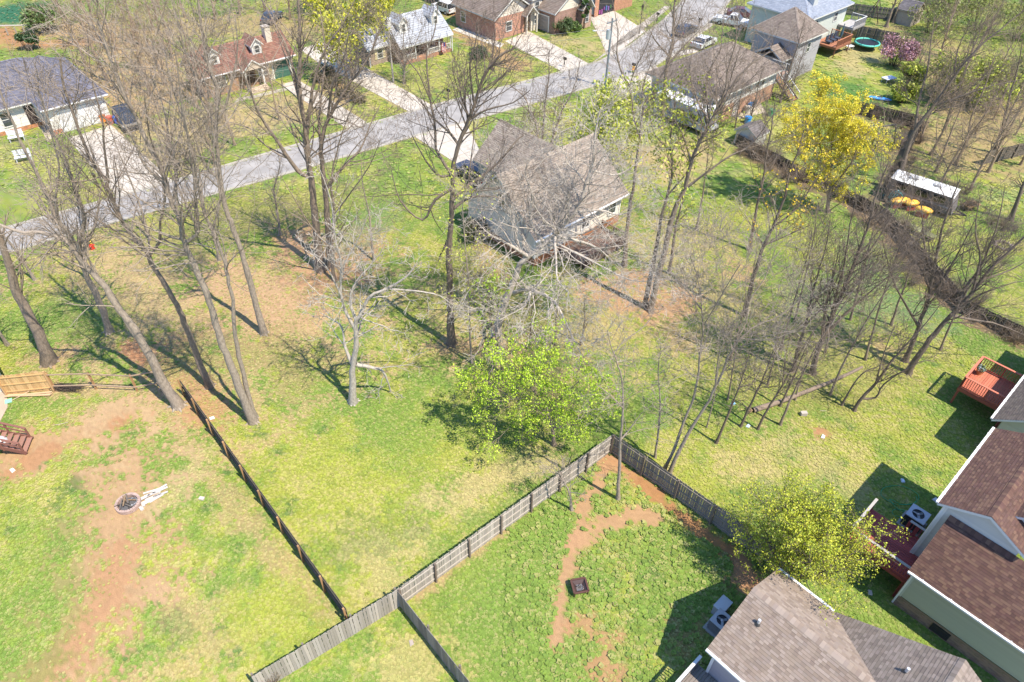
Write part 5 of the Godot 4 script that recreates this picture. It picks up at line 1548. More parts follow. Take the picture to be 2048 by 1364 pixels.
func bone(mb: MB, a: Vector3, b: Vector3, r: float, col: Color) -> void:
	mb.tube([a, a.lerp(b, 0.5) + rv() * r * 0.4, b], [r, r * 0.95, r * 0.85], 7, col, true)
func yard_things() -> void:
	# fire pit ringed with stones
	rng.seed = 77
	var c := Vector3(-22.16, 0.00, -23.57)
	var f := thing("fire_pit", "round stone-ringed fire pit with ash, charred wood and an old ring inside", "fire pit", c)
	for k in 26:
		var a := TAU * k / 26.0
		for y in 2:
			var q := MB.new()
			var g := rr(0.85, 1.12)
			q.box(Vector3(cos(a + y * 0.12) * 0.62, 0.08 + y * 0.13, sin(a + y * 0.12) * 0.62), Vector3(0.16, 0.125, 0.15), K(0.4 * g, 0.29 * g, 0.25 * g), Basis(Vector3.UP, -a - y * 0.12 + PI / 2 + rr(-0.1, 0.1)))
			part("stone", q, f, M.concrete)
	var q := MB.new()
	q.tube([Vector3(0, 0.0, 0), Vector3(0, 0.06, 0)], [0.55, 0.52], 18, K(0.12, 0.12, 0.13), true)
	part("ash", q, f, M.ground)
	q = MB.new()
	for k in 18:
		var a := rr(0, TAU)
		q.tube([Vector3(cos(a) * 0.26 + 0.22, 0.2, sin(a) * 0.26 - 0.1), Vector3(cos(a + 0.35) * 0.26 + 0.22, 0.22, sin(a + 0.35) * 0.26 - 0.1)], [0.04, 0.04], 6, K(0.3, 0.3, 0.32))
	part("old_ring", q, f, M.metal)
	for k in 9:
		q = MB.new()
		var a := rr(0, TAU)
		var p := Vector3(rr(-0.35, 0.2), 0.12 + k * 0.02, rr(-0.25, 0.3))
		bone(q, p - Vector3(cos(a), -rr(0, 0.25), sin(a)) * 0.4, p + Vector3(cos(a), 0.2, sin(a)) * 0.35, rr(0.03, 0.055), [K(0.06, 0.055, 0.05), K(0.35, 0.25, 0.15), K(0.2, 0.18, 0.16)][k % 3])
		part("charred_wood", q, f, M.bark)
	c = Vector3(-20.92, 0.00, -24.20)
	f = thing("plank_pile", "small pile of pale whitish planks on the ground beside the fire pit", "plank pile", c)
	for k in 11:
		q = MB.new()
		var p := Vector3(rr(-0.45, 0.45), 0.04 + 0.035 * (k / 4), (k % 4 - 1.5) * 0.22 + rr(-0.05, 0.05))
		q.box(p, Vector3(rr(0.8, 1.25), 0.035, 0.12), tint(K(0.58, 0.54, 0.5), rr(0.8, 1.1)), Basis(Vector3.UP, 0.6 + rr(-0.2, 0.2)))
		part("plank", q, f, M.wood)
	for s in [[Vector3(-21.29, 0.00, -23.59), 0.3, "pale paver lying between the fire pit and the planks"], [Vector3(-21.30, 0.00, -23.32), 0.8, "pale paver lying nearest the rim of the fire pit"], [Vector3(-18.07, 0.00, -24.11), 1.4, "lone pale concrete block on the grass right of the fire pit"]]:
		q = MB.new()
		q.box(Vector3(0, 0.06, 0), Vector3(0.2, 0.12, 0.3), K(0.52, 0.46, 0.41), Basis(Vector3.UP, s[1]))
		var o := part("concrete_block", q, self, M.concrete)
		o.position = s[0]
		tag(o, s[2], "block")
	# square metal fire bowl in the fenced yard
	c = Vector3(3.93, 0.00, -18.95)
	f = thing("fire_bowl", "square rusty metal fire bowl on legs in the fenced yard", "fire bowl", c, 12.0)
	q = MB.new()
	var s0 := 0.39
	var cnr := [Vector3(-s0, 0.48, -s0), Vector3(s0, 0.48, -s0), Vector3(s0, 0.48, s0), Vector3(-s0, 0.48, s0)]
	for k in 4:
		var a: Vector3 = cnr[k]
		var b: Vector3 = cnr[(k + 1) % 4]
		q.bar(a, b, 0.1, 0.04, K(0.12, 0.055, 0.04))
		var i0 := a * Vector3(0.45, 0, 0.45) + Vector3(0, 0.28, 0)
		var i1 := b * Vector3(0.45, 0, 0.45) + Vector3(0, 0.28, 0)
		q.quad(a, b, i1, i0, -(a + b) * Vector3(1, 0, 1) + Vector3.UP, K(0.075, 0.05, 0.045))
		q.tri(i0, i1, Vector3(0, 0.26, 0), Vector3.UP, K(0.16, 0.15, 0.16))
	part("bowl", q, f, M.metal)
	for k in 4:
		q = MB.new()
		q.bar(cnr[k] * Vector3(0.9, 0, 0.9), cnr[k] * 0.95, 0.06, 0.06, K(0.08, 0.05, 0.04))
		part("leg", q, f, M.metal)
	q = MB.new()
	for k in 7: bone(q, Vector3(rr(-0.22, 0.22), 0.3, rr(-0.22, 0.22)), Vector3(rr(-0.22, 0.22), 0.34, rr(-0.22, 0.22)), 0.03, tint(K(0.16, 0.15, 0.15), rr(0.5, 1.8)))
	part("ashes", q, f, M.bark)
	# fallen trunk among the thin trees
	f = thing("fallen_log", "long fallen trunk with bark peeled pale lying across the thin trees on the right", "log", Vector3(16.60, 0.00, -32.27))
	q = MB.new()
	var lp := [Vector3(16.39, 0.00, -32.21), Vector3(18.45, 0.00, -32.97), Vector3(20.79, 0.00, -33.90), Vector3(22.87, 0.00, -34.74), Vector3(24.54, 0.00, -35.50)]
	var lo: Vector3 = Vector3(16.60, 0.00, -32.27)
	var pts := []
	for k in 5: pts.append(lp[k] - lo + Vector3(0, [0.14, 0.3, 0.62, 0.95, 1.3][k], 0))
	pts = smooth(pts)
	var rad := []
	for k in pts.size(): rad.append(lerpf(0.19, 0.09, float(k) / pts.size()) * rr(0.92, 1.1))
	q.tube(pts, rad, 9, K(0.33, 0.26, 0.2), true)
	part("log", q, f, M.bark)
	q = MB.new()
	for k in 8: bone(q, pts[0], pts[0] + Vector3(-rr(0.2, 0.6), rr(-0.1, 0.3), rr(-0.4, 0.4)), 0.03, K(0.4, 0.28, 0.17))
	part("splinters", q, f, M.bark)
	q = MB.new()
	q.box(Vector3(0, 0.14, 0), Vector3(0.42, 0.28, 0.26), K(0.42, 0.38, 0.34), Basis(Vector3.UP, 0.1))
	var o := part("concrete_block", q, self, M.concrete)
	o.position = Vector3(19.75, 0.00, -32.01)
	tag(o, "grey-beige concrete block on the grass below the fallen trunk", "block")
	var litter := [[Vector3(20.50, 0.00, -30.11), K(0.7, 0.7, 0.72), "white scrap lying on the bare orange soil patch"], [Vector3(-19.58, 0.00, -30.38), K(0.75, 0.75, 0.75), "small white scrap on the grass beside the fence with orange posts"], [Vector3(-30.18, 0.00, -25.82), K(0.75, 0.74, 0.72), "small white scrap at the far left of the fire pit yard"], [Vector3(15.77, 0.00, -30.86), K(0.45, 0.55, 0.65), "pale blue scrap near the base of a thin right-hand trunk"], [Vector3(15.21, 0.00, -32.86), K(0.2, 0.4, 0.7), "bright blue scrap among the thin right-hand trunks"], [Vector3(24.36, 0.00, -26.71), K(0.5, 0.55, 0.62), "pale scrap in the roof shadow above the hose"], [Vector3(25.78, 0.00, -25.36), K(0.55, 0.55, 0.58), "pale flat paver on the grass beside the brown-roofed house"], [Vector3(-4.67, 0.00, -15.86), K(0.35, 0.3, 0.26), "small brown stone on the grass below the dividing fence"], [Vector3(19.62, 0.00, -19.20), K(0.5, 0.45, 0.4), "short pale board on the grass beneath the maroon deck"]]
	for l in litter:
		q = MB.new()
		q.hexa([Vector3(-0.18, 0.02, -0.1), Vector3(0.14, 0.02, -0.13), Vector3(0.18, 0.02, 0.08), Vector3(-0.12, 0.02, 0.12), Vector3(-0.15, 0.07, -0.08), Vector3(0.12, 0.1, -0.1), Vector3(0.15, 0.06, 0.07), Vector3(-0.1, 0.11, 0.1)], l[1])
		o = part("scrap", q, self, M.plastic)
		o.position = l[0]
		o.rotation.y = rr(0, 3)
		tag(o, l[2], "scrap")
	# left edge: steps, grill, shovel, brush pile, boards
	var sb := Vector3(-30.07, 0.00, -27.69)
	f = thing("deck_stairs", "reddish-brown wooden deck stairs with open handrails at the left edge", "stairs", sb, 12.0)
	for k in 7:
		q = MB.new()
		q.box(Vector3(-0.15 - k * 0.28, 0.2 + k * 0.19, 0), Vector3(0.3, 0.05, 1.2), tint(K(0.3, 0.16, 0.12), rr(0.85, 1.15)))
		part("step", q, f, M.wood)
	for s in [-0.62, 0.62]:
		q = MB.new()
		q.bar(Vector3(0, 0.1, s), Vector3(-2.1, 1.5, s), 0.05, 0.26, K(0.2, 0.09, 0.065))
		part("stringer", q, f, M.wood)
		q = MB.new()
		q.bar(Vector3(-0.1, 1.05, s), Vector3(-2.1, 2.4, s), 0.14, 0.045, K(0.22, 0.1, 0.075))
		q.bar(Vector3(-0.1, 0.65, s), Vector3(-2.1, 2.0, s), 0.045, 0.09, K(0.22, 0.1, 0.075))
		for k in 3: q.bar(Vector3(-0.12 - k * 0.95, 0.0 + k * 0.6, s), Vector3(-0.12 - k * 0.95, 1.05 + k * 0.64, s), 0.09, 0.09, K(0.2, 0.09, 0.065))
		part("handrail", q, f, M.wood)
	f = thing("grill", "white-covered barbecue grill with black legs below the left stairs", "grill", Vector3(-31.58, 0.00, -27.36), 20.0)
	q = MB.new()
	q.ellipsoid(Vector3(0, 0.75, 0), Vector3(0.55, 0.4, 0.4), K(0.62, 0.64, 0.67), 14, 6, true)
	q.box(Vector3(0, 0.68, 0), Vector3(1.1, 0.14, 0.72), K(0.55, 0.57, 0.6))
	part("lid", q, f, M.metal)
	q = MB.new()
	for x in [-0.4, 0.4]:
		for z in [-0.25, 0.25]: q.bar(Vector3(x, 0, z), Vector3(x, 0.65, z), 0.05, 0.05, K(0.03, 0.03, 0.03))
	q.bar(Vector3(-0.4, 0.9, 0.42), Vector3(0.4, 0.9, 0.42), 0.04, 0.04, K(0.03, 0.03, 0.03))
	part("stand", q, f, M.metal)
	f = thing("shovel", "long-handled scoop with a mint green blade lying by the left patio", "shovel", Vector3(-33.40, 0.00, -31.43))
	q = MB.new()
	var hv: Vector3 = Vector3(-32.44, 0.00, -32.20) - Vector3(-33.40, 0.00, -31.43)
	q.tube([Vector3(0.1, 0.08, 0), hv + Vector3(0, 0.25, 0)], [0.022, 0.022], 6, K(0.55, 0.42, 0.3))
	part("handle", q, f, M.wood)
	q = MB.new()
	q.box(Vector3(-0.1, 0.06, 0.02), Vector3(0.42, 0.05, 0.4), K(0.22, 0.5, 0.38), Basis(Vector3.UP, 0.5))
	part("blade", q, f, M.plastic)
	f = thing("board_stack", "loose tan boards stacked on the ground in front of the new fence panel", "board stack", Vector3(-32.37, 0.00, -32.20))
	for k in 5:
		q = MB.new()
		q.bar(Vector3(-33.88, 0.00, -32.10) - Vector3(-32.37, 0.00, -32.20) + Vector3(0, 0.05 + k * 0.03, 0.15 + k * 0.06), Vector3(-30.98, 0.00, -32.53) - Vector3(-32.37, 0.00, -32.20) + Vector3(0, 0.05 + k * 0.03, 0.15 + rr(0, 0.4)), 0.13, 0.03, tint(K(0.5, 0.36, 0.22), rr(0.8, 1.2)))
		part("board", q, f, M.wood)
	f = thing("brush_pile", "low heap of cut dark twigs beside the new fence panel", "brush pile", Vector3(-30.16, 0.00, -32.65))
	q = MB.new()
	for k in 150:
		var a := rr(-0.5, 0.5)
		var p := Vector3(rr(-0.8, 0.8), rr(0.03, 0.35) * (1.0 - 0.4 * rng.randf()), rr(-0.3, 0.3))
		q.tube([p - Vector3(cos(a), rr(-0.2, 0.2), sin(a)) * 0.45, p + Vector3(0, 0.05, 0), p + Vector3(cos(a), rr(-0.2, 0.2), sin(a)) * 0.45], [0.012, 0.01, 0.006], 3, tint(K(0.13, 0.1, 0.085), rr(0.6, 1.4)))
	part("twigs", q, f, M.bark, true)
	for t in [[Vector3(-30.50, -0.00, -29.75), Vector3(-30.14, 0.00, -30.07), "thin bare stick on the dirt near the left stairs, upper one"], [Vector3(-29.44, 0.00, -29.45), Vector3(-28.68, 0.00, -29.69), "pale broken stick lying on green weeds near the left stairs"], [Vector3(21.02, 0.00, -32.41), Vector3(21.42, 0.00, -32.38), "thin stick below the fallen trunk"]]:
		q = MB.new()
		bone(q, Vector3(0, 0.04, 0), t[1] - t[0] + Vector3(0, 0.06, 0), 0.025, K(0.5, 0.42, 0.34))
		o = part("stick", q, self, M.bark)
		o.position = t[0]
		tag(o, t[2], "stick")
	# hydrant
	f = thing("fire_hydrant", "red fire hydrant with a yellow cap beside the street", "fire hydrant", Vector3(-36.04, 0.00, -49.10))
	q = MB.new()
	q.tube([Vector3(0, 0, 0), Vector3(0, 0.08, 0), Vector3(0, 0.1, 0), Vector3(0, 0.6, 0)], [0.2, 0.2, 0.15, 0.15], 12, K(0.6, 0.04, 0.02), true)
	for s in [-1, 1]: q.tube([Vector3(s * 0.1, 0.45, 0), Vector3(s * 0.27, 0.45, 0)], [0.08, 0.08], 8, K(0.6, 0.04, 0.02), true)
	q.tube([Vector3(0, 0.4, 0.1), Vector3(0, 0.4, 0.28)], [0.1, 0.1], 8, K(0.6, 0.04, 0.02), true)
	part("body", q, f, M.paint)
	q = MB.new()
	q.ellipsoid(Vector3(0, 0.6, 0), Vector3(0.17, 0.2, 0.17), K(0.75, 0.5, 0.05), 12, 5, true)
	part("cap", q, f, M.paint)

func vehicle(called: String, label: String, cat: String, at: Vector3, turn: float, L: float, Wd: float, col: Color, kind: String) -> Node3D:
	var v := thing(called, label, cat, at, turn)
	var prof := []   # body side outline (x forward, y), then cabin outline
	var cabin := []
	match kind:
		"truck":
			prof = [[-0.5, 0.4], [-0.5, 0.95], [0.12, 0.97], [0.2, 1.0], [0.44, 0.93], [0.5, 0.8], [0.5, 0.4]]
			cabin = [[-0.08, 0.96], [-0.05, 1.62], [0.14, 1.65], [0.26, 0.98]]
		"suv":
			prof = [[-0.5, 0.4], [-0.49, 1.0], [0.2, 1.02], [0.46, 0.95], [0.5, 0.78], [0.5, 0.4]]
			cabin = [[-0.48, 1.0], [-0.43, 1.66], [0.08, 1.68], [0.24, 1.01]]
		_:
			prof = [[-0.5, 0.35], [-0.5, 0.85], [-0.3, 0.92], [0.22, 0.92], [0.46, 0.8], [0.5, 0.62], [0.5, 0.35]]
			cabin = [[-0.4, 0.9], [-0.24, 1.36], [0.06, 1.38], [0.26, 0.91]]
	var b := MB.new()
	for s in [-1, 1]:
		for k in range(1, prof.size() - 1):
			b.tri(Vector3(prof[0][0] * L, prof[0][1], s * Wd / 2), Vector3(prof[k][0] * L, prof[k][1], s * Wd / 2), Vector3(prof[k + 1][0] * L, prof[k + 1][1], s * Wd / 2), Vector3(0, 0, s), col)
	for k in prof.size():
		var p: Array = prof[k]
		var q: Array = prof[(k + 1) % prof.size()]
		var pa := Vector3(p[0] * L, p[1], Wd / 2)
		var qa := Vector3(q[0] * L, q[1], Wd / 2)
		var mid := (pa + qa) / 2.0
		b.quad(pa, qa, qa - Vector3(0, 0, Wd), pa - Vector3(0, 0, Wd), mid - Vector3(0, 0.65, Wd / 2), col)
	part("body", b, v, M.car)
	var c := MB.new()
	var g := MB.new()
	var wt := Wd * 0.4
	for k in 3:
		var p: Array = cabin[k]
		var q: Array = cabin[k + 1]
		var wp := Wd * 0.48 if k == 0 else wt
		var wq := Wd * 0.48 if k == 2 else wt
		var tgt := c if k == 1 else g
		tgt.quad(Vector3(p[0] * L, p[1], wp), Vector3(q[0] * L, q[1], wq), Vector3(q[0] * L, q[1], -wq), Vector3(p[0] * L, p[1], -wp), Vector3([-1, 0, 1][k], [0.2, 1, 0.4][k], 0), col if k == 1 else K(0.03, 0.035, 0.04))
	for s in [-1, 1]:
		g.quad(Vector3(cabin[0][0] * L, cabin[0][1], s * Wd * 0.48), Vector3(cabin[1][0] * L, cabin[1][1] - 0.04, s * wt), Vector3(cabin[2][0] * L, cabin[2][1] - 0.04, s * wt), Vector3(cabin[3][0] * L, cabin[3][1], s * Wd * 0.48), Vector3(0, 0.2, s), K(0.03, 0.035, 0.04))
		for k in [0.1, 0.5, 0.95]:
			c.bar(Vector3(lerpf(cabin[0][0], cabin[3][0], k) * L, cabin[0][1], s * Wd * 0.485), Vector3(lerpf(cabin[1][0], cabin[2][0], k) * L, cabin[1][1], s * wt * 1.01), 0.07, 0.05, col)
	part("roof", c, v, M.car)
	part("window", g, v, M.glass)
	for x in [-0.3, 0.31]:
		for s in [-1, 1]:
			var w := MB.new()
			w.tube([Vector3(x * L, 0.33, s * (Wd / 2 - 0.2)), Vector3(x * L, 0.33, s * (Wd / 2 + 0.02))], [0.33, 0.33], 14, K(0.02, 0.02, 0.02), true)
			var wo := part("wheel", w, v, M.plastic)
			var r := MB.new()
			r.tube([Vector3(x * L, 0.33, s * (Wd / 2 - 0.1)), Vector3(x * L, 0.33, s * (Wd / 2 + 0.035))], [0.2, 0.18], 10, K(0.4, 0.4, 0.42), true)
			part("rim", r, wo, M.metal)
	for s in [-1, 1]:
		var l := MB.new()
		l.box(Vector3(L * 0.495, 0.72, s * Wd * 0.36), Vector3(0.08, 0.14, 0.3), K(0.6, 0.6, 0.58))
		part("headlight", l, v, M.glass)
		l = MB.new()
		l.box(Vector3(-L * 0.499, 0.8, s * Wd * 0.42), Vector3(0.06, 0.22, 0.16), K(0.4, 0.02, 0.02))
		part("tail_light", l, v, M.glass)
	return v
func camper(called: String, label: String, u0: float, w0: float, turn: float, L: float, Wd: float, hh: float, side: Color) -> Node3D:
	var v := thing(called, label, "camper trailer", uw(u0, 0, w0), turn)
	var white := K(0.66, 0.66, 0.65)
	var b := MB.new()
	b.hexa([Vector3(-L / 2, 0.55, -Wd / 2), Vector3(L / 2, 0.55, -Wd / 2), Vector3(L / 2, 0.55, Wd / 2), Vector3(-L / 2, 0.55, Wd / 2), Vector3(-L / 2 + 0.1, hh - 0.1, -Wd / 2), Vector3(L / 2 - 0.5, hh - 0.1, -Wd / 2), Vector3(L / 2 - 0.5, hh - 0.1, Wd / 2), Vector3(-L / 2 + 0.1, hh - 0.1, Wd / 2)], side)
	part("body", b, v, M.paint)
	b = MB.new()
	b.hexa([Vector3(-L / 2 + 0.05, hh - 0.1, -Wd / 2 - 0.04), Vector3(L / 2 - 0.4, hh - 0.1, -Wd / 2 - 0.04), Vector3(L / 2 - 0.4, hh - 0.1, Wd / 2 + 0.04), Vector3(-L / 2 + 0.05, hh - 0.1, Wd / 2 + 0.04), Vector3(-L / 2 + 0.3, hh + 0.06, -Wd / 2 + 0.3), Vector3(L / 2 - 0.8, hh + 0.06, -Wd / 2 + 0.3), Vector3(L / 2 - 0.8, hh + 0.06, Wd / 2 - 0.3), Vector3(-L / 2 + 0.3, hh + 0.06, Wd / 2 - 0.3)], white)
	var r := part("roof", b, v, M.paint)
	for x in [-0.2, 0.15]:
		b = MB.new()
		b.box(Vector3(x * L, hh + 0.13, 0), Vector3(0.75, 0.2, 0.7), K(0.45, 0.45, 0.45))
		part("roof_vent", b, r, M.plastic)
	for s in [-1, 1]:
		for x in [-0.3, 0.0, 0.25]:
			b = MB.new()
			b.box(Vector3(x * L, 1.75, s * (Wd / 2 + 0.01)), Vector3(1.1, 0.6, 0.05), K(0.03, 0.03, 0.035))
			part("window", b, v, M.glass)
		b = MB.new()
		b.box(Vector3(0, 1.15, s * (Wd / 2 + 0.012)), Vector3(L * 0.9, 0.14, 0.02), K(0.2, 0.2, 0.24))
		part("stripe", b, v, M.paint)
		for x in [-0.06, 0.06]:
			b = MB.new()
			b.tube([Vector3(x * L, 0.35, s * (Wd / 2 - 0.25)), Vector3(x * L, 0.35, s * (Wd / 2 - 0.02))], [0.35, 0.35], 14, K(0.02, 0.02, 0.02), true)
			part("wheel", b, v, M.plastic)
	b = MB.new()
	b.bar(Vector3(L / 2 - 0.1, 0.5, -0.5), Vector3(L / 2 + 1.1, 0.5, 0), 0.1, 0.1, K(0.04, 0.04, 0.04))
	b.bar(Vector3(L / 2 - 0.1, 0.5, 0.5), Vector3(L / 2 + 1.1, 0.5, 0), 0.1, 0.1, K(0.04, 0.04, 0.04))
	part("hitch", b, v, M.metal)
	return v
func mailbox(label: String, at: Vector3, col := Color(0.02, 0.02, 0.02)) -> Node3D:
	var m := thing("mailbox", label, "mailbox", at, TURN)
	var q := MB.new()
	q.box(Vector3(0, 0.5, 0), Vector3(0.1, 1.0, 0.1), col)
	part("post", q, m, M.wood)
	q = MB.new()
	q.box(Vector3(0, 1.1, 0.05), Vector3(0.22, 0.2, 0.5), col)
	q.tube([Vector3(0, 1.2, -0.2), Vector3(0, 1.2, 0.3)], [0.11, 0.11], 10, col, true)
	part("box", q, m, M.metal)
	return m
func pole_shape(at: Vector3, label: String, hh: float, r: float, col: Color) -> Node3D:
	var p := thing("utility_pole", label, "utility pole", at)
	var q := MB.new()
	q.tube([Vector3(0, -0.2, 0), Vector3(0, hh * 0.5, 0), Vector3(0, hh, 0)], [r, r * 0.85, r * 0.7], 10, col, true)
	part("pole", q, p, M.wood)
	return p
func street_things() -> void:
	M.car = mat(0.45)
	M.car.clearcoat_enabled = true
	M.car.clearcoat = 0.3
	var pa := Vector3(10.82, 0.00, -86.27)
	var p := pole_shape(pa, "blue-grey utility pole with a transformer can standing beside the street", 8.3, 0.15, K(0.2, 0.25, 0.28))
	var q := MB.new()
	q.bar(Vector3(0, 7.9, 0) - U * 0.9, Vector3(0, 7.9, 0) + U * 0.9, 0.1, 0.12, K(0.2, 0.22, 0.24))
	var cr := part("crossarm", q, p, M.wood)
	for k in 3:
		q = MB.new()
		q.tube([Vector3(0, 7.96, 0) + U * (k - 1) * 0.8, Vector3(0, 8.18, 0) + U * (k - 1) * 0.8], [0.05, 0.04], 8, K(0.3, 0.3, 0.33), true)
		part("insulator", q, cr, M.plastic)
	q = MB.new()
	q.tube([Vector3(-0.3, 5.9, 0), Vector3(-0.3, 6.0, 0), Vector3(-0.3, 6.9, 0), Vector3(-0.3, 7.0, 0)], [0.2, 0.28, 0.28, 0.2], 12, K(0.48, 0.53, 0.56), true)
	part("transformer", q, p, M.metal)
	q = MB.new()
	q.tube([Vector3(0, 6.6, 0), Vector3(-1.0, 6.8, -0.2), Vector3(-1.7, 6.75, -0.3)], [0.03, 0.03, 0.03], 6, K(0.45, 0.48, 0.5))
	q.ellipsoid(Vector3(-1.9, 6.72, -0.32), Vector3(0.3, 0.09, 0.13), K(0.5, 0.53, 0.55), 10, 5)
	part("street_light_arm", q, p, M.metal)
	var pb := Vector3(-15.62, 0.00, -86.33)
	pole_shape(pb, "thin pale utility pole in the lawn before the pale-roofed house", 6.3, 0.12, K(0.42, 0.38, 0.33))
	for w in [[pa + Vector3(0, 7.4, 0), pb + Vector3(0, 6.1, 0), "sagging wire strung between the two utility poles, upper one"], [pa + Vector3(0, 6.5, 0), pb + Vector3(0, 5.6, 0), "sagging wire strung between the two utility poles, lower one"], [pb + Vector3(0, 5.9, 0), Vector3(-33.25, 0.00, -79.28) + Vector3(0, 3.0, 0), "thin wire running from the pale pole to the red-roofed house"], [pa + Vector3(0, 7.6, 0), Vector3(8.29, 0.00, -110.66) + Vector3(0, 4.5, 0), "thin wire running from the transformer pole to the cream-gabled house"]]:
		var mb := MB.new()
		var a: Vector3 = w[0]
		var b: Vector3 = w[1]
		var pts := []
		var rad := []
		for k in 13:
			var t := k / 12.0
			pts.append((b - a) * t - Vector3(0, 1.0 * 4.0 * t * (1.0 - t), 0))
			rad.append(0.014)
		mb.tube(pts, rad, 4, K(0.25, 0.24, 0.23))
		var o := part("wire", mb, self, M.plastic)
		o.position = a
		tag(o, w[2], "wire")
	var lp := thing("lamp_post", "thin black lamp post at the end of the grey house's drive", "lamp post", Vector3(17.43, 0.00, -106.31))
	q = MB.new()
	q.tube([Vector3.ZERO, Vector3(0, 0.4, 0), Vector3(0, 3.4, 0)], [0.12, 0.05, 0.04], 8, K(0.03, 0.028, 0.026))
	part("post", q, lp, M.metal)
	q = MB.new()
	q.tube([Vector3(0, 3.4, 0), Vector3(0, 3.5, 0), Vector3(0, 3.85, 0), Vector3(0, 4.05, 0)], [0.06, 0.13, 0.2, 0.02], 6, K(0.04, 0.038, 0.035), true)
	part("lantern", q, lp, M.metal)
	mailbox("black mailbox on a post at the street edge before the pale-roofed house", Vector3(-8.35, 0.00, -81.64))
	mailbox("black mailbox beside the mouth of the brick house's drive", Vector3(5.95, 0.00, -92.85))
	mailbox("dark mailbox among orange twigs at the far bend of the street", Vector3(20.77, 0.00, -112.07))
	mailbox("dark mailbox on the near side of the street's bend", Vector3(26.80, 0.00, -110.04))
	mailbox("black mailbox low at the road edge below the slate-roofed house", Vector3(-40.41, 0.00, -59.63))
	var mo := mailbox("mailbox with a yellow and orange panel on its post by the near kerb", Vector3(14.82, 0.00, -91.38))
	q = MB.new()
	q.box(Vector3(0, 0.7, 0.07), Vector3(0.5, 0.55, 0.04), K(0.7, 0.3, 0.04))
	q.box(Vector3(0, 0.85, 0.095), Vector3(0.4, 0.15, 0.02), K(0.75, 0.55, 0.08))
	part("panel", q, mo, M.paint)
	vehicle("parked_car", "white off-road car with a spare wheel on its tail by the dark outbuilding", "car", Vector3(-11.77, 0.00, -114.01), TURN + 95, 4.2, 1.8, K(0.62, 0.62, 0.62), "suv")
	vehicle("parked_car", "dark blue car parked at the near kerb of the street's bend", "car", Vector3(24.24, 0.00, -106.80), TURN + 8, 4.5, 1.85, K(0.035, 0.045, 0.08), "sedan")
	vehicle("parked_truck", "white pickup truck in the drive behind the twiggy trees", "truck", Vector3(31.96, 0.00, -111.32), TURN - 70, 5.4, 1.95, K(0.62, 0.63, 0.65), "truck")
	vehicle("parked_car", "dark maroon car beside the white pickup truck", "car", Vector3(34.35, 0.00, -115.21), TURN - 60, 4.5, 1.85, K(0.09, 0.02, 0.035), "sedan")
	vehicle("parked_car", "black off-road car on the brown leaves beside the white garage", "car", Vector3(-42.95, 0.00, -72.73), TURN - 95, 4.4, 1.9, K(0.03, 0.034, 0.045), "suv")
	vehicle("parked_car", "dark navy car in the drive beside the middle house", "car", Vector3(-4.31, 0.00, -62.81), TURN + 90, 4.6, 1.9, K(0.035, 0.038, 0.06), "suv")
	vehicle("parked_car", "dark car nosed up by the woods behind the red-roofed house", "car", Vector3(-36.60, 0.00, -107.93), TURN + 40, 4.4, 1.8, K(0.04, 0.06, 0.1), "sedan")
	vehicle("parked_car", "silver-white car roof showing behind the tan twiggy house", "car", Vector3(25.99, 0.00, -102.01), TURN + 5, 4.4, 1.8, K(0.55, 0.56, 0.58), "sedan")
	camper("camper_trailer", "white camper trailer with dark windows parked left of the tan house", 66.6, -42.4, TURN - 90, 7.4, 2.4, 2.9, K(0.4, 0.41, 0.44))
	camper("camper_trailer", "long white-roofed trailer with a grey end amid brown brush at the right", 69.5, -16.6, TURN - 82, 6.2, 2.2, 2.35, K(0.13, 0.12, 0.12))
	var th := [["orange toy heap by the white garage door", Vector3(-46.09, 0.00, -73.44), K(0.8, 0.25, 0.04)], ["blue tub beside the black car", Vector3(-44.30, 0.00, -73.16), K(0.06, 0.16, 0.55)], ["red tub at the corner of the white garage", Vector3(-45.06, 0.00, -72.99), K(0.5, 0.12, 0.08)], ["blue drum at the back of the long gravel drive", Vector3(-26.01, 0.00, -100.30), K(0.02, 0.12, 0.5)], ["white bag at the back of the long gravel drive", Vector3(-24.99, 0.00, -101.17), K(0.6, 0.6, 0.58)], ["bright blue bag on the lawn by the garden shed", Vector3(26.44, 0.00, -77.08), K(0.03, 0.25, 0.65)], ["green bin at the foot of the white-railed stairs", Vector3(29.71, 0.00, -79.27), K(0.06, 0.35, 0.14)], ["dark barbecue on the patio with a blue cover", Vector3(28.20, 0.00, -81.83), K(0.05, 0.06, 0.08)], ["blue tub on the patio beside the barbecue", Vector3(27.48, 0.00, -81.08), K(0.02, 0.2, 0.55)], ["white chest beside the patio steps of the tan house", Vector3(27.04, 0.00, -79.94), K(0.5, 0.47, 0.43)]]
	for t in th:
		q = MB.new()
		q.tube([Vector3.ZERO, Vector3(0, 0.1, 0), Vector3(0, 0.75, 0), Vector3(0, 0.85, 0)], [0.3, 0.34, 0.38, 0.3], 10, t[2], true)
		q.tube([Vector3(0, 0.72, 0), Vector3(0, 0.78, 0)], [0.42, 0.42], 10, tint(t[2], 0.8), true)
		var o := part("tub", q, self, M.plastic)
		o.position = t[1]
		tag(o, t[0], "tub")
	for t in [["white metal bench lying on the lawn at the left edge", Vector3(-49.84, 0.00, -64.07), 0.9], ["pale upright stand on the lawn by the slate-roofed house", Vector3(-52.85, 0.00, -68.33), 0.5]]:
		var b := thing("bench", t[0], "bench", t[1], 30.0)
		q = MB.new()
		for k in 5: q.box(Vector3(0, 0.5, -0.24 + k * 0.12), Vector3(1.5, 0.04, 0.09), K(0.6, 0.63, 0.68))
		part("seat", q, b, M.paint)
		q = MB.new()
		for k in 4: q.box(Vector3(0, 0.65 + k * 0.14, -0.32), Vector3(1.5, 0.09, 0.04), K(0.6, 0.63, 0.68))
		part("backrest", q, b, M.paint)
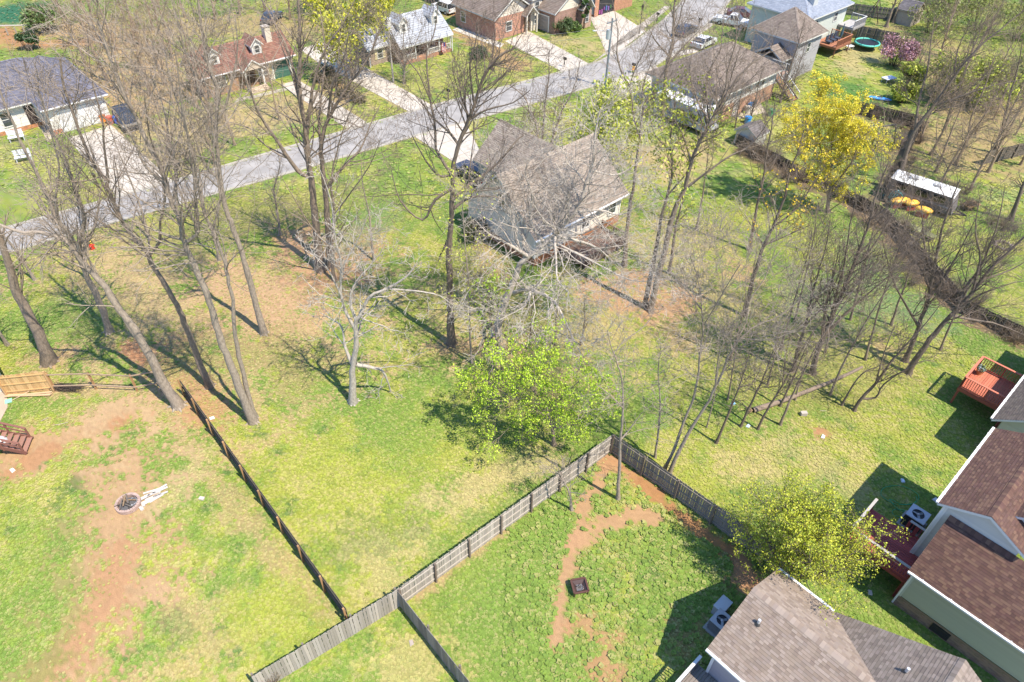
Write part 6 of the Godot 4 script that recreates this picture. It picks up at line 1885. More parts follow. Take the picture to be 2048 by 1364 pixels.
		for s in [-0.65, 0.65]:
			q = MB.new()
			q.bar(Vector3(s, 0, 0.22), Vector3(s, 0.5, 0.22), 0.06, 0.06, K(0.55, 0.57, 0.6))
			q.bar(Vector3(s, 0, -0.28), Vector3(s, 1.1, -0.32), 0.06, 0.06, K(0.55, 0.57, 0.6))
			part("leg", q, b, M.paint)

func shed(called: String, label: String, at: Vector3, turn: float, x: float, z: float, hh: float, wall: Color, roof: Color) -> void:
	var s := thing(called, label, "shed", at, turn)
	var q := MB.new()
	org = Vector3.ZERO
	wall_ring(q, -x / 2, x / 2, -z / 2, z / 2, 0.0, hh, wall, 0.25)
	for e in [-1, 1]: q.tri(Vector3(-x / 2, hh, e * z / 2), Vector3(x / 2, hh, e * z / 2), Vector3(0, hh + x * 0.28, e * z / 2), Vector3(0, 0, e), wall)
	part("wall", q, s, M.paint)
	gable_roof(s, "w", -x / 2 - 0.2, x / 2 + 0.2, -z / 2 - 0.2, z / 2 + 0.2, hh - 0.1, hh + x * 0.3, [roof, tint(roof, 1.15), tint(roof, 0.88)], tint(wall, 0.9), 0.4, 0.22)
	door(s, Vector3(0, hh * 0.45, z / 2 + 0.02), "w", x * 0.4, hh * 0.85, tint(wall, 0.8))
func back_yard_things() -> void:
	shed("garden_shed", "small grey-roofed garden shed with a pale end beside the brush", Vector3(25.40, 0.00, -71.91), TURN + 90, 2.4, 2.2, 1.7, K(0.5, 0.5, 0.47), K(0.13, 0.115, 0.11))
	shed("garden_shed", "beige shed with a dark roof at the top right", Vector3(59.78, 0.00, -114.56), TURN, 3.4, 2.6, 2.2, K(0.36, 0.31, 0.26), K(0.13, 0.12, 0.13))
	var p := thing("play_tower", "wooden play tower with a turquoise roof at the top edge", "play tower", Vector3(62.49, 0.00, -119.33), TURN)
	var q := MB.new()
	q.hexa([Vector3(-1.5, 3.0, -1.2), Vector3(1.5, 3.0, -1.2), Vector3(1.5, 3.0, 1.2), Vector3(-1.5, 3.0, 1.2), Vector3(-1.5, 3.6, -0.1), Vector3(1.5, 3.6, -0.1), Vector3(1.5, 3.6, 0.1), Vector3(-1.5, 3.6, 0.1)], K(0.05, 0.3, 0.45))
	part("roof", q, p, M.plastic)
	for x in [-1.3, 1.3]:
		for z in [-1.0, 1.0]:
			q = MB.new()
			q.bar(Vector3(x, 0, z), Vector3(x, 3.0, z), 0.12, 0.12, K(0.2, 0.15, 0.1))
			part("post", q, p, M.wood)
	q = MB.new()
	q.box(Vector3(0, 1.5, 0), Vector3(2.6, 0.1, 2.0), K(0.22, 0.16, 0.11))
	part("platform", q, p, M.wood)
	p = thing("swing_set", "dark timber swing set in front of the upper dark fence", "swing set", Vector3(55.06, 0.00, -115.85), TURN + 20)
	q = MB.new()
	for s in [-1, 1]:
		q.bar(Vector3(s * 2.0, 0, -1.0), Vector3(s * 1.9, 2.5, 0), 0.11, 0.11, K(0.09, 0.06, 0.045))
		q.bar(Vector3(s * 2.0, 0, 1.0), Vector3(s * 1.9, 2.5, 0), 0.11, 0.11, K(0.09, 0.06, 0.045))
	q.bar(Vector3(-2.2, 2.5, 0), Vector3(2.2, 2.5, 0), 0.13, 0.13, K(0.09, 0.06, 0.045))
	part("frame", q, p, M.wood)
	for x in [-0.8, 0.8]:
		q = MB.new()
		q.box(Vector3(x, 0.5, 0), Vector3(0.5, 0.05, 0.2), K(0.03, 0.03, 0.03))
		for s in [-0.22, 0.22]: q.bar(Vector3(x + s, 0.5, 0), Vector3(x + s, 2.45, 0), 0.02, 0.02, K(0.1, 0.1, 0.1))
		part("swing_seat", q, p, M.plastic)
	# trampoline
	p = thing("trampoline", "round trampoline with a mint green edge pad and dark net", "trampoline", Vector3(49.17, 0.00, -102.64), 0.0)
	q = MB.new()
	q.tube([Vector3(0, 0.78, 0), Vector3(0, 0.8, 0)], [1.55, 1.55], 28, K(0.02, 0.022, 0.03), true)
	part("mat", q, p, M.plastic)
	q = MB.new()
	for k in 32:
		var a0 := TAU * k / 32.0
		var a1 := TAU * (k + 1) / 32.0
		q.tube([Vector3(cos(a0) * 1.65, 0.84, sin(a0) * 1.65), Vector3(cos(a1) * 1.65, 0.84, sin(a1) * 1.65)], [0.13, 0.13], 6, K(0.1, 0.48, 0.4))
	part("edge_pad", q, p, M.plastic)
	for k in 6:
		q = MB.new()
		var a := TAU * k / 6.0 + 0.3
		q.bar(Vector3(cos(a) * 1.7, 0, sin(a) * 1.7), Vector3(cos(a) * 1.7, 2.5, sin(a) * 1.7), 0.05, 0.05, K(0.05, 0.07, 0.08))
		part("leg", q, p, M.metal)
	q = MB.new()
	for k in 40:
		var a := PI + PI * k / 40.0
		q.bar(Vector3(cos(a) * 1.7, 0.85, sin(a) * 1.7), Vector3(cos(a) * 1.7, 2.4, sin(a) * 1.7), 0.02, 0.02, K(0.03, 0.04, 0.045))
	for y in 10:
		for k in 20:
			var a := PI + PI * k / 20.0
			var a1 := PI + PI * (k + 1) / 20.0
			q.bar(Vector3(cos(a) * 1.7, 0.95 + y * 0.16, sin(a) * 1.7), Vector3(cos(a1) * 1.7, 0.95 + y * 0.16, sin(a1) * 1.7), 0.02, 0.02, K(0.03, 0.04, 0.045))
	part("net", q, p, M.plastic)
	for t in [["low white bench table on the straw before the trampoline", Vector3(46.56, 0.00, -101.87), K(0.6, 0.6, 0.6), 1.1], ["pale blue-white table on the lawn below the pink tree", Vector3(47.75, 0.00, -90.51), K(0.58, 0.6, 0.68), 1.7], ["tan plywood sheet on low legs beside the trailer's grey end", Vector3(43.68, 0.00, -59.33), K(0.4, 0.25, 0.12), 1.6]]:
		var b := thing("table", t[0], "table", t[1], 25.0)
		q = MB.new()
		q.box(Vector3(0, 0.55, 0), Vector3(t[3], 0.07, t[3] * 0.6), t[2])
		part("table_top", q, b, M.plastic)
		for x in [-0.4, 0.4]:
			for z in [-0.22, 0.22]:
				q = MB.new()
				q.bar(Vector3(x * t[3], 0, z * t[3]), Vector3(x * t[3], 0.52, z * t[3]), 0.06, 0.06, tint(t[2], 0.8))
				part("leg", q, b, M.plastic)
	# climbing frame of weathered timber
	p = thing("climbing_frame", "weathered timber climbing frame with ladders beyond the yellow crown", "climbing frame", Vector3(38.94, 0.00, -72.17), 20.0)
	for s in [-0.7, 0.7]:
		for z in [-0.7, 0.7]:
			q = MB.new()
			q.bar(Vector3(s, 0, z), Vector3(s, 2.2, z), 0.11, 0.11, K(0.13, 0.11, 0.09))
			part("post", q, p, M.wood)
	q = MB.new()
	for k in 7: q.box(Vector3(0, 1.3, -0.65 + k * 0.21), Vector3(1.5, 0.06, 0.16), K(0.2, 0.16, 0.11))
	part("platform", q, p, M.wood)
	q = MB.new()
	for k in 7: q.bar(Vector3(-0.5, 0.15 + k * 0.19, 1.5 - k * 0.12), Vector3(0.5, 0.15 + k * 0.19, 1.5 - k * 0.12), 0.07, 0.07, K(0.24, 0.19, 0.13))
	for s in [-0.5, 0.5]: q.bar(Vector3(s, 0, 1.6), Vector3(s, 1.4, 0.75), 0.09, 0.06, K(0.2, 0.16, 0.11))
	part("ladder", q, p, M.wood)
	q = MB.new()
	q.bar(Vector3(-0.8, 2.2, 0), Vector3(2.4, 2.2, 0), 0.12, 0.12, K(0.14, 0.12, 0.1))
	q.bar(Vector3(2.4, 2.2, 0), Vector3(2.4, 0, 0.8), 0.1, 0.1, K(0.14, 0.12, 0.1))
	part("beam", q, p, M.wood)
	q = MB.new()
	q.box(Vector3(0, 1.9, -0.74), Vector3(1.4, 0.6, 0.03), K(0.03, 0.1, 0.3))
	part("tarp", q, p, M.plastic)
	p = thing("kayak", "bright blue kayak lying on the lawn beyond the yellow crown", "kayak", Vector3(44.42, 0.00, -84.70), -18.0)
	q = MB.new()
	q.ellipsoid(Vector3(0, 0.2, 0), Vector3(1.5, 0.2, 0.32), K(0.02, 0.25, 0.65), 16, 8)
	part("hull", q, p, M.plastic)
	q = MB.new()
	q.tube([Vector3(-0.3, 0.33, 0), Vector3(0.3, 0.33, 0)], [0.14, 0.14], 8, K(0.02, 0.02, 0.03), true)
	part("cockpit", q, p, M.plastic)
	for t in [["orange-yellow kayak beside the trailer, the larger of a pair", Vector3(36.84, 0.00, -59.37), 1.05, 10.0], ["orange-yellow kayak beside the trailer, the shorter one next to it", Vector3(37.79, 0.00, -58.96), 0.75, 10.0], ["small orange-yellow boat on the brush nearest the trailer's grey end", Vector3(38.43, 0.00, -57.75), 0.8, -30.0]]:
		p = thing("kayak", t[0], "kayak", t[1], t[3])
		q = MB.new()
		q.ellipsoid(Vector3(0, 0.75, 0), Vector3(t[2], 0.28, 0.45), K(0.8, 0.45, 0.06), 14, 7)
		part("hull", q, p, M.plastic)
		q = MB.new()
		q.box(Vector3(0, 0.28, 0.2), Vector3(t[2] * 1.3, 0.5, 0.12), K(0.35, 0.06, 0.04))
		part("keel", q, p, M.plastic)
	p = thing("bicycle_rack", "turquoise tubular frame standing left of the white trailer", "tubular frame", Vector3(36.74, 0.00, -60.48), 0.0)
	q = MB.new()
	for k in 7:
		var pts := []
		var rad := []
		for j in 9:
			var a := PI * j / 8.0
			pts.append(Vector3(cos(a) * 0.55, sin(a) * 1.3, (k - 3) * 0.28))
			rad.append(0.035)
		q.tube(pts, rad, 6, K(0.06, 0.36, 0.42))
	for s in [-0.5, 0.5]: q.bar(Vector3(s, 0.5, -0.9), Vector3(s, 0.5, 0.9), 0.05, 0.05, K(0.06, 0.36, 0.42))
	part("frame", q, p, M.metal)
	p = thing("plank_bridge", "pale green mossy plank lying across the brush-filled creek", "plank", Vector3(36.71, 0.00, -54.94))
	q = MB.new()
	q.bar(Vector3(-1.1, 0.5, -1.2), Vector3(1.0, 0.5, 1.5), 0.75, 0.07, K(0.25, 0.26, 0.11))
	part("board", q, p, M.wood)
	p = thing("stone_ring", "ring of small stones on the grass at the far right", "stone ring", Vector3(43.85, 0.00, -53.08))
	for k in 12:
		var a := TAU * k / 12.0
		q = MB.new()
		q.ellipsoid(Vector3(cos(a) * 0.7, 0.1, sin(a) * 0.7), Vector3(rr(0.13, 0.2), 0.12, rr(0.12, 0.18)), tint(K(0.4, 0.32, 0.27), rr(0.8, 1.2)), 7, 5)
		part("stone", q, p, M.concrete)

const PALE := Color(0.43, 0.365, 0.3)
const MIDB := Color(0.35, 0.285, 0.225)
const DARKB := Color(0.25, 0.2, 0.16)
const WHITEB := Color(0.6, 0.555, 0.49)
const CHART := [Color(0.42, 0.45, 0.06), Color(0.34, 0.4, 0.05), Color(0.5, 0.5, 0.1)]
func left_trees() -> void:
	tree("bare_tree", "thick leaning bare trunk at the far left edge above the new fence panel", [Vector3(-32.74, 0.00, -35.26), Vector3(-32.31, 2.94, -35.26), Vector3(-32.26, 4.88, -35.26), Vector3(-32.16, 6.48, -35.26), Vector3(-31.70, 8.52, -35.26), Vector3(-31.38, 9.99, -35.26), Vector3(-31.12, 12.13, -35.26), Vector3(-30.55, 14.78, -35.26), Vector3(-29.61, 17.51, -35.26)], 0.42, {"col": MIDB, "n": 0.6, "from": 0.3})
	tree("bare_tree", "large bare tree with a strongly left-leaning trunk at the head of the orange-post fence", [Vector3(-22.16, 0.00, -31.40), Vector3(-22.48, 2.09, -31.40), Vector3(-22.55, 4.54, -31.40), Vector3(-22.75, 6.77, -31.40), Vector3(-23.12, 8.36, -31.40), Vector3(-23.35, 9.88, -31.40), Vector3(-23.71, 10.97, -31.40), Vector3(-24.02, 11.88, -31.40), Vector3(-24.27, 12.91, -31.40), Vector3(-24.66, 13.35, -31.40), Vector3(-25.40, 13.58, -31.40), Vector3(-26.73, 13.67, -31.40), Vector3(-27.86, 14.32, -31.40)], 0.36, {"col": PALE, "from": 0.3, "left": 4200})
	tree("bare_tree", "pale upright limbed bare tree just behind the strongly leaning trunk", [Vector3(-23.76, 0.00, -33.21), Vector3(-23.95, 3.37, -33.21), Vector3(-24.36, 5.94, -33.21), Vector3(-24.64, 8.32, -33.21), Vector3(-25.13, 9.80, -33.21), Vector3(-25.34, 10.70, -33.21), Vector3(-24.86, 12.00, -33.21), Vector3(-24.12, 13.29, -33.21), Vector3(-23.85, 14.89, -33.21), Vector3(-23.67, 16.69, -33.21), Vector3(-23.65, 18.91, -33.21), Vector3(-23.49, 20.72, -33.21)], 0.24, {"col": PALE, "from": 0.45, "left": 4200, "n": 1.1})
	tree("bare_tree", "bare tree rising behind the leaning trunks left of the hydrant", [Vector3(-29.96, 0.00, -38.59), Vector3(-29.70, 2.08, -38.59), Vector3(-29.61, 3.65, -38.59), Vector3(-29.63, 5.15, -38.59), Vector3(-29.48, 6.76, -38.59), Vector3(-29.43, 8.58, -38.59), Vector3(-29.75, 9.73, -38.59), Vector3(-29.67, 11.21, -38.59), Vector3(-29.63, 13.26, -38.59), Vector3(-29.72, 14.98, -38.59), Vector3(-29.57, 16.87, -38.59), Vector3(-29.45, 18.35, -38.59)], 0.27, {"col": PALE, "from": 0.35, "left": 4200, "limbs": [[Vector3(-29.75, 9.73, -38.59), Vector3(-28.80, 11.83, -38.19), Vector3(-27.40, 14.18, -37.73), Vector3(-26.67, 16.64, -37.27), Vector3(-26.08, 18.57, -36.91)], [Vector3(-29.48, 6.76, -38.59), Vector3(-28.05, 8.86, -39.42), Vector3(-27.28, 10.78, -40.06), Vector3(-26.45, 12.33, -40.59)]]})
	tree("bare_tree", "bare tree with a fork above the street, second trunk right of the strongly leaning one", [Vector3(-20.69, 0.00, -33.27), Vector3(-20.75, 1.40, -33.27), Vector3(-20.74, 3.42, -33.27), Vector3(-20.78, 5.21, -33.27), Vector3(-20.75, 6.78, -33.27), Vector3(-20.90, 8.00, -33.27), Vector3(-21.06, 9.15, -33.27), Vector3(-21.32, 10.28, -33.27), Vector3(-21.34, 11.13, -33.27), Vector3(-21.72, 12.06, -33.27), Vector3(-22.04, 13.09, -33.27), Vector3(-22.09, 14.50, -33.27), Vector3(-22.00, 15.55, -33.27), Vector3(-21.95, 15.76, -33.27), Vector3(-22.27, 16.55, -33.27), Vector3(-22.34, 17.72, -33.27), Vector3(-22.29, 19.21, -33.27), Vector3(-22.17, 20.73, -33.27), Vector3(-21.81, 22.19, -33.27)], 0.25, {"col": MIDB, "from": 0.4, "left": 4500, "limbs": [[Vector3(-21.90, 15.67, -33.27), Vector3(-21.39, 17.73, -33.30), Vector3(-20.92, 19.23, -33.32), Vector3(-20.81, 20.46, -33.33), Vector3(-20.52, 21.95, -33.36), Vector3(-20.02, 23.57, -33.38)], [Vector3(-21.30, 10.89, -33.27), Vector3(-20.15, 12.17, -32.86), Vector3(-19.32, 13.94, -32.40), Vector3(-18.43, 15.47, -31.97), Vector3(-17.78, 17.52, -31.44), Vector3(-17.41, 19.66, -30.88), Vector3(-16.76, 21.62, -30.32)]]})
	tree("bare_tree", "tall double-stemmed bare tree beside the orange-post fence, its left stem", [Vector3(-16.84, 0.00, -30.21), Vector3(-16.91, 1.63, -30.21), Vector3(-16.97, 3.64, -30.21), Vector3(-17.01, 5.57, -30.21), Vector3(-17.09, 7.23, -30.21), Vector3(-17.00, 9.07, -30.21), Vector3(-16.94, 10.66, -30.21), Vector3(-17.07, 11.96, -30.21), Vector3(-17.14, 13.30, -30.21), Vector3(-17.17, 14.37, -30.21), Vector3(-17.01, 15.49, -30.21), Vector3(-17.13, 16.27, -30.21), Vector3(-17.09, 17.42, -30.21), Vector3(-17.07, 18.33, -30.21), Vector3(-17.24, 19.57, -30.21), Vector3(-17.40, 20.74, -30.21), Vector3(-17.59, 22.33, -30.21), Vector3(-17.58, 23.85, -30.21), Vector3(-17.54, 25.07, -30.21)], 0.29, {"col": PALE, "from": 0.42, "left": 4800, "limbs": [[Vector3(-17.16, 14.03, -30.21), Vector3(-16.36, 14.59, -30.09), Vector3(-15.97, 15.58, -29.98), Vector3(-15.66, 16.82, -29.83), Vector3(-15.16, 18.85, -29.58), Vector3(-14.75, 20.96, -29.31), Vector3(-14.43, 22.65, -29.09), Vector3(-14.02, 24.41, -28.86)], [Vector3(-17.11, 17.53, -30.21), Vector3(-17.77, 18.46, -30.19), Vector3(-17.89, 19.99, -30.17), Vector3(-18.17, 20.96, -30.15), Vector3(-18.61, 21.88, -30.14)], [Vector3(-17.13, 16.27, -30.21), Vector3(-16.73, 17.65, -30.75), Vector3(-16.75, 19.23, -31.29), Vector3(-16.82, 20.75, -31.79), Vector3(-17.11, 22.23, -32.24)]]})
	tree("bare_tree", "slimmer right stem of the double-stemmed bare tree beside the orange-post fence", [Vector3(-16.81, 0.00, -30.56), Vector3(-16.66, 3.16, -30.56), Vector3(-16.52, 5.54, -30.56), Vector3(-16.21, 8.00, -30.56), Vector3(-15.81, 9.95, -30.56), Vector3(-15.67, 11.60, -30.56), Vector3(-15.54, 12.88, -30.56), Vector3(-15.72, 14.61, -30.56), Vector3(-15.81, 15.21, -30.56), Vector3(-15.76, 16.67, -30.56), Vector3(-15.54, 18.32, -30.56), Vector3(-15.42, 20.36, -30.56), Vector3(-15.43, 22.25, -30.56), Vector3(-15.28, 23.78, -30.56)], 0.17, {"col": PALE, "from": 0.4, "left": 3900, "limbs": [[Vector3(-15.72, 14.61, -30.56), Vector3(-14.90, 16.32, -30.71), Vector3(-14.71, 18.19, -30.86), Vector3(-14.41, 19.94, -31.00), Vector3(-14.18, 21.81, -31.14)]]})
	tree("bare_tree", "straight bare trunk standing alone on the tan leaf litter left of the white sycamore", [Vector3(-18.53, 0.00, -38.85), Vector3(-18.51, 2.09, -38.85), Vector3(-18.48, 3.80, -38.85), Vector3(-18.45, 6.03, -38.85), Vector3(-18.42, 7.61, -38.85), Vector3(-18.52, 9.12, -38.85), Vector3(-18.56, 9.89, -38.85), Vector3(-18.66, 10.38, -38.85), Vector3(-18.44, 12.84, -38.85), Vector3(-18.14, 14.80, -38.85), Vector3(-17.73, 16.57, -38.85), Vector3(-17.13, 18.62, -38.85), Vector3(-17.25, 20.25, -38.85), Vector3(-17.06, 21.85, -38.85), Vector3(-16.90, 23.36, -38.85), Vector3(-16.75, 24.79, -38.85)], 0.25, {"col": PALE, "from": 0.5, "left": 4800, "limbs": [[Vector3(-17.73, 16.44, -38.85), Vector3(-18.17, 17.93, -38.75), Vector3(-18.10, 19.18, -38.67), Vector3(-18.18, 20.87, -38.56), Vector3(-18.07, 22.46, -38.46), Vector3(-18.01, 24.20, -38.34)], [Vector3(-17.62, 16.75, -38.85), Vector3(-17.04, 17.39, -38.82), Vector3(-16.49, 18.37, -38.79), Vector3(-16.03, 19.37, -38.75), Vector3(-15.36, 20.89, -38.69), Vector3(-15.02, 22.73, -38.63)], [Vector3(-18.44, 12.84, -38.85), Vector3(-18.99, 13.97, -38.56), Vector3(-18.93, 15.44, -38.25), Vector3(-18.74, 17.17, -37.88)]]})
	tree("bare_tree", "big dark-barked bare tree between the red roof and the street, left of a pair", [Vector3(-16.05, 0.00, -46.93), Vector3(-15.80, 3.46, -46.93), Vector3(-15.64, 5.77, -46.93), Vector3(-15.43, 7.70, -46.93), Vector3(-15.35, 9.62, -46.93), Vector3(-15.14, 11.88, -46.93), Vector3(-15.07, 14.40, -46.93), Vector3(-14.85, 16.32, -46.93), Vector3(-14.48, 17.99, -46.93), Vector3(-14.13, 20.19, -46.93), Vector3(-14.00, 22.25, -46.93)], 0.36, {"col": MIDB, "from": 0.35, "left": 5400, "limbs": [[Vector3(-15.10, 14.04, -46.93), Vector3(-15.45, 17.25, -47.73), Vector3(-16.13, 18.89, -48.14), Vector3(-16.66, 20.07, -48.44), Vector3(-17.44, 21.95, -48.90)], [Vector3(-15.38, 8.59, -46.93), Vector3(-16.22, 9.24, -46.69), Vector3(-16.92, 11.53, -46.21), Vector3(-17.67, 13.92, -45.67), Vector3(-17.78, 15.90, -45.27), Vector3(-18.00, 18.37, -44.74)], [Vector3(-15.14, 11.88, -46.93), Vector3(-14.11, 15.32, -46.90), Vector3(-12.84, 18.08, -46.89), Vector3(-11.46, 19.63, -46.87), Vector3(-10.41, 21.20, -46.86)], [Vector3(-15.07, 13.42, -46.93), Vector3(-15.32, 15.54, -47.14), Vector3(-15.67, 17.49, -47.33), Vector3(-15.99, 19.04, -47.48)]]})
	tree("bare_tree", "big dark-barked bare tree between the red roof and the street, right of a pair", [Vector3(-15.34, 0.00, -47.52), Vector3(-15.06, 3.09, -47.52), Vector3(-14.78, 5.89, -47.52), Vector3(-14.57, 8.83, -47.52), Vector3(-14.38, 10.95, -47.52), Vector3(-13.55, 12.93, -47.52), Vector3(-12.29, 14.72, -47.52), Vector3(-11.44, 15.83, -47.52), Vector3(-10.21, 17.22, -47.52), Vector3(-9.16, 19.20, -47.52)], 0.3, {"col": MIDB, "from": 0.35, "left": 4800, "limbs": [[Vector3(-14.41, 10.55, -47.52), Vector3(-14.43, 12.53, -48.27), Vector3(-13.99, 14.78, -49.10), Vector3(-13.63, 16.96, -49.88), Vector3(-13.75, 19.37, -50.68)], [Vector3(-14.68, 7.21, -47.52), Vector3(-13.10, 8.86, -48.48), Vector3(-11.93, 9.83, -49.08), Vector3(-11.09, 11.52, -49.80), Vector3(-10.29, 12.84, -50.39)], [Vector3(-13.55, 12.93, -47.52), Vector3(-12.64, 15.76, -46.78), Vector3(-11.34, 18.04, -46.12), Vector3(-10.56, 20.44, -45.46)]]})
	tree("bare_tree", "slim bare tree crowned over the reddish soil behind the white sycamore", [Vector3(-14.69, 0.00, -45.61), Vector3(-14.40, 2.97, -45.61), Vector3(-13.75, 6.20, -45.61), Vector3(-13.58, 8.76, -45.61), Vector3(-12.85, 11.18, -45.61), Vector3(-11.89, 13.45, -45.61), Vector3(-10.75, 15.60, -45.61)], 0.15, {"col": MIDB, "from": 0.2, "left": 3600, "n": 1.6, "limbs": [[Vector3(-14.40, 2.97, -45.61), Vector3(-15.64, 5.44, -45.31), Vector3(-16.28, 7.75, -45.06), Vector3(-16.89, 9.92, -44.82)], [Vector3(-13.75, 6.20, -45.61), Vector3(-11.83, 8.87, -44.78), Vector3(-10.15, 11.32, -44.01), Vector3(-9.12, 13.51, -43.38)]]})
	tree("bare_tree", "small twiggy tree filling the gap between the lone straight trunk and the street", [Vector3(-20.78, 0.00, -51.93), Vector3(-20.53, 2.06, -51.93), Vector3(-20.36, 4.51, -51.93), Vector3(-19.38, 6.85, -51.93), Vector3(-19.33, 9.05, -51.93)], 0.12, {"col": PALE, "from": 0.15, "left": 3000, "n": 2.0})
	for s in [[Vector3(-31.78, 0.00, -50.66), 11.0, "slender bare tree by the street, below the grey driveway's mouth"], [Vector3(-28.39, 0.00, -52.79), 12.0, "slender bare tree by the kerb right of the grey driveway"], [Vector3(-24.80, 0.00, -47.97), 10.0, "thin bare tree crossing behind the double-stemmed tree"], [Vector3(-34.49, 0.00, -44.79), 9.0, "thin bare tree in the grass just below the hydrant"], [Vector3(-38.66, 0.00, -44.61), 11.0, "slim bare tree between the far left trunk and the street"], [Vector3(-11.89, 0.00, -48.53), 9.0, "thin bare sapling on the shaded bluish grass right of the dark pair"], [Vector3(-36.63, 0.00, -36.90), 10.0, "slim bare tree at the far left beyond the new fence panel"]]:
		rng.seed = hash(s[2])
		tree("bare_tree", s[2], upright(s[0], s[1], Vector3(rr(-1, 1), 0, rr(-1, 1))), 0.12, {"col": PALE, "from": 0.25, "left": 2700, "n": 1.5})

func middle_trees() -> void:
	tree("sycamore_tree", "white-barked bare sycamore with crooked arms standing alone in the middle yard", [Vector3(-10.64, 0.00, -32.16), Vector3(-10.42, 1.89, -32.16), Vector3(-10.18, 3.50, -32.16), Vector3(-9.81, 4.83, -32.16), Vector3(-9.68, 6.01, -32.16), Vector3(-9.51, 7.12, -32.16), Vector3(-9.07, 7.92, -32.16), Vector3(-8.70, 8.74, -32.16), Vector3(-8.13, 9.40, -32.16), Vector3(-7.17, 9.88, -32.16), Vector3(-6.23, 10.63, -32.16), Vector3(-5.59, 11.53, -32.16)], 0.27, {"col": WHITEB, "from": 0.35, "left": 5500, "wob": 0.36, "trop": 0.02, "tip": 0.14, "dens": 0.9, "rmin": 0.011, "limbs": [[Vector3(-9.62, 6.51, -32.16), Vector3(-10.05, 8.05, -32.20), Vector3(-10.14, 9.17, -32.23), Vector3(-10.02, 10.25, -32.26), Vector3(-9.81, 11.13, -32.29), Vector3(-9.87, 12.32, -32.32), Vector3(-9.90, 13.61, -32.35), Vector3(-9.79, 15.46, -32.40), Vector3(-10.10, 17.18, -32.45)], [Vector3(-10.18, 3.50, -32.16), Vector3(-10.56, 4.90, -32.52), Vector3(-10.64, 6.11, -32.82), Vector3(-11.18, 6.59, -32.95), Vector3(-11.92, 7.05, -33.10)], [Vector3(-10.12, 9.23, -32.16), Vector3(-10.50, 10.88, -32.13), Vector3(-10.92, 11.75, -32.11), Vector3(-11.64, 12.42, -32.09)], [Vector3(-9.77, 11.23, -32.16), Vector3(-8.98, 12.53, -32.05), Vector3(-8.41, 13.59, -31.96), Vector3(-7.82, 14.93, -31.86)], [Vector3(-7.18, 9.76, -32.16), Vector3(-5.51, 9.32, -32.57), Vector3(-4.38, 8.80, -32.84), Vector3(-3.59, 7.87, -33.06)], [Vector3(-9.97, 3.59, -32.16), Vector3(-9.19, 3.03, -32.45), Vector3(-8.47, 2.48, -32.71), Vector3(-8.25, 0.86, -33.01), Vector3(-8.24, -1.02, -33.38)], [Vector3(-9.48, 7.32, -32.16), Vector3(-9.67, 8.76, -32.29), Vector3(-9.07, 10.17, -32.42), Vector3(-7.92, 11.52, -32.56), Vector3(-7.27, 12.50, -32.66)]]})
	tree("bare_tree", "tall straight brown trunk forking high over the street in the centre", [Vector3(-4.47, 0.00, -38.21), Vector3(-4.46, 2.10, -38.21), Vector3(-4.42, 3.99, -38.21), Vector3(-4.35, 6.65, -38.21), Vector3(-4.31, 8.32, -38.21), Vector3(-4.14, 9.96, -38.21), Vector3(-3.90, 13.02, -38.21), Vector3(-3.75, 14.64, -38.21), Vector3(-3.34, 16.07, -38.21), Vector3(-2.81, 17.47, -38.21), Vector3(-2.39, 18.48, -38.21), Vector3(-2.10, 19.46, -38.21), Vector3(-1.63, 20.41, -38.21), Vector3(-1.03, 21.10, -38.21), Vector3(-0.23, 21.57, -38.21)], 0.31, {"col": DARKB, "from": 0.55, "left": 9000, "limbs": [[Vector3(-3.93, 13.91, -38.21), Vector3(-4.45, 14.78, -38.41), Vector3(-4.82, 15.44, -38.56), Vector3(-4.85, 16.91, -38.84), Vector3(-5.01, 18.05, -39.06), Vector3(-5.15, 19.61, -39.36), Vector3(-5.10, 20.78, -39.57), Vector3(-4.64, 21.85, -39.77), Vector3(-4.46, 23.07, -39.99)], [Vector3(-4.90, 18.42, -38.21), Vector3(-5.34, 20.01, -37.81), Vector3(-5.79, 20.84, -37.58), Vector3(-6.25, 21.61, -37.36), Vector3(-6.63, 22.68, -37.07)], [Vector3(-2.45, 18.34, -38.21), Vector3(-2.61, 19.73, -38.01), Vector3(-2.63, 20.82, -37.85), Vector3(-2.31, 21.96, -37.68), Vector3(-2.20, 23.04, -37.52)], [Vector3(-2.72, 17.50, -38.21), Vector3(-1.71, 18.22, -37.93), Vector3(-0.28, 18.82, -37.56), Vector3(0.63, 19.66, -37.27)], [Vector3(-3.41, 15.88, -38.21), Vector3(-4.07, 16.64, -38.42), Vector3(-4.78, 17.21, -38.61), Vector3(-5.34, 17.87, -38.78), Vector3(-5.89, 18.52, -38.95)], [Vector3(-3.90, 13.02, -38.21), Vector3(-5.02, 12.15, -38.20), Vector3(-5.90, 10.69, -38.18), Vector3(-7.21, 12.10, -38.17), Vector3(-7.59, 14.50, -38.17)], [Vector3(-3.99, 12.17, -38.21), Vector3(-2.85, 13.04, -38.72), Vector3(-1.17, 14.12, -39.40), Vector3(0.14, 15.56, -40.05), Vector3(1.57, 15.95, -40.47)], [Vector3(-4.05, 11.45, -38.21), Vector3(-2.85, 12.24, -38.45), Vector3(-1.45, 12.24, -38.65), Vector3(-0.67, 11.95, -38.75)], [Vector3(-4.16, 9.58, -38.21), Vector3(-4.77, 8.18, -38.52), Vector3(-5.07, 7.22, -38.71)], [Vector3(-3.86, 13.91, -38.21), Vector3(-4.80, 13.78, -38.40), Vector3(-5.67, 14.95, -38.66), Vector3(-6.35, 16.37, -38.98)]]})
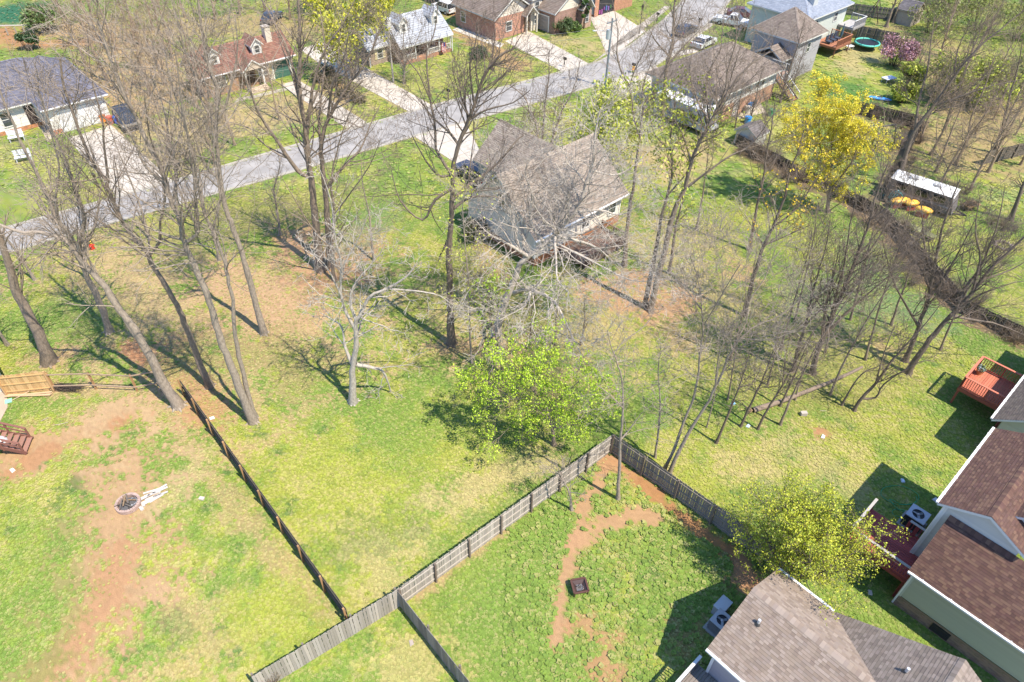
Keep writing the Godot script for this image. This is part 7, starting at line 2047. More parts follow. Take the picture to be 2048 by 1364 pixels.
	tree("bare_tree", "slender pale sapling just right of the tall straight brown trunk", [Vector3(-2.84, 0.00, -36.25), Vector3(-2.93, 2.27, -36.25), Vector3(-2.92, 4.46, -36.25), Vector3(-2.93, 6.77, -36.25), Vector3(-2.99, 8.42, -36.25), Vector3(-3.10, 11.38, -36.25), Vector3(-3.15, 13.03, -36.25), Vector3(-2.82, 14.37, -36.25)], 0.085, {"col": PALE, "from": 0.3, "left": 3500, "n": 1.5, "leaf": 0.13, "leafn": 1, "lcols": CHART})
	tree("sycamore_tree", "sprawling pale sycamore whose white limbs tangle in front of the middle house", [Vector3(-1.22, 0.00, -39.45), Vector3(-0.68, 2.74, -39.45), Vector3(0.00, 4.90, -39.45), Vector3(0.42, 6.43, -39.45), Vector3(1.02, 7.21, -39.45), Vector3(2.06, 8.26, -39.45), Vector3(2.69, 8.96, -39.45), Vector3(3.35, 10.00, -39.45), Vector3(3.89, 10.74, -39.45), Vector3(4.22, 11.75, -39.45), Vector3(4.39, 12.76, -39.45), Vector3(4.60, 13.84, -39.45), Vector3(4.72, 14.52, -39.45), Vector3(4.66, 16.13, -39.45), Vector3(4.80, 17.68, -39.45)], 0.32, {"col": K(0.66, 0.6, 0.53), "from": 0.3, "reach": 0.32, "left": 24000, "wob": 0.36, "trop": 0.015, "dens": 1.3, "n": 1.8, "rmin": 0.009, "tip": 0.14, "limbs": [[Vector3(4.38, 12.83, -39.45), Vector3(3.76, 13.60, -39.60), Vector3(3.13, 14.14, -39.71), Vector3(2.97, 14.77, -39.80), Vector3(2.17, 15.34, -39.93)], [Vector3(3.14, 9.76, -39.45), Vector3(3.43, 10.81, -39.61), Vector3(3.35, 11.56, -39.72), Vector3(3.65, 12.87, -39.91), Vector3(3.99, 13.82, -40.05)], [Vector3(0.75, 6.87, -39.45), Vector3(0.56, 8.53, -40.02), Vector3(0.16, 9.81, -40.45), Vector3(-0.71, 11.37, -41.00), Vector3(-1.07, 12.91, -41.48)], [Vector3(2.06, 8.26, -39.45), Vector3(0.99, 9.95, -39.65), Vector3(1.08, 11.74, -39.81), Vector3(0.55, 13.41, -39.99), Vector3(1.42, 15.06, -40.13)], [Vector3(1.02, 7.13, -39.45), Vector3(-0.30, 8.38, -39.00), Vector3(-1.61, 9.42, -38.58), Vector3(-2.55, 10.79, -38.17)], [Vector3(3.89, 10.74, -39.45), Vector3(5.42, 11.26, -38.98), Vector3(6.68, 11.17, -38.59), Vector3(7.77, 12.15, -38.22)], [Vector3(4.61, 13.81, -39.45), Vector3(6.22, 13.33, -39.78), Vector3(7.42, 13.93, -40.02), Vector3(8.24, 14.86, -40.23)], [Vector3(2.70, 8.88, -39.45), Vector3(4.06, 8.55, -39.54), Vector3(5.84, 7.70, -39.67), Vector3(7.43, 5.97, -39.80)], [Vector3(2.63, 9.43, -38.45), Vector3(2.66, 9.07, -36.45), Vector3(2.73, 9.00, -34.45), Vector3(3.26, 9.29, -32.95)], [Vector3(0.09, 4.75, -38.45), Vector3(1.03, 6.65, -36.45), Vector3(2.59, 7.26, -34.45), Vector3(3.59, 6.53, -32.45), Vector3(4.17, 6.40, -30.45)], [Vector3(1.29, 5.27, -38.45), Vector3(0.80, 5.73, -35.95), Vector3(0.05, 6.31, -34.45), Vector3(-0.79, 6.51, -33.45)], [Vector3(2.32, 9.23, -38.45), Vector3(4.82, 9.13, -36.45), Vector3(7.14, 9.13, -34.45), Vector3(8.41, 9.93, -33.45)]]})
	for s in [[[Vector3(2.54, 0.00, -65.96), Vector3(2.52, 2.55, -65.96), Vector3(2.67, 6.67, -65.96), Vector3(2.86, 9.35, -65.96), Vector3(2.74, 11.53, -65.96)], "multi-stemmed bare tree rising behind the middle house's roof, right stem"], [[Vector3(2.12, 0.00, -65.72), Vector3(1.95, 4.14, -65.72), Vector3(1.19, 5.98, -65.72), Vector3(0.46, 7.40, -65.72), Vector3(-1.19, 8.67, -65.72)], "multi-stemmed bare tree rising behind the middle house's roof, left stem"], [[Vector3(2.96, 0.00, -66.41), Vector3(3.71, 3.12, -66.41), Vector3(4.39, 5.76, -66.41), Vector3(5.43, 8.28, -66.41), Vector3(5.71, 10.66, -66.41)], "multi-stemmed bare tree rising behind the middle house's roof, leaning stem"]]:
		tree("bare_tree", s[1], s[0], 0.17, {"col": MIDB, "from": 0.2, "left": 8000, "n": 1.5, "reach": 0.34})
	tree("leafing_tree", "low sprawling bright green budding tree above the fence corner", [Vector3(2.86, 0.00, -28.87), Vector3(2.68, 1.46, -28.87), Vector3(2.31, 3.08, -28.87), Vector3(1.87, 4.61, -28.87), Vector3(1.45, 6.08, -28.87)], 0.13, {"col": MIDB, "from": 0.12, "left": 7000, "n": 2.4, "reach": 0.62, "trop": 0.0, "ang": 0.9, "wob": 0.26, "leaf": 0.11, "leafn": 9, "spread": 0.17, "lcols": [K(0.38, 0.54, 0.03), K(0.31, 0.46, 0.03), K(0.46, 0.58, 0.05)], "limbs": [[Vector3(2.47, 2.39, -28.87), Vector3(1.20, 3.50, -29.07), Vector3(-0.19, 4.15, -29.24), Vector3(-1.40, 5.02, -29.40)], [Vector3(2.37, 3.08, -28.87), Vector3(3.20, 5.06, -28.49), Vector3(3.93, 6.67, -28.17)], [Vector3(2.09, 3.74, -28.87), Vector3(0.82, 5.62, -29.10), Vector3(-0.09, 7.06, -29.27)]]})
	tree("leafing_tree", "sparser budding sapling with green leaves beside the tall straight trunk", [Vector3(-0.65, 0.00, -35.35), Vector3(-0.88, 2.17, -35.35), Vector3(-1.33, 4.43, -35.35), Vector3(-1.65, 6.56, -35.35), Vector3(-1.33, 8.19, -35.35)], 0.1, {"col": MIDB, "from": 0.15, "left": 3500, "n": 1.8, "reach": 0.34, "leaf": 0.15, "leafn": 2, "spread": 0.25, "lcols": [K(0.3, 0.42, 0.03), K(0.24, 0.36, 0.03)]})
	for s in [[[Vector3(1.34, 0.00, -37.78), Vector3(1.32, 2.43, -37.78), Vector3(1.45, 4.71, -37.78), Vector3(1.61, 6.45, -37.78)], "thin dark sapling under the sprawling sycamore, left of two"], [[Vector3(3.20, 0.00, -38.39), Vector3(3.12, 2.43, -38.39), Vector3(3.19, 4.72, -38.39), Vector3(3.22, 6.46, -38.39)], "thin dark sapling under the sprawling sycamore, right of two"], [[Vector3(5.06, 0.00, -38.46), Vector3(5.21, 2.44, -38.46), Vector3(4.94, 4.72, -38.46)], "short dark sapling at the right foot of the sprawling sycamore"]]:
		tree("sapling", s[1], s[0], 0.09, {"col": DARKB, "from": 0.2, "left": 2500, "n": 1.5})
	tree("bare_tree", "thin bare tree standing inside the fenced yard near its upper corner", [Vector3(6.58, 0.00, -24.85), Vector3(6.36, 2.33, -24.85), Vector3(6.13, 4.67, -24.85), Vector3(5.99, 6.68, -24.85), Vector3(5.88, 8.02, -24.85), Vector3(5.63, 9.80, -24.85), Vector3(5.24, 11.12, -24.85), Vector3(4.82, 12.24, -24.85), Vector3(4.48, 13.38, -24.85)], 0.12, {"col": PALE, "from": 0.5, "left": 4000, "n": 1.3, "ang": 0.9, "limbs": [[Vector3(4.95, 11.95, -24.85), Vector3(5.42, 12.62, -25.03), Vector3(6.08, 13.13, -25.20), Vector3(6.50, 13.65, -25.34)], [Vector3(5.88, 8.02, -24.85), Vector3(5.04, 9.25, -24.58), Vector3(4.29, 10.17, -24.36)], [Vector3(6.06, 5.44, -24.85), Vector3(6.68, 6.16, -25.32), Vector3(7.05, 6.66, -25.62)]]})
	tree("sapling", "stunted crooked sapling at the upper left of the fenced yard", [Vector3(3.76, 0.00, -23.99), Vector3(3.51, 1.72, -23.99), Vector3(3.07, 2.79, -23.99), Vector3(2.79, 3.55, -23.99)], 0.1, {"col": PALE, "from": 0.3, "left": 1800, "n": 4.0, "reach": 0.7, "ang": 1.0})
	tree("bare_tree", "spindly bare tree just outside the fence right of its upper corner", [Vector3(9.23, 0.00, -28.06), Vector3(8.99, 3.10, -28.06), Vector3(8.69, 5.33, -28.06), Vector3(8.20, 7.72, -28.06), Vector3(8.06, 9.61, -28.06)], 0.08, {"col": PALE, "from": 0.25, "left": 2800, "n": 1.4})
	tree("bare_tree", "tall brown double-trunked tree on red soil right of the middle house, right trunk", [Vector3(10.81, 0.00, -42.70), Vector3(10.84, 1.56, -42.70), Vector3(10.92, 3.71, -42.70), Vector3(11.04, 5.76, -42.70), Vector3(11.04, 7.91, -42.70), Vector3(11.26, 9.67, -42.70), Vector3(11.52, 10.73, -42.70), Vector3(11.60, 12.80, -42.70), Vector3(11.88, 14.27, -42.70), Vector3(12.23, 15.24, -42.70), Vector3(12.41, 16.05, -42.70), Vector3(12.76, 16.94, -42.70), Vector3(13.13, 18.03, -42.70), Vector3(13.92, 19.30, -42.70), Vector3(14.91, 20.13, -42.70)], 0.27, {"col": MIDB, "from": 0.5, "left": 9000, "leaf": 0.16, "leafn": 0.0, "lcols": CHART, "limbs": [[Vector3(12.18, 15.17, -42.70), Vector3(12.09, 16.22, -43.05), Vector3(11.87, 17.10, -43.34), Vector3(11.79, 18.34, -43.73), Vector3(12.34, 19.57, -44.09), Vector3(12.31, 20.51, -44.38), Vector3(12.29, 21.78, -44.75)], [Vector3(11.51, 10.77, -42.70), Vector3(12.36, 11.76, -42.61), Vector3(13.01, 12.45, -42.54), Vector3(14.01, 13.51, -42.43), Vector3(14.88, 14.07, -42.36), Vector3(15.48, 15.06, -42.27), Vector3(15.81, 16.14, -42.20), Vector3(16.26, 16.83, -42.14)], [Vector3(12.41, 16.05, -42.70), Vector3(12.72, 17.81, -42.54), Vector3(12.56, 19.08, -42.42), Vector3(12.63, 20.59, -42.28), Vector3(12.41, 22.03, -42.15)], [Vector3(11.60, 12.80, -42.70), Vector3(10.92, 14.36, -42.75), Vector3(10.05, 15.68, -42.79), Vector3(9.26, 16.64, -42.83)], [Vector3(12.12, 15.78, -42.70), Vector3(11.24, 17.00, -42.86), Vector3(10.52, 18.49, -43.03), Vector3(10.42, 19.94, -43.17)]]})
	tree("budding_tree", "brown double-trunked tree on red soil right of the middle house, budding left trunk", [Vector3(10.48, 0.00, -43.25), Vector3(10.49, 2.58, -43.25), Vector3(10.51, 5.36, -43.25), Vector3(10.47, 7.96, -43.25), Vector3(10.59, 10.00, -43.25), Vector3(10.61, 11.92, -43.25), Vector3(10.13, 13.74, -43.25), Vector3(10.00, 15.47, -43.25), Vector3(9.93, 16.80, -43.25)], 0.21, {"col": MIDB, "from": 0.45, "left": 6500, "leaf": 0.19, "leafn": 2, "spread": 0.3, "lcols": CHART, "limbs": [[Vector3(10.59, 10.00, -43.25), Vector3(11.51, 11.59, -43.22), Vector3(11.99, 13.46, -43.19), Vector3(12.20, 14.88, -43.17)], [Vector3(10.19, 13.38, -43.25), Vector3(8.99, 14.50, -43.07), Vector3(8.43, 15.92, -42.91)]]})
	tree("bare_tree", "straight brown trunk just right of the double-trunked tree", [Vector3(13.05, 0.00, -47.66), Vector3(12.93, 2.38, -47.66), Vector3(12.80, 4.77, -47.66), Vector3(12.90, 6.38, -47.66), Vector3(12.85, 8.34, -47.66), Vector3(12.77, 10.42, -47.66)], 0.16, {"col": MIDB, "from": 0.35, "left": 4500, "leaf": 0.18, "leafn": 1, "spread": 0.3, "lcols": CHART})
	tree("bare_tree", "thin bare trunk on the sunny lawn right of the middle house", [Vector3(16.54, 0.00, -54.52), Vector3(16.48, 2.56, -54.52), Vector3(16.33, 5.04, -54.52), Vector3(16.16, 6.93, -54.52), Vector3(16.00, 8.73, -54.52)], 0.11, {"col": MIDB, "from": 0.35, "left": 4000})
	tree("bare_tree", "bare trunk rising at the middle house's right end, before its rear wall", [Vector3(9.36, 0.00, -48.57), Vector3(9.13, 4.08, -48.57), Vector3(9.10, 6.39, -48.57), Vector3(9.13, 8.20, -48.57), Vector3(9.02, 11.73, -48.57), Vector3(9.00, 13.69, -48.57), Vector3(9.28, 14.94, -48.57), Vector3(9.79, 15.96, -48.57), Vector3(10.20, 17.01, -48.57), Vector3(10.43, 18.68, -48.57)], 0.2, {"col": MIDB, "from": 0.45, "left": 6500, "limbs": [[Vector3(9.02, 11.73, -48.57), Vector3(8.37, 13.23, -48.88), Vector3(8.08, 14.60, -49.14), Vector3(7.16, 15.91, -49.42)], [Vector3(9.00, 13.69, -48.57), Vector3(8.77, 15.16, -48.71), Vector3(9.00, 16.54, -48.82), Vector3(9.31, 17.54, -48.91)]]})
	tree("bare_tree", "bare tree with two upswept arms between the transformer pole and the yellow-panelled mailbox", [Vector3(13.38, 0.00, -80.52), Vector3(12.93, 2.52, -80.52), Vector3(12.02, 3.79, -80.52), Vector3(11.03, 6.26, -80.52), Vector3(10.88, 8.49, -80.52), Vector3(10.48, 9.95, -80.52), Vector3(9.87, 11.93, -80.52)], 0.16, {"col": MIDB, "from": 0.4, "left": 4500, "limbs": [[Vector3(12.95, 2.40, -80.52), Vector3(13.14, 4.50, -80.09), Vector3(13.76, 6.53, -79.64), Vector3(14.19, 8.24, -79.27), Vector3(14.42, 10.54, -78.78)]]})
	tree("bare_tree", "tall thick bare tree leaning over the street's bend", [Vector3(16.13, 0.00, -75.08), Vector3(16.14, 1.65, -75.08), Vector3(15.76, 6.28, -75.08), Vector3(15.76, 8.18, -75.08), Vector3(15.89, 9.57, -75.08), Vector3(15.70, 11.25, -75.08), Vector3(15.39, 13.64, -75.08), Vector3(15.14, 15.92, -75.08)], 0.3, {"col": MIDB, "from": 0.4, "left": 7000, "limbs": [[Vector3(15.85, 10.42, -75.08), Vector3(16.18, 11.85, -74.92), Vector3(16.23, 13.14, -74.78), Vector3(16.80, 15.21, -74.54)], [Vector3(15.76, 8.18, -75.08), Vector3(13.95, 9.89, -74.57), Vector3(12.55, 11.98, -74.07)], [Vector3(15.77, 7.19, -75.08), Vector3(17.26, 9.27, -75.14), Vector3(18.53, 10.79, -75.19)]]})
	tree("budding_tree", "chartreuse budding tree just beyond the right end of the middle house's roof", [Vector3(9.20, 0.00, -64.00), Vector3(9.05, 2.31, -64.00), Vector3(9.11, 4.42, -64.00), Vector3(9.16, 6.45, -64.00), Vector3(9.15, 8.16, -64.00)], 0.14, {"col": MIDB, "from": 0.15, "left": 4500, "n": 1.8, "reach": 0.5, "leaf": 0.24, "leafn": 4, "spread": 0.4, "lcols": CHART, "limbs": [[Vector3(9.09, 2.85, -64.00), Vector3(7.76, 4.84, -64.14), Vector3(6.84, 7.01, -64.27)], [Vector3(9.11, 4.42, -64.00), Vector3(10.60, 5.41, -64.17), Vector3(11.51, 5.89, -64.27)]]})
	tree("bare_tree", "reddish twiggy small tree in the lawn before the brick house", [Vector3(-3.43, 0.00, -91.20), Vector3(-3.43, 1.92, -91.20), Vector3(-3.11, 4.41, -91.20), Vector3(-3.43, 6.79, -91.20)], 0.14, {"col": K(0.24, 0.17, 0.14), "from": 0.15, "left": 4500, "n": 1.6, "reach": 0.45})
	tree("bare_tree", "dense tan twiggy tree in the lawn before the pale-roofed porch", [Vector3(-14.26, 0.00, -85.94), Vector3(-14.00, 2.36, -85.94), Vector3(-14.00, 4.45, -85.94), Vector3(-13.71, 6.49, -85.94)], 0.15, {"col": PALE, "from": 0.15, "left": 6500, "n": 2.0, "reach": 0.5, "dens": 1.4, "limbs": [[Vector3(-14.00, 2.36, -85.94), Vector3(-12.56, 4.71, -86.15), Vector3(-11.53, 6.98, -86.34)], [Vector3(-14.09, 2.05, -85.94), Vector3(-15.36, 4.23, -86.48), Vector3(-15.84, 6.12, -86.89)]]})
	bush("evergreen_shrub", "dark spreading evergreen shrub before the railed porch", Vector3(-5.61, 0.00, -95.45), 1.7, 1.1, [K(0.035, 0.07, 0.03), K(0.05, 0.09, 0.035)], 2200, 0.2)
	bush("evergreen_shrub", "dark brushy shrub against the middle house's grey wall", Vector3(-3.51, 0.00, -52.08), 1.5, 2.0, [K(0.045, 0.06, 0.03), K(0.07, 0.075, 0.035)], 1600, 0.16)

func right_trees() -> void:
	tree("bare_tree", "tall pair-stemmed brown trunk on the lawn beneath the yellow crown, left stem", [Vector3(20.66, 0.00, -51.44), Vector3(20.51, 1.82, -51.44), Vector3(20.25, 4.53, -51.44), Vector3(20.10, 6.91, -51.44), Vector3(19.79, 9.16, -51.44), Vector3(19.58, 11.45, -51.44), Vector3(19.33, 13.35, -51.44)], 0.162, {"col": DARKB, "reach": 0.36, "ang": 0.6, "from": 0.4, "left": 5000})
	tree("budding_tree", "tall leaning brown trunk with yellow buds below the yellow crown", [Vector3(18.16, 0.00, -42.44), Vector3(18.06, 2.00, -42.44), Vector3(17.96, 3.90, -42.44), Vector3(17.99, 5.27, -42.44), Vector3(18.01, 6.59, -42.44), Vector3(18.23, 8.08, -42.44), Vector3(18.31, 8.82, -42.44), Vector3(18.41, 10.58, -42.44), Vector3(18.20, 12.50, -42.44), Vector3(18.31, 13.73, -42.44), Vector3(18.27, 15.39, -42.44)], 0.196, {"col": DARKB, "from": 0.4, "left": 7000, "leaf": 0.16, "leafn": 0.6, "lcols": [K(0.6, 0.42, 0.02)], "limbs": [[Vector3(18.23, 8.08, -42.44), Vector3(19.46, 9.45, -42.59), Vector3(20.15, 11.34, -42.74), Vector3(20.58, 12.78, -42.86)], [Vector3(18.01, 6.59, -42.44), Vector3(19.36, 7.62, -42.23), Vector3(20.59, 8.62, -42.03)]]})
	tree("yellow_tree", "tree crowned in brilliant golden yellow blossom at the upper right", [Vector3(29.67, 0.00, -58.04), Vector3(29.16, 1.87, -58.04), Vector3(28.63, 3.93, -58.04), Vector3(28.09, 5.90, -58.04), Vector3(27.56, 7.79, -58.04)], 0.187, {"col": MIDB, "from": 0.08, "left": 9000, "n": 2.6, "reach": 0.46, "trop": 0.14, "dens": 1.25, "leaf": 0.1, "leafn": 14, "spread": 0.17, "lcols": [K(0.76, 0.62, 0.03), K(0.64, 0.53, 0.03), K(0.8, 0.7, 0.07), K(0.55, 0.48, 0.04)], "limbs": [[Vector3(29.16, 1.87, -58.04), Vector3(26.72, 4.33, -58.14), Vector3(24.69, 6.68, -58.22), Vector3(23.74, 8.50, -58.28)], [Vector3(29.04, 2.40, -58.04), Vector3(29.85, 5.23, -57.55), Vector3(29.47, 7.81, -57.15), Vector3(27.69, 10.67, -56.68)], [Vector3(28.63, 3.93, -58.04), Vector3(27.09, 6.53, -58.65), Vector3(26.45, 9.09, -59.16), Vector3(26.40, 10.95, -59.50)], [Vector3(28.47, 4.43, -58.04), Vector3(29.12, 6.88, -59.04), Vector3(28.94, 8.86, -59.81)]]})
	tree("bare_tree", "dark trunk with a fan of upswept limbs right of the yellow crown, nearer of two", [Vector3(21.62, 0.00, -36.10), Vector3(21.40, 1.09, -36.10), Vector3(21.32, 3.23, -36.10), Vector3(21.31, 5.07, -36.10), Vector3(21.28, 7.24, -36.10), Vector3(21.27, 9.16, -36.10), Vector3(21.21, 10.60, -36.10), Vector3(21.16, 12.20, -36.10), Vector3(20.92, 14.15, -36.10), Vector3(20.81, 16.38, -36.10)], 0.204, {"col": DARKB, "reach": 0.36, "ang": 0.6, "from": 0.25, "left": 8000, "trop": 0.12, "limbs": [[Vector3(21.31, 5.07, -36.10), Vector3(20.71, 7.45, -35.65), Vector3(20.02, 10.60, -35.05), Vector3(19.17, 13.42, -34.48), Vector3(18.67, 15.62, -34.04)], [Vector3(21.40, 3.73, -36.10), Vector3(22.11, 5.51, -36.13), Vector3(23.13, 7.41, -36.17), Vector3(24.07, 9.13, -36.21)], [Vector3(21.32, 3.23, -36.10), Vector3(20.63, 5.88, -36.03), Vector3(20.28, 8.40, -35.98), Vector3(19.84, 11.10, -35.91)], [Vector3(21.27, 9.16, -36.10), Vector3(22.09, 10.44, -36.42), Vector3(22.77, 12.36, -36.86), Vector3(23.21, 13.90, -37.20)]]})
	tree("bare_tree", "dark slim trunk with upswept limbs left of the fan-limbed trunk", [Vector3(20.22, 0.00, -36.20), Vector3(19.96, 2.10, -36.20), Vector3(19.80, 4.40, -36.20), Vector3(19.54, 6.56, -36.20), Vector3(19.34, 8.59, -36.20), Vector3(19.20, 10.51, -36.20), Vector3(18.82, 12.66, -36.20)], 0.136, {"col": DARKB, "reach": 0.36, "ang": 0.6, "from": 0.3, "left": 6000, "trop": 0.12, "limbs": [[Vector3(19.80, 4.40, -36.20), Vector3(20.26, 5.93, -35.97), Vector3(20.37, 8.27, -35.63), Vector3(20.02, 10.82, -35.26)]]})
	tree("bare_tree", "broad fan-shaped bare tree reaching off the right edge above the orange deck", [Vector3(28.58, 0.00, -36.35), Vector3(28.66, 1.93, -36.35), Vector3(28.92, 3.86, -36.35), Vector3(29.29, 5.43, -36.35), Vector3(29.47, 6.00, -36.35), Vector3(29.80, 7.32, -36.35), Vector3(29.93, 8.42, -36.35), Vector3(30.29, 9.92, -36.35), Vector3(30.97, 11.72, -36.35), Vector3(31.53, 13.63, -36.35)], 0.221, {"col": DARKB, "from": 0.3, "left": 10000, "trop": 0.09, "limbs": [[Vector3(29.41, 5.91, -36.35), Vector3(29.28, 7.60, -36.49), Vector3(29.60, 8.90, -36.60), Vector3(29.55, 10.78, -36.75), Vector3(29.30, 12.53, -36.89), Vector3(28.68, 14.79, -37.08)], [Vector3(29.47, 6.00, -36.35), Vector3(30.13, 7.46, -36.02), Vector3(31.06, 8.54, -35.71), Vector3(32.15, 9.19, -35.42)], [Vector3(29.29, 5.43, -36.35), Vector3(31.29, 4.87, -36.62), Vector3(33.43, 4.24, -36.92), Vector3(35.84, 3.10, -37.25)], [Vector3(29.80, 7.32, -36.35), Vector3(29.05, 10.01, -36.27), Vector3(27.68, 12.23, -36.19), Vector3(26.82, 14.63, -36.12)], [Vector3(29.93, 8.42, -36.35), Vector3(31.44, 9.17, -36.46), Vector3(32.51, 10.28, -36.57)]]})
	tree("bare_tree", "upright bare trunk beside the base of the broad fan-shaped tree", [Vector3(28.87, 0.00, -37.61), Vector3(28.71, 1.59, -37.61), Vector3(28.48, 3.38, -37.61), Vector3(28.18, 5.54, -37.61), Vector3(27.67, 7.56, -37.61), Vector3(27.18, 9.47, -37.61), Vector3(26.60, 12.00, -37.61), Vector3(26.29, 14.76, -37.61)], 0.196, {"col": DARKB, "reach": 0.36, "ang": 0.6, "from": 0.3, "left": 8000, "trop": 0.1, "limbs": [[Vector3(28.18, 5.54, -37.61), Vector3(28.40, 7.84, -37.59), Vector3(28.48, 9.84, -37.58), Vector3(28.40, 12.08, -37.56)], [Vector3(27.67, 7.56, -37.61), Vector3(26.75, 9.31, -38.26), Vector3(26.08, 11.18, -38.88), Vector3(25.41, 13.00, -39.46)], [Vector3(28.48, 3.38, -37.61), Vector3(25.68, 6.57, -36.96), Vector3(23.96, 8.90, -36.51), Vector3(22.35, 11.45, -36.04)]]})
	tree("bare_tree", "small bare trunk at the edge of the creek brush", [Vector3(29.40, 0.00, -41.67), Vector3(29.14, 1.99, -41.67), Vector3(28.95, 3.89, -41.67), Vector3(28.67, 5.70, -41.67), Vector3(28.37, 7.85, -41.67), Vector3(27.96, 9.87, -41.67)], 0.102, {"col": MIDB, "from": 0.3, "left": 4500})
	tree("bare_tree", "curved bare trunk at the lower right beside the fallen log's tip, the thicker one", [Vector3(23.37, 0.00, -32.54), Vector3(23.46, 1.29, -32.54), Vector3(23.88, 2.59, -32.54), Vector3(24.13, 4.60, -32.54), Vector3(24.39, 5.65, -32.54), Vector3(24.86, 7.33, -32.54), Vector3(25.23, 9.31, -32.54)], 0.128, {"col": DARKB, "reach": 0.36, "ang": 0.6, "from": 0.25, "left": 5500, "limbs": [[Vector3(23.56, 1.20, -32.54), Vector3(24.22, 1.51, -32.36), Vector3(24.16, 2.98, -32.17), Vector3(24.95, 5.18, -31.70), Vector3(25.66, 5.82, -31.50)], [Vector3(23.88, 2.59, -32.54), Vector3(23.30, 5.71, -32.44), Vector3(23.08, 7.82, -32.37)]]})
	tree("bare_tree", "slim bare trunk left of the curved one at the fallen log's tip", [Vector3(22.67, 0.00, -32.98), Vector3(22.74, 1.77, -32.98), Vector3(22.99, 3.05, -32.98), Vector3(23.62, 3.67, -32.98), Vector3(24.68, 4.29, -32.98)], 0.085, {"col": DARKB, "reach": 0.36, "ang": 0.6, "from": 0.3, "left": 3500})
	tree("bare_tree", "slim dark trunk crossing over the middle of the fallen log", [Vector3(18.40, 0.00, -32.78), Vector3(18.47, 1.58, -32.78), Vector3(18.56, 3.22, -32.78), Vector3(18.55, 5.22, -32.78), Vector3(18.60, 7.11, -32.78)], 0.085, {"col": DARKB, "reach": 0.36, "ang": 0.6, "from": 0.35, "left": 3500})
	tree("bare_tree", "slim dark trunk crossing over the peeled end of the fallen log", [Vector3(16.34, 0.00, -30.62), Vector3(16.42, 1.33, -30.62), Vector3(16.53, 2.38, -30.62), Vector3(16.82, 4.22, -30.62), Vector3(17.00, 5.74, -30.62), Vector3(17.20, 7.59, -30.62), Vector3(17.48, 9.52, -30.62)], 0.093, {"col": DARKB, "reach": 0.36, "ang": 0.6, "from": 0.35, "left": 4200, "limbs": [[Vector3(16.82, 4.22, -30.62), Vector3(16.32, 6.44, -30.51), Vector3(16.00, 8.51, -30.41)]]})
	tree("bare_tree", "slim dark trunk third from the fence corner among the thin trees", [Vector3(15.27, 0.00, -30.84), Vector3(15.38, 2.10, -30.84), Vector3(15.55, 3.94, -30.84), Vector3(15.60, 6.10, -30.84), Vector3(15.65, 8.12, -30.84), Vector3(15.69, 10.02, -30.84)], 0.093, {"col": DARKB, "reach": 0.36, "ang": 0.6, "from": 0.35, "left": 4200})
	tree("bare_tree", "slim dark trunk nearest the bottom among the thin trees on the right lawn", [Vector3(13.35, 0.00, -29.38), Vector3(13.49, 2.00, -29.38), Vector3(13.58, 4.07, -29.38), Vector3(13.62, 5.79, -29.38), Vector3(13.58, 7.43, -29.38), Vector3(13.52, 9.35, -29.38)], 0.102, {"col": DARKB, "reach": 0.36, "ang": 0.6, "from": 0.35, "left": 4200, "limbs": [[Vector3(13.58, 4.07, -29.38), Vector3(13.77, 4.98, -29.56), Vector3(14.42, 5.22, -29.64), Vector3(14.72, 6.22, -29.83)]]})
	tree("sapling", "very thin pale stem between the pale forked tree and the thin dark trunks", [Vector3(12.99, 0.00, -30.68), Vector3(12.92, 2.18, -30.68), Vector3(12.75, 4.00, -30.68), Vector3(12.54, 6.15, -30.68)], 0.051, {"col": PALE, "from": 0.3, "left": 2000})
	tree("bare_tree", "long pale forked tree rooted against the brown-grey fence, leaning right", [Vector3(9.93, 0.00, -26.80), Vector3(10.14, 2.29, -26.80), Vector3(10.53, 4.61, -26.80), Vector3(10.95, 6.36, -26.80), Vector3(11.13, 7.73, -26.80), Vector3(11.30, 9.04, -26.80), Vector3(11.34, 10.06, -26.80), Vector3(11.65, 11.37, -26.80), Vector3(12.24, 12.20, -26.80), Vector3(13.24, 12.92, -26.80), Vector3(13.94, 13.93, -26.80)], 0.136, {"col": PALE, "reach": 0.34, "ang": 0.6, "from": 0.4, "left": 6500, "limbs": [[Vector3(11.41, 10.88, -26.80), Vector3(11.77, 12.24, -27.01), Vector3(11.70, 13.54, -27.20), Vector3(12.16, 14.80, -27.39), Vector3(12.30, 16.26, -27.60)], [Vector3(11.13, 7.73, -26.80), Vector3(10.44, 11.32, -25.91), Vector3(10.46, 13.85, -25.26)], [Vector3(11.65, 11.37, -26.80), Vector3(13.07, 11.49, -26.57), Vector3(14.04, 12.35, -26.40)]]})
	tree("bare_tree", "long pale upright tree rooted against the brown-grey fence, left of the leaning one", [Vector3(9.66, 0.00, -27.10), Vector3(9.96, 2.39, -27.10), Vector3(10.07, 4.56, -27.10), Vector3(10.23, 6.42, -27.10), Vector3(10.16, 8.21, -27.10), Vector3(9.94, 9.73, -27.10), Vector3(9.76, 11.52, -27.10), Vector3(9.35, 13.19, -27.10), Vector3(8.87, 14.76, -27.10), Vector3(8.21, 16.20, -27.10)], 0.111, {"col": PALE, "reach": 0.34, "ang": 0.6, "from": 0.4, "left": 6000, "n": 1.3, "limbs": [[Vector3(9.73, 11.93, -27.10), Vector3(9.85, 13.29, -26.72), Vector3(9.96, 14.92, -26.26), Vector3(10.14, 16.65, -25.76)], [Vector3(9.44, 12.91, -27.10), Vector3(8.63, 13.77, -27.58), Vector3(8.28, 14.70, -27.96)]]})
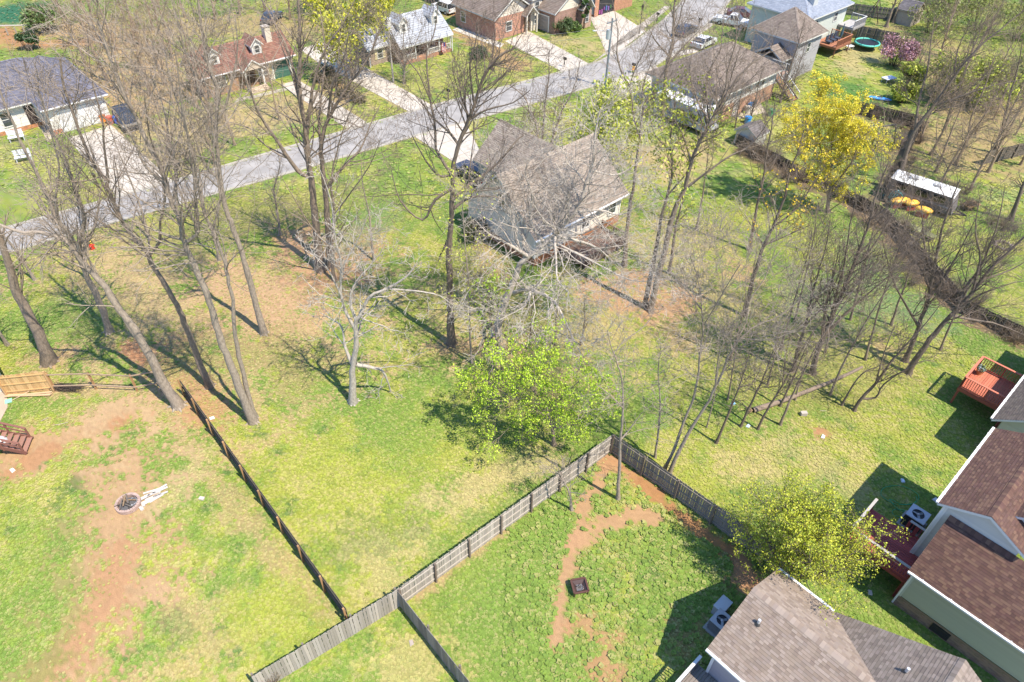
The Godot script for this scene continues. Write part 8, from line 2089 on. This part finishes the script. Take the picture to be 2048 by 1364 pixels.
	for s in [[[Vector3(18.05, 0.00, -34.77), Vector3(17.88, 1.95, -34.77), Vector3(17.62, 3.80, -34.77), Vector3(17.29, 5.98, -34.77)], "thin grey stem in the middle of the right-hand thicket of trees"], [[Vector3(19.60, 0.00, -33.38), Vector3(19.37, 1.95, -33.38), Vector3(19.21, 3.80, -33.38)], "short thin stem right of the fallen log's middle"], [[Vector3(14.91, 0.00, -33.22), Vector3(14.71, 1.95, -33.22), Vector3(14.49, 4.01, -33.22), Vector3(14.26, 6.38, -33.22)], "thin grey stem behind the pale forked trees"], [[Vector3(23.22, 0.00, -38.31), Vector3(22.87, 2.21, -38.31), Vector3(22.55, 4.52, -38.31), Vector3(22.44, 6.69, -38.31)], "thin stem between the two dark fan-limbed trunks"]]:
		tree("sapling", s[1], s[0], 0.07, {"col": MIDB, "from": 0.25, "left": 2600, "n": 1.4})
	tree("leafing_tree", "leafy yellow-green tree between the two near roofs, overhanging the maroon deck", [Vector3(15.49, 0.00, -19.84), Vector3(15.24, 1.64, -19.84), Vector3(15.03, 3.24, -19.84), Vector3(14.81, 4.66, -19.84)], 0.111, {"col": DARKB, "from": 0.06, "left": 9000, "n": 6.0, "reach": 1.02, "trop": 0.14, "ang": 0.7, "dens": 1.5, "leaf": 0.095, "leafn": 9, "spread": 0.15, "lcols": [K(0.4, 0.43, 0.035), K(0.46, 0.47, 0.04), K(0.3, 0.36, 0.03)]})
	for s in [[[Vector3(17.94, -0.00, -31.06), Vector3(17.92, 2.42, -31.06), Vector3(18.01, 4.91, -31.06), Vector3(18.21, 7.62, -31.06), Vector3(18.62, 9.93, -31.06), Vector3(19.01, 12.08, -31.06)], "slender leaning dark trunk between the fallen log's pale end and its middle, tall"], [[Vector3(22.19, 0.00, -33.95), Vector3(22.08, 2.43, -33.95), Vector3(22.16, 4.71, -33.95), Vector3(22.34, 7.26, -33.95), Vector3(22.69, 9.63, -33.95), Vector3(23.16, 11.48, -33.95)], "slender leaning trunk rising beyond the fallen log's far end"], [[Vector3(15.94, 0.00, -37.24), Vector3(15.92, 2.44, -37.24), Vector3(15.79, 5.17, -37.24), Vector3(15.67, 7.70, -37.24), Vector3(15.40, 10.05, -37.24)], "slender upright trunk in the grass left of the yellow-budded trunk's foot"], [[Vector3(19.92, 0.00, -38.46), Vector3(19.75, 2.45, -38.46), Vector3(19.60, 5.19, -38.46), Vector3(19.46, 7.74, -38.46), Vector3(19.14, 10.11, -38.46)], "slender upright trunk just right of the yellow-budded trunk"], [[Vector3(25.93, 0.00, -37.61), Vector3(25.46, 2.91, -37.61), Vector3(24.99, 6.04, -37.61), Vector3(24.69, 8.92, -37.61), Vector3(24.36, 11.57, -37.61), Vector3(23.91, 13.68, -37.61)], "tall slender trunk left of the broad fan-shaped tree"], [[Vector3(26.38, 0.00, -42.15), Vector3(25.97, 2.96, -42.15), Vector3(25.54, 6.14, -42.15), Vector3(25.08, 9.08, -42.15), Vector3(24.66, 11.42, -42.15)], "tall slender trunk behind the fan-limbed trunk"], [[Vector3(32.01, 0.00, -38.91), Vector3(31.65, 2.93, -38.91), Vector3(31.49, 5.66, -38.91), Vector3(31.67, 8.20, -38.91), Vector3(31.83, 10.58, -38.91)], "slender trunk leaning right behind the broad fan-shaped tree"], [[Vector3(22.03, 0.00, -41.98), Vector3(21.77, 2.47, -41.98), Vector3(21.46, 5.25, -41.98), Vector3(21.10, 7.84, -41.98), Vector3(20.68, 9.86, -41.98)], "slender trunk on the lawn below the yellow crown"]]:
		tree("bare_tree", s[1], s[0], 0.09, {"col": MIDB, "from": 0.35, "left": 3000, "reach": 0.34, "ang": 0.55, "trop": 0.12, "n": 1.1})
	bush("bare_shrub", "spindly tan bush at the bottom edge against the grey fence", Vector3(-11.07, 0.00, -13.62), 0.9, 1.1, [], 0, 0.1, "", K(0.3, 0.23, 0.14), 22)
	# brown brush over the creek
	var proto: Node3D = null
	var lines := [[Vector3(23.86, 0.00, -70.42), Vector3(28.88, 0.00, -64.39), 9, "leafless brown brush growing along the dark fence behind the yellow crown"], [Vector3(28.88, 0.00, -64.39), Vector3(34.23, 0.00, -55.66), 10, "leafless brown brush along the dark fence left of the white trailer"], [Vector3(34.25, 0.00, -56.94), Vector3(34.70, 0.00, -46.97), 9, "leafless brown brush along the creek below the white trailer"], [Vector3(34.70, 0.00, -46.97), Vector3(38.71, 0.00, -39.72), 9, "leafless brown brush along the creek running off the right edge"], [Vector3(39.74, 0.00, -80.41), Vector3(46.12, 0.00, -77.16), 7, "leafless brown brush along the fence behind the climbing frame"], [Vector3(46.12, 0.00, -77.16), Vector3(35.94, 0.00, -60.16), 10, "leafless brown brush along the fence down to the white trailer"], [Vector3(41.80, 0.00, -64.83), Vector3(46.36, 0.00, -54.96), 12, "leafless brown brush behind the white trailer"], [Vector3(25.09, 0.00, -74.70), Vector3(26.33, 0.00, -70.55), 3, "leafless brown brush around the small garden shed"]]
	for l in lines:
		for k in l[2]:
			rng.seed = hash(l[3]) + k
			var at: Vector3 = l[0].lerp(l[1], (k + rr(0, 1)) / float(l[2])) + Vector3(rr(-1, 1), 0, rr(-1, 1)) * 1.5
			if k > 0 and (at.distance_to(Vector3(37.60, 0.00, -58.87)) < 2.6 or at.distance_to(Vector3(38.58, 0.00, -57.75)) < 1.6 or at.distance_to(Vector3(36.74, 0.00, -60.48)) < 1.6): continue
			if proto == null:
				proto = bush("brush", l[3], at, 1.7, 2.4, [], 0, 0.1, l[3], K(0.32, 0.25, 0.19), 34)
				tag(proto, l[3], "brush", l[3])
			else:
				rng.seed = hash(l[3]) + k + 900
				dup(proto, at, rr(0, 360), rr(0.3, 0.8), l[3], l[3])

func far_trees() -> void:
	# four bare shapes that recur in the woods
	var shapes := []
	var specs := []
	for s in [[Vector3(-37.10, 0.00, -77.66), 13.0, "bare brown tree among many before the red-brown roof, tallest there"], [Vector3(-43.85, 0.00, -80.78), 12.0, "bare brown tree among many, nearest the slate-blue roof's right end"], [Vector3(52.48, 0.00, -82.99), 11.0, "bare brown tree in the upper right woods, nearest the far fence"], [Vector3(-45.35, -0.00, -91.86), 12.5, "bare brown tree in the middle of the woods left of the red-brown roof"]]:
		rng.seed = hash(s[2])
		shapes.append(tree("bare_tree", s[2], upright(s[0], s[1], Vector3(rr(-1, 1), 0, rr(-1, 1))), 0.18, {"col": K(0.44, 0.34, 0.24), "from": 0.15, "left": 4200, "n": 1.5, "reach": 0.34, "dens": 1.1}))
	var g1 := "bare brown tree in the tangled woods between the slate-blue and red-brown roofs"
	for p in [Vector3(-55.67, 0.00, -89.45), Vector3(-50.74, 0.00, -84.87), Vector3(-53.86, 0.00, -94.89), Vector3(-46.86, 0.00, -86.71), Vector3(-43.23, 0.00, -83.80), Vector3(-39.90, 0.00, -78.18), Vector3(-51.68, 0.00, -96.92), Vector3(-57.38, 0.00, -97.48), Vector3(-48.01, 0.00, -96.23), Vector3(-46.46, 0.00, -80.62), Vector3(-34.16, 0.00, -73.24), Vector3(-35.44, 0.00, -65.58), Vector3(-60.25, 0.00, -96.32), Vector3(-52.34, 0.00, -102.87)]:
		rng.seed = int(p.x * 10.0)
		dup(shapes[rng.randi() % 4], p, rr(0, 360), rr(0.7, 1.1), g1, g1)
	var g2 := "bare brown tree in the woods along the top edge behind the red-brown roof"
	for p in [Vector3(-45.05, 0.00, -107.74), Vector3(-42.12, 0.00, -110.24), Vector3(-38.75, 0.00, -111.67), Vector3(-34.18, 0.00, -108.57), Vector3(-30.27, 0.00, -107.75), Vector3(-49.76, 0.00, -108.50), Vector3(-46.20, 0.00, -115.94), Vector3(-38.10, 0.00, -117.86), Vector3(-57.93, 0.00, -106.76), Vector3(-62.39, 0.00, -105.32), Vector3(-55.42, 0.00, -111.54)]:
		rng.seed = int(p.x * 10.0)
		dup(shapes[rng.randi() % 4], p, rr(0, 360), rr(0.6, 0.95), g2, g2)
	var g3 := "bare brown tree in the upper right woods beyond the white trailer"
	for p in [Vector3(44.67, 0.00, -70.39), Vector3(46.41, 0.00, -68.24), Vector3(52.00, 0.00, -75.58), Vector3(53.66, 0.00, -73.21), Vector3(49.08, 0.00, -76.68), Vector3(49.36, 0.00, -82.81), Vector3(57.31, 0.00, -85.48), Vector3(59.62, 0.00, -82.70), Vector3(53.48, 0.00, -68.61), Vector3(42.91, 0.00, -63.88), Vector3(45.55, 0.00, -63.02), Vector3(64.01, 0.00, -93.90), Vector3(61.59, 0.00, -97.26), Vector3(43.53, 0.00, -66.48), Vector3(48.82, 0.00, -71.76), Vector3(49.13, 0.00, -66.77), Vector3(56.68, 0.00, -75.84), Vector3(54.89, 0.00, -88.40), Vector3(56.03, 0.00, -79.72), Vector3(44.82, 0.00, -73.33), Vector3(64.43, 0.00, -88.99), Vector3(52.39, 0.00, -93.15), Vector3(59.04, 0.00, -100.80), Vector3(66.80, 0.00, -105.28)]:
		rng.seed = int(p.x * 10.0)
		dup(shapes[rng.randi() % 4], p, rr(0, 360), rr(0.5, 0.9), g3, g3)
	var g4 := "dark twiggy tree in front of the tan hip-roofed house"
	var dk: Node3D = null
	for p in [Vector3(22.32, 0.00, -74.92), Vector3(24.81, 0.00, -75.95), Vector3(20.32, 0.00, -74.81), Vector3(27.01, 0.00, -78.04), Vector3(31.87, 0.00, -83.20), Vector3(34.72, 0.00, -87.93)]:
		rng.seed = int(p.x * 10.0)
		if dk == null: dk = tree("bare_tree", g4, upright(p, 9.5, Vector3(0.8, 0, 0)), 0.14, {"col": DARKB, "from": 0.15, "left": 6500, "n": 1.9, "reach": 0.4, "trop": 0.12}, g4)
		else: dup(dk, p, rr(0, 360), rr(0.55, 1.05), g4, g4)
	var g5 := "bare tree along the street's far side at the red-roofed house's lawn"
	for p in [Vector3(-29.96, 0.00, -68.66), Vector3(-30.62, 0.00, -64.23), Vector3(-26.82, 0.00, -74.93)]:
		rng.seed = int(p.x * 10.0)
		dup(shapes[rng.randi() % 4], p, rr(0, 360), rr(0.6, 0.8), g5, g5)
	tree("bare_tree", "tall leaning bare tree rising over the upper right woods to the right edge", [Vector3(38.13, 0.00, -62.65), Vector3(37.56, 2.84, -62.65), Vector3(37.27, 5.98, -62.65), Vector3(38.06, 8.68, -62.65), Vector3(38.75, 11.37, -62.65), Vector3(39.53, 13.62, -62.65), Vector3(40.77, 15.36, -62.65), Vector3(42.07, 17.08, -62.65)], 0.27, {"col": DARKB, "from": 0.3, "left": 8000, "limbs": [[Vector3(37.35, 6.23, -62.65), Vector3(37.00, 8.66, -63.40), Vector3(37.04, 11.20, -64.14), Vector3(36.67, 13.55, -64.83), Vector3(36.43, 15.69, -65.44)], [Vector3(38.06, 8.68, -62.65), Vector3(39.96, 10.08, -61.90), Vector3(41.71, 11.31, -61.20), Vector3(43.51, 12.07, -60.52)], [Vector3(38.75, 11.37, -62.65), Vector3(38.45, 13.46, -63.37), Vector3(38.95, 15.39, -63.96)]]})
	tree("bare_tree", "two-stemmed bare tree by the beige shed, left stem", [Vector3(55.78, 0.00, -112.20), Vector3(55.75, 2.09, -112.20), Vector3(55.82, 3.85, -112.20), Vector3(55.35, 6.58, -112.20)], 0.26, {"col": MIDB, "left": 3500})
	tree("bare_tree", "two-stemmed bare tree by the beige shed, right stem", [Vector3(57.61, 0.00, -114.16), Vector3(57.51, 2.25, -114.16), Vector3(57.57, 4.03, -114.16)], 0.2, {"col": MIDB, "left": 2500})
	tree("bare_tree", "dark trunk in the clearing near the far right fence", [Vector3(51.96, 0.00, -71.23), Vector3(51.38, 3.20, -71.23), Vector3(50.57, 6.43, -71.23), Vector3(50.05, 8.99, -71.23), Vector3(49.08, 11.89, -71.23)], 0.2, {"col": DARKB, "left": 4500})
	tree("bare_tree", "dark leaning trunk at the right edge below the far right fence", [Vector3(46.75, 0.00, -57.52), Vector3(46.38, 2.15, -57.52), Vector3(46.03, 4.20, -57.52), Vector3(45.41, 7.12, -57.52)], 0.25, {"col": DARKB, "left": 4000})
	tree("leafing_tree", "small crooked leafing tree left of the climbing frame's fence", [Vector3(36.89, 0.00, -67.53), Vector3(36.91, 2.38, -67.53), Vector3(36.92, 4.54, -67.53), Vector3(35.81, 7.10, -67.53)], 0.13, {"col": MIDB, "from": 0.3, "left": 4000, "leaf": 0.18, "leafn": 1, "spread": 0.3, "lcols": [K(0.16, 0.22, 0.05)]})
	bush("pink_tree", "round tree covered in pink blossom beside the trampoline", Vector3(50.79, 0.00, -96.18), 2.9, 4.8, [K(0.5, 0.26, 0.33), K(0.42, 0.21, 0.27), K(0.58, 0.36, 0.41)], 4200, 0.2, "", K(0.13, 0.08, 0.075), 40, "tree")
	var yl := [K(0.38, 0.42, 0.05), K(0.3, 0.37, 0.04), K(0.45, 0.47, 0.08)]
	for s in [[Vector3(51.58, 0.00, -85.13), 4.0, 5.5, "broad chartreuse shrub right of the pink blossom tree, left of three"], [Vector3(55.08, 0.00, -85.35), 4.5, 6.0, "broad chartreuse shrub in the upper right woods, middle of three"], [Vector3(57.17, 0.00, -83.27), 3.5, 5.0, "chartreuse shrub in the upper right woods, right of three"], [Vector3(49.67, 0.00, -88.86), 2.0, 3.5, "small chartreuse shrub beside the pale blue-white table"], [Vector3(46.84, 0.00, -84.11), 1.8, 2.6, "small green shrub just above the blue kayak"]]:
		bush("budding_shrub", s[3], s[0], s[1], s[2], yl, 2600, 0.26, "", K(0.18, 0.15, 0.09), 40)
	for s in [[Vector3(61.16, 0.00, -109.07), 5.0, 7.0, "pale green leafing tree above the pink blossom tree"], [Vector3(69.19, 0.00, -111.85), 5.5, 7.0, "pale green leafing tree at the top right, left of the corner"], [Vector3(73.19, 0.00, -107.81), 5.0, 7.0, "pale green leafing tree in the top right corner"], [Vector3(62.93, 0.00, -87.34), 4.0, 5.0, "pale green leafing shrub at the right edge of the woods"], [Vector3(70.85, 0.00, -124.07), 5.0, 6.5, "pale green leafing tree at the top edge right of the play tower"]]:
		bush("leafing_tree", s[3], s[0], s[1], s[2], [K(0.2, 0.25, 0.05), K(0.26, 0.29, 0.07), K(0.16, 0.2, 0.05)], 1700, 0.26, "", K(0.2, 0.16, 0.11), 46, "tree")
	tree("yellow_tree", "tree in bright yellow-green leaf left of the pale-roofed house", [Vector3(-20.83, 0.00, -87.11), Vector3(-20.80, 2.97, -87.11), Vector3(-20.78, 5.35, -87.11), Vector3(-20.64, 7.65, -87.11)], 0.2, {"col": MIDB, "from": 0.15, "left": 6500, "n": 2.0, "reach": 0.6, "leaf": 0.32, "leafn": 3, "spread": 0.5, "lcols": [K(0.5, 0.48, 0.03), K(0.42, 0.42, 0.03), K(0.36, 0.38, 0.04)], "limbs": [[Vector3(-20.76, 4.18, -87.11), Vector3(-22.72, 6.46, -87.10), Vector3(-23.64, 8.14, -87.10)], [Vector3(-20.74, 4.77, -87.11), Vector3(-18.80, 6.58, -87.02), Vector3(-17.13, 8.06, -86.95)]]})
	bush("yellow_tree", "yellow-green leafed tree behind the pale-roofed house's left gable", Vector3(-20.42, 0.00, -108.49), 3.2, 6.5, [K(0.5, 0.48, 0.03), K(0.4, 0.42, 0.03)], 2600, 0.3, "", K(0.2, 0.16, 0.11), 30, "tree")
	bush("yellow_tree", "yellow-green leafed tree at the top edge left of the pale roof", Vector3(-30.04, 0.00, -113.54), 4.5, 6.0, [K(0.42, 0.4, 0.05), K(0.34, 0.34, 0.05)], 2600, 0.3, "", K(0.2, 0.16, 0.11), 36, "tree")
	bush("evergreen_tree", "narrow dark green cypress beside the grey-sided house", Vector3(9.40, 0.00, -107.86), 0.85, 5.4, [K(0.05, 0.12, 0.02), K(0.08, 0.16, 0.025)], 3200, 0.2, "", K(0.1, 0.07, 0.05), 8, "tree")
	bush("evergreen_shrub", "round clipped green shrub by the brick house's entry", Vector3(-1.21, 0.00, -106.22), 1.3, 2.4, [K(0.07, 0.12, 0.035), K(0.1, 0.16, 0.05)], 2000, 0.2)
	bush("evergreen_shrub", "green shrub against the brick house's front bay, left of the cypress", Vector3(6.21, 0.00, -105.49), 1.8, 2.2, [K(0.06, 0.1, 0.035), K(0.09, 0.13, 0.05)], 2400, 0.2)
	bush("evergreen_shrub", "low bright green shrub at the foot of the cypress", Vector3(8.10, 0.00, -106.90), 1.2, 1.3, [K(0.09, 0.16, 0.04), K(0.12, 0.19, 0.05)], 1500, 0.18)
	bush("evergreen_tree", "dark green tree on the lawn behind the slate-blue roof", Vector3(-65.18, 0.00, -94.10), 1.6, 2.6, [K(0.03, 0.07, 0.03), K(0.05, 0.1, 0.03)], 1800, 0.24, "", K(0.1, 0.07, 0.05), 14, "tree")
	bush("leafing_tree", "green-leafed tree at the top left beside the emerald field", Vector3(-66.57, 0.00, -101.40), 3.0, 4.5, [K(0.09, 0.16, 0.05), K(0.14, 0.2, 0.06)], 2000, 0.3, "", K(0.2, 0.15, 0.1), 24, "tree")
	var g6 := "low olive shrub along the hedge line between the two far drives"
	var hd: Node3D = null
	for p in [Vector3(-24.38, 0.00, -85.77), Vector3(-22.84, 0.00, -84.32), Vector3(-20.89, 0.00, -82.19), Vector3(-19.18, 0.00, -80.13), Vector3(-24.27, 0.00, -88.18)]:
		if hd == null: hd = bush("hedge_shrub", g6, p, 1.4, 1.2, [K(0.1, 0.09, 0.04), K(0.14, 0.12, 0.06)], 900, 0.2, g6, K(0.15, 0.11, 0.08), 24)
		else: dup(hd, p, p.x * 77.0, 0.9, g6, g6)
	var sd := thing("gate_rail", "long pale rail fence across the red earth at the top left", "fence", Vector3(-71.91, 0.00, -98.98))
	var q := MB.new()
	var e: Vector3 = Vector3(-64.67, 0.00, -101.13) - Vector3(-71.91, 0.00, -98.98)
	q.bar(Vector3(-12, 1.0, 0.5), e + Vector3(0, 1.0, 0), 0.12, 0.12, K(0.5, 0.47, 0.43))
	part("rail", q, sd, M.paint)
	for k in 8:
		q = MB.new()
		q.box(e * (k / 7.0) + Vector3(0, 0.5, 0), Vector3(0.14, 1.0, 0.14), K(0.4, 0.36, 0.3))
		part("post", q, sd, M.wood)
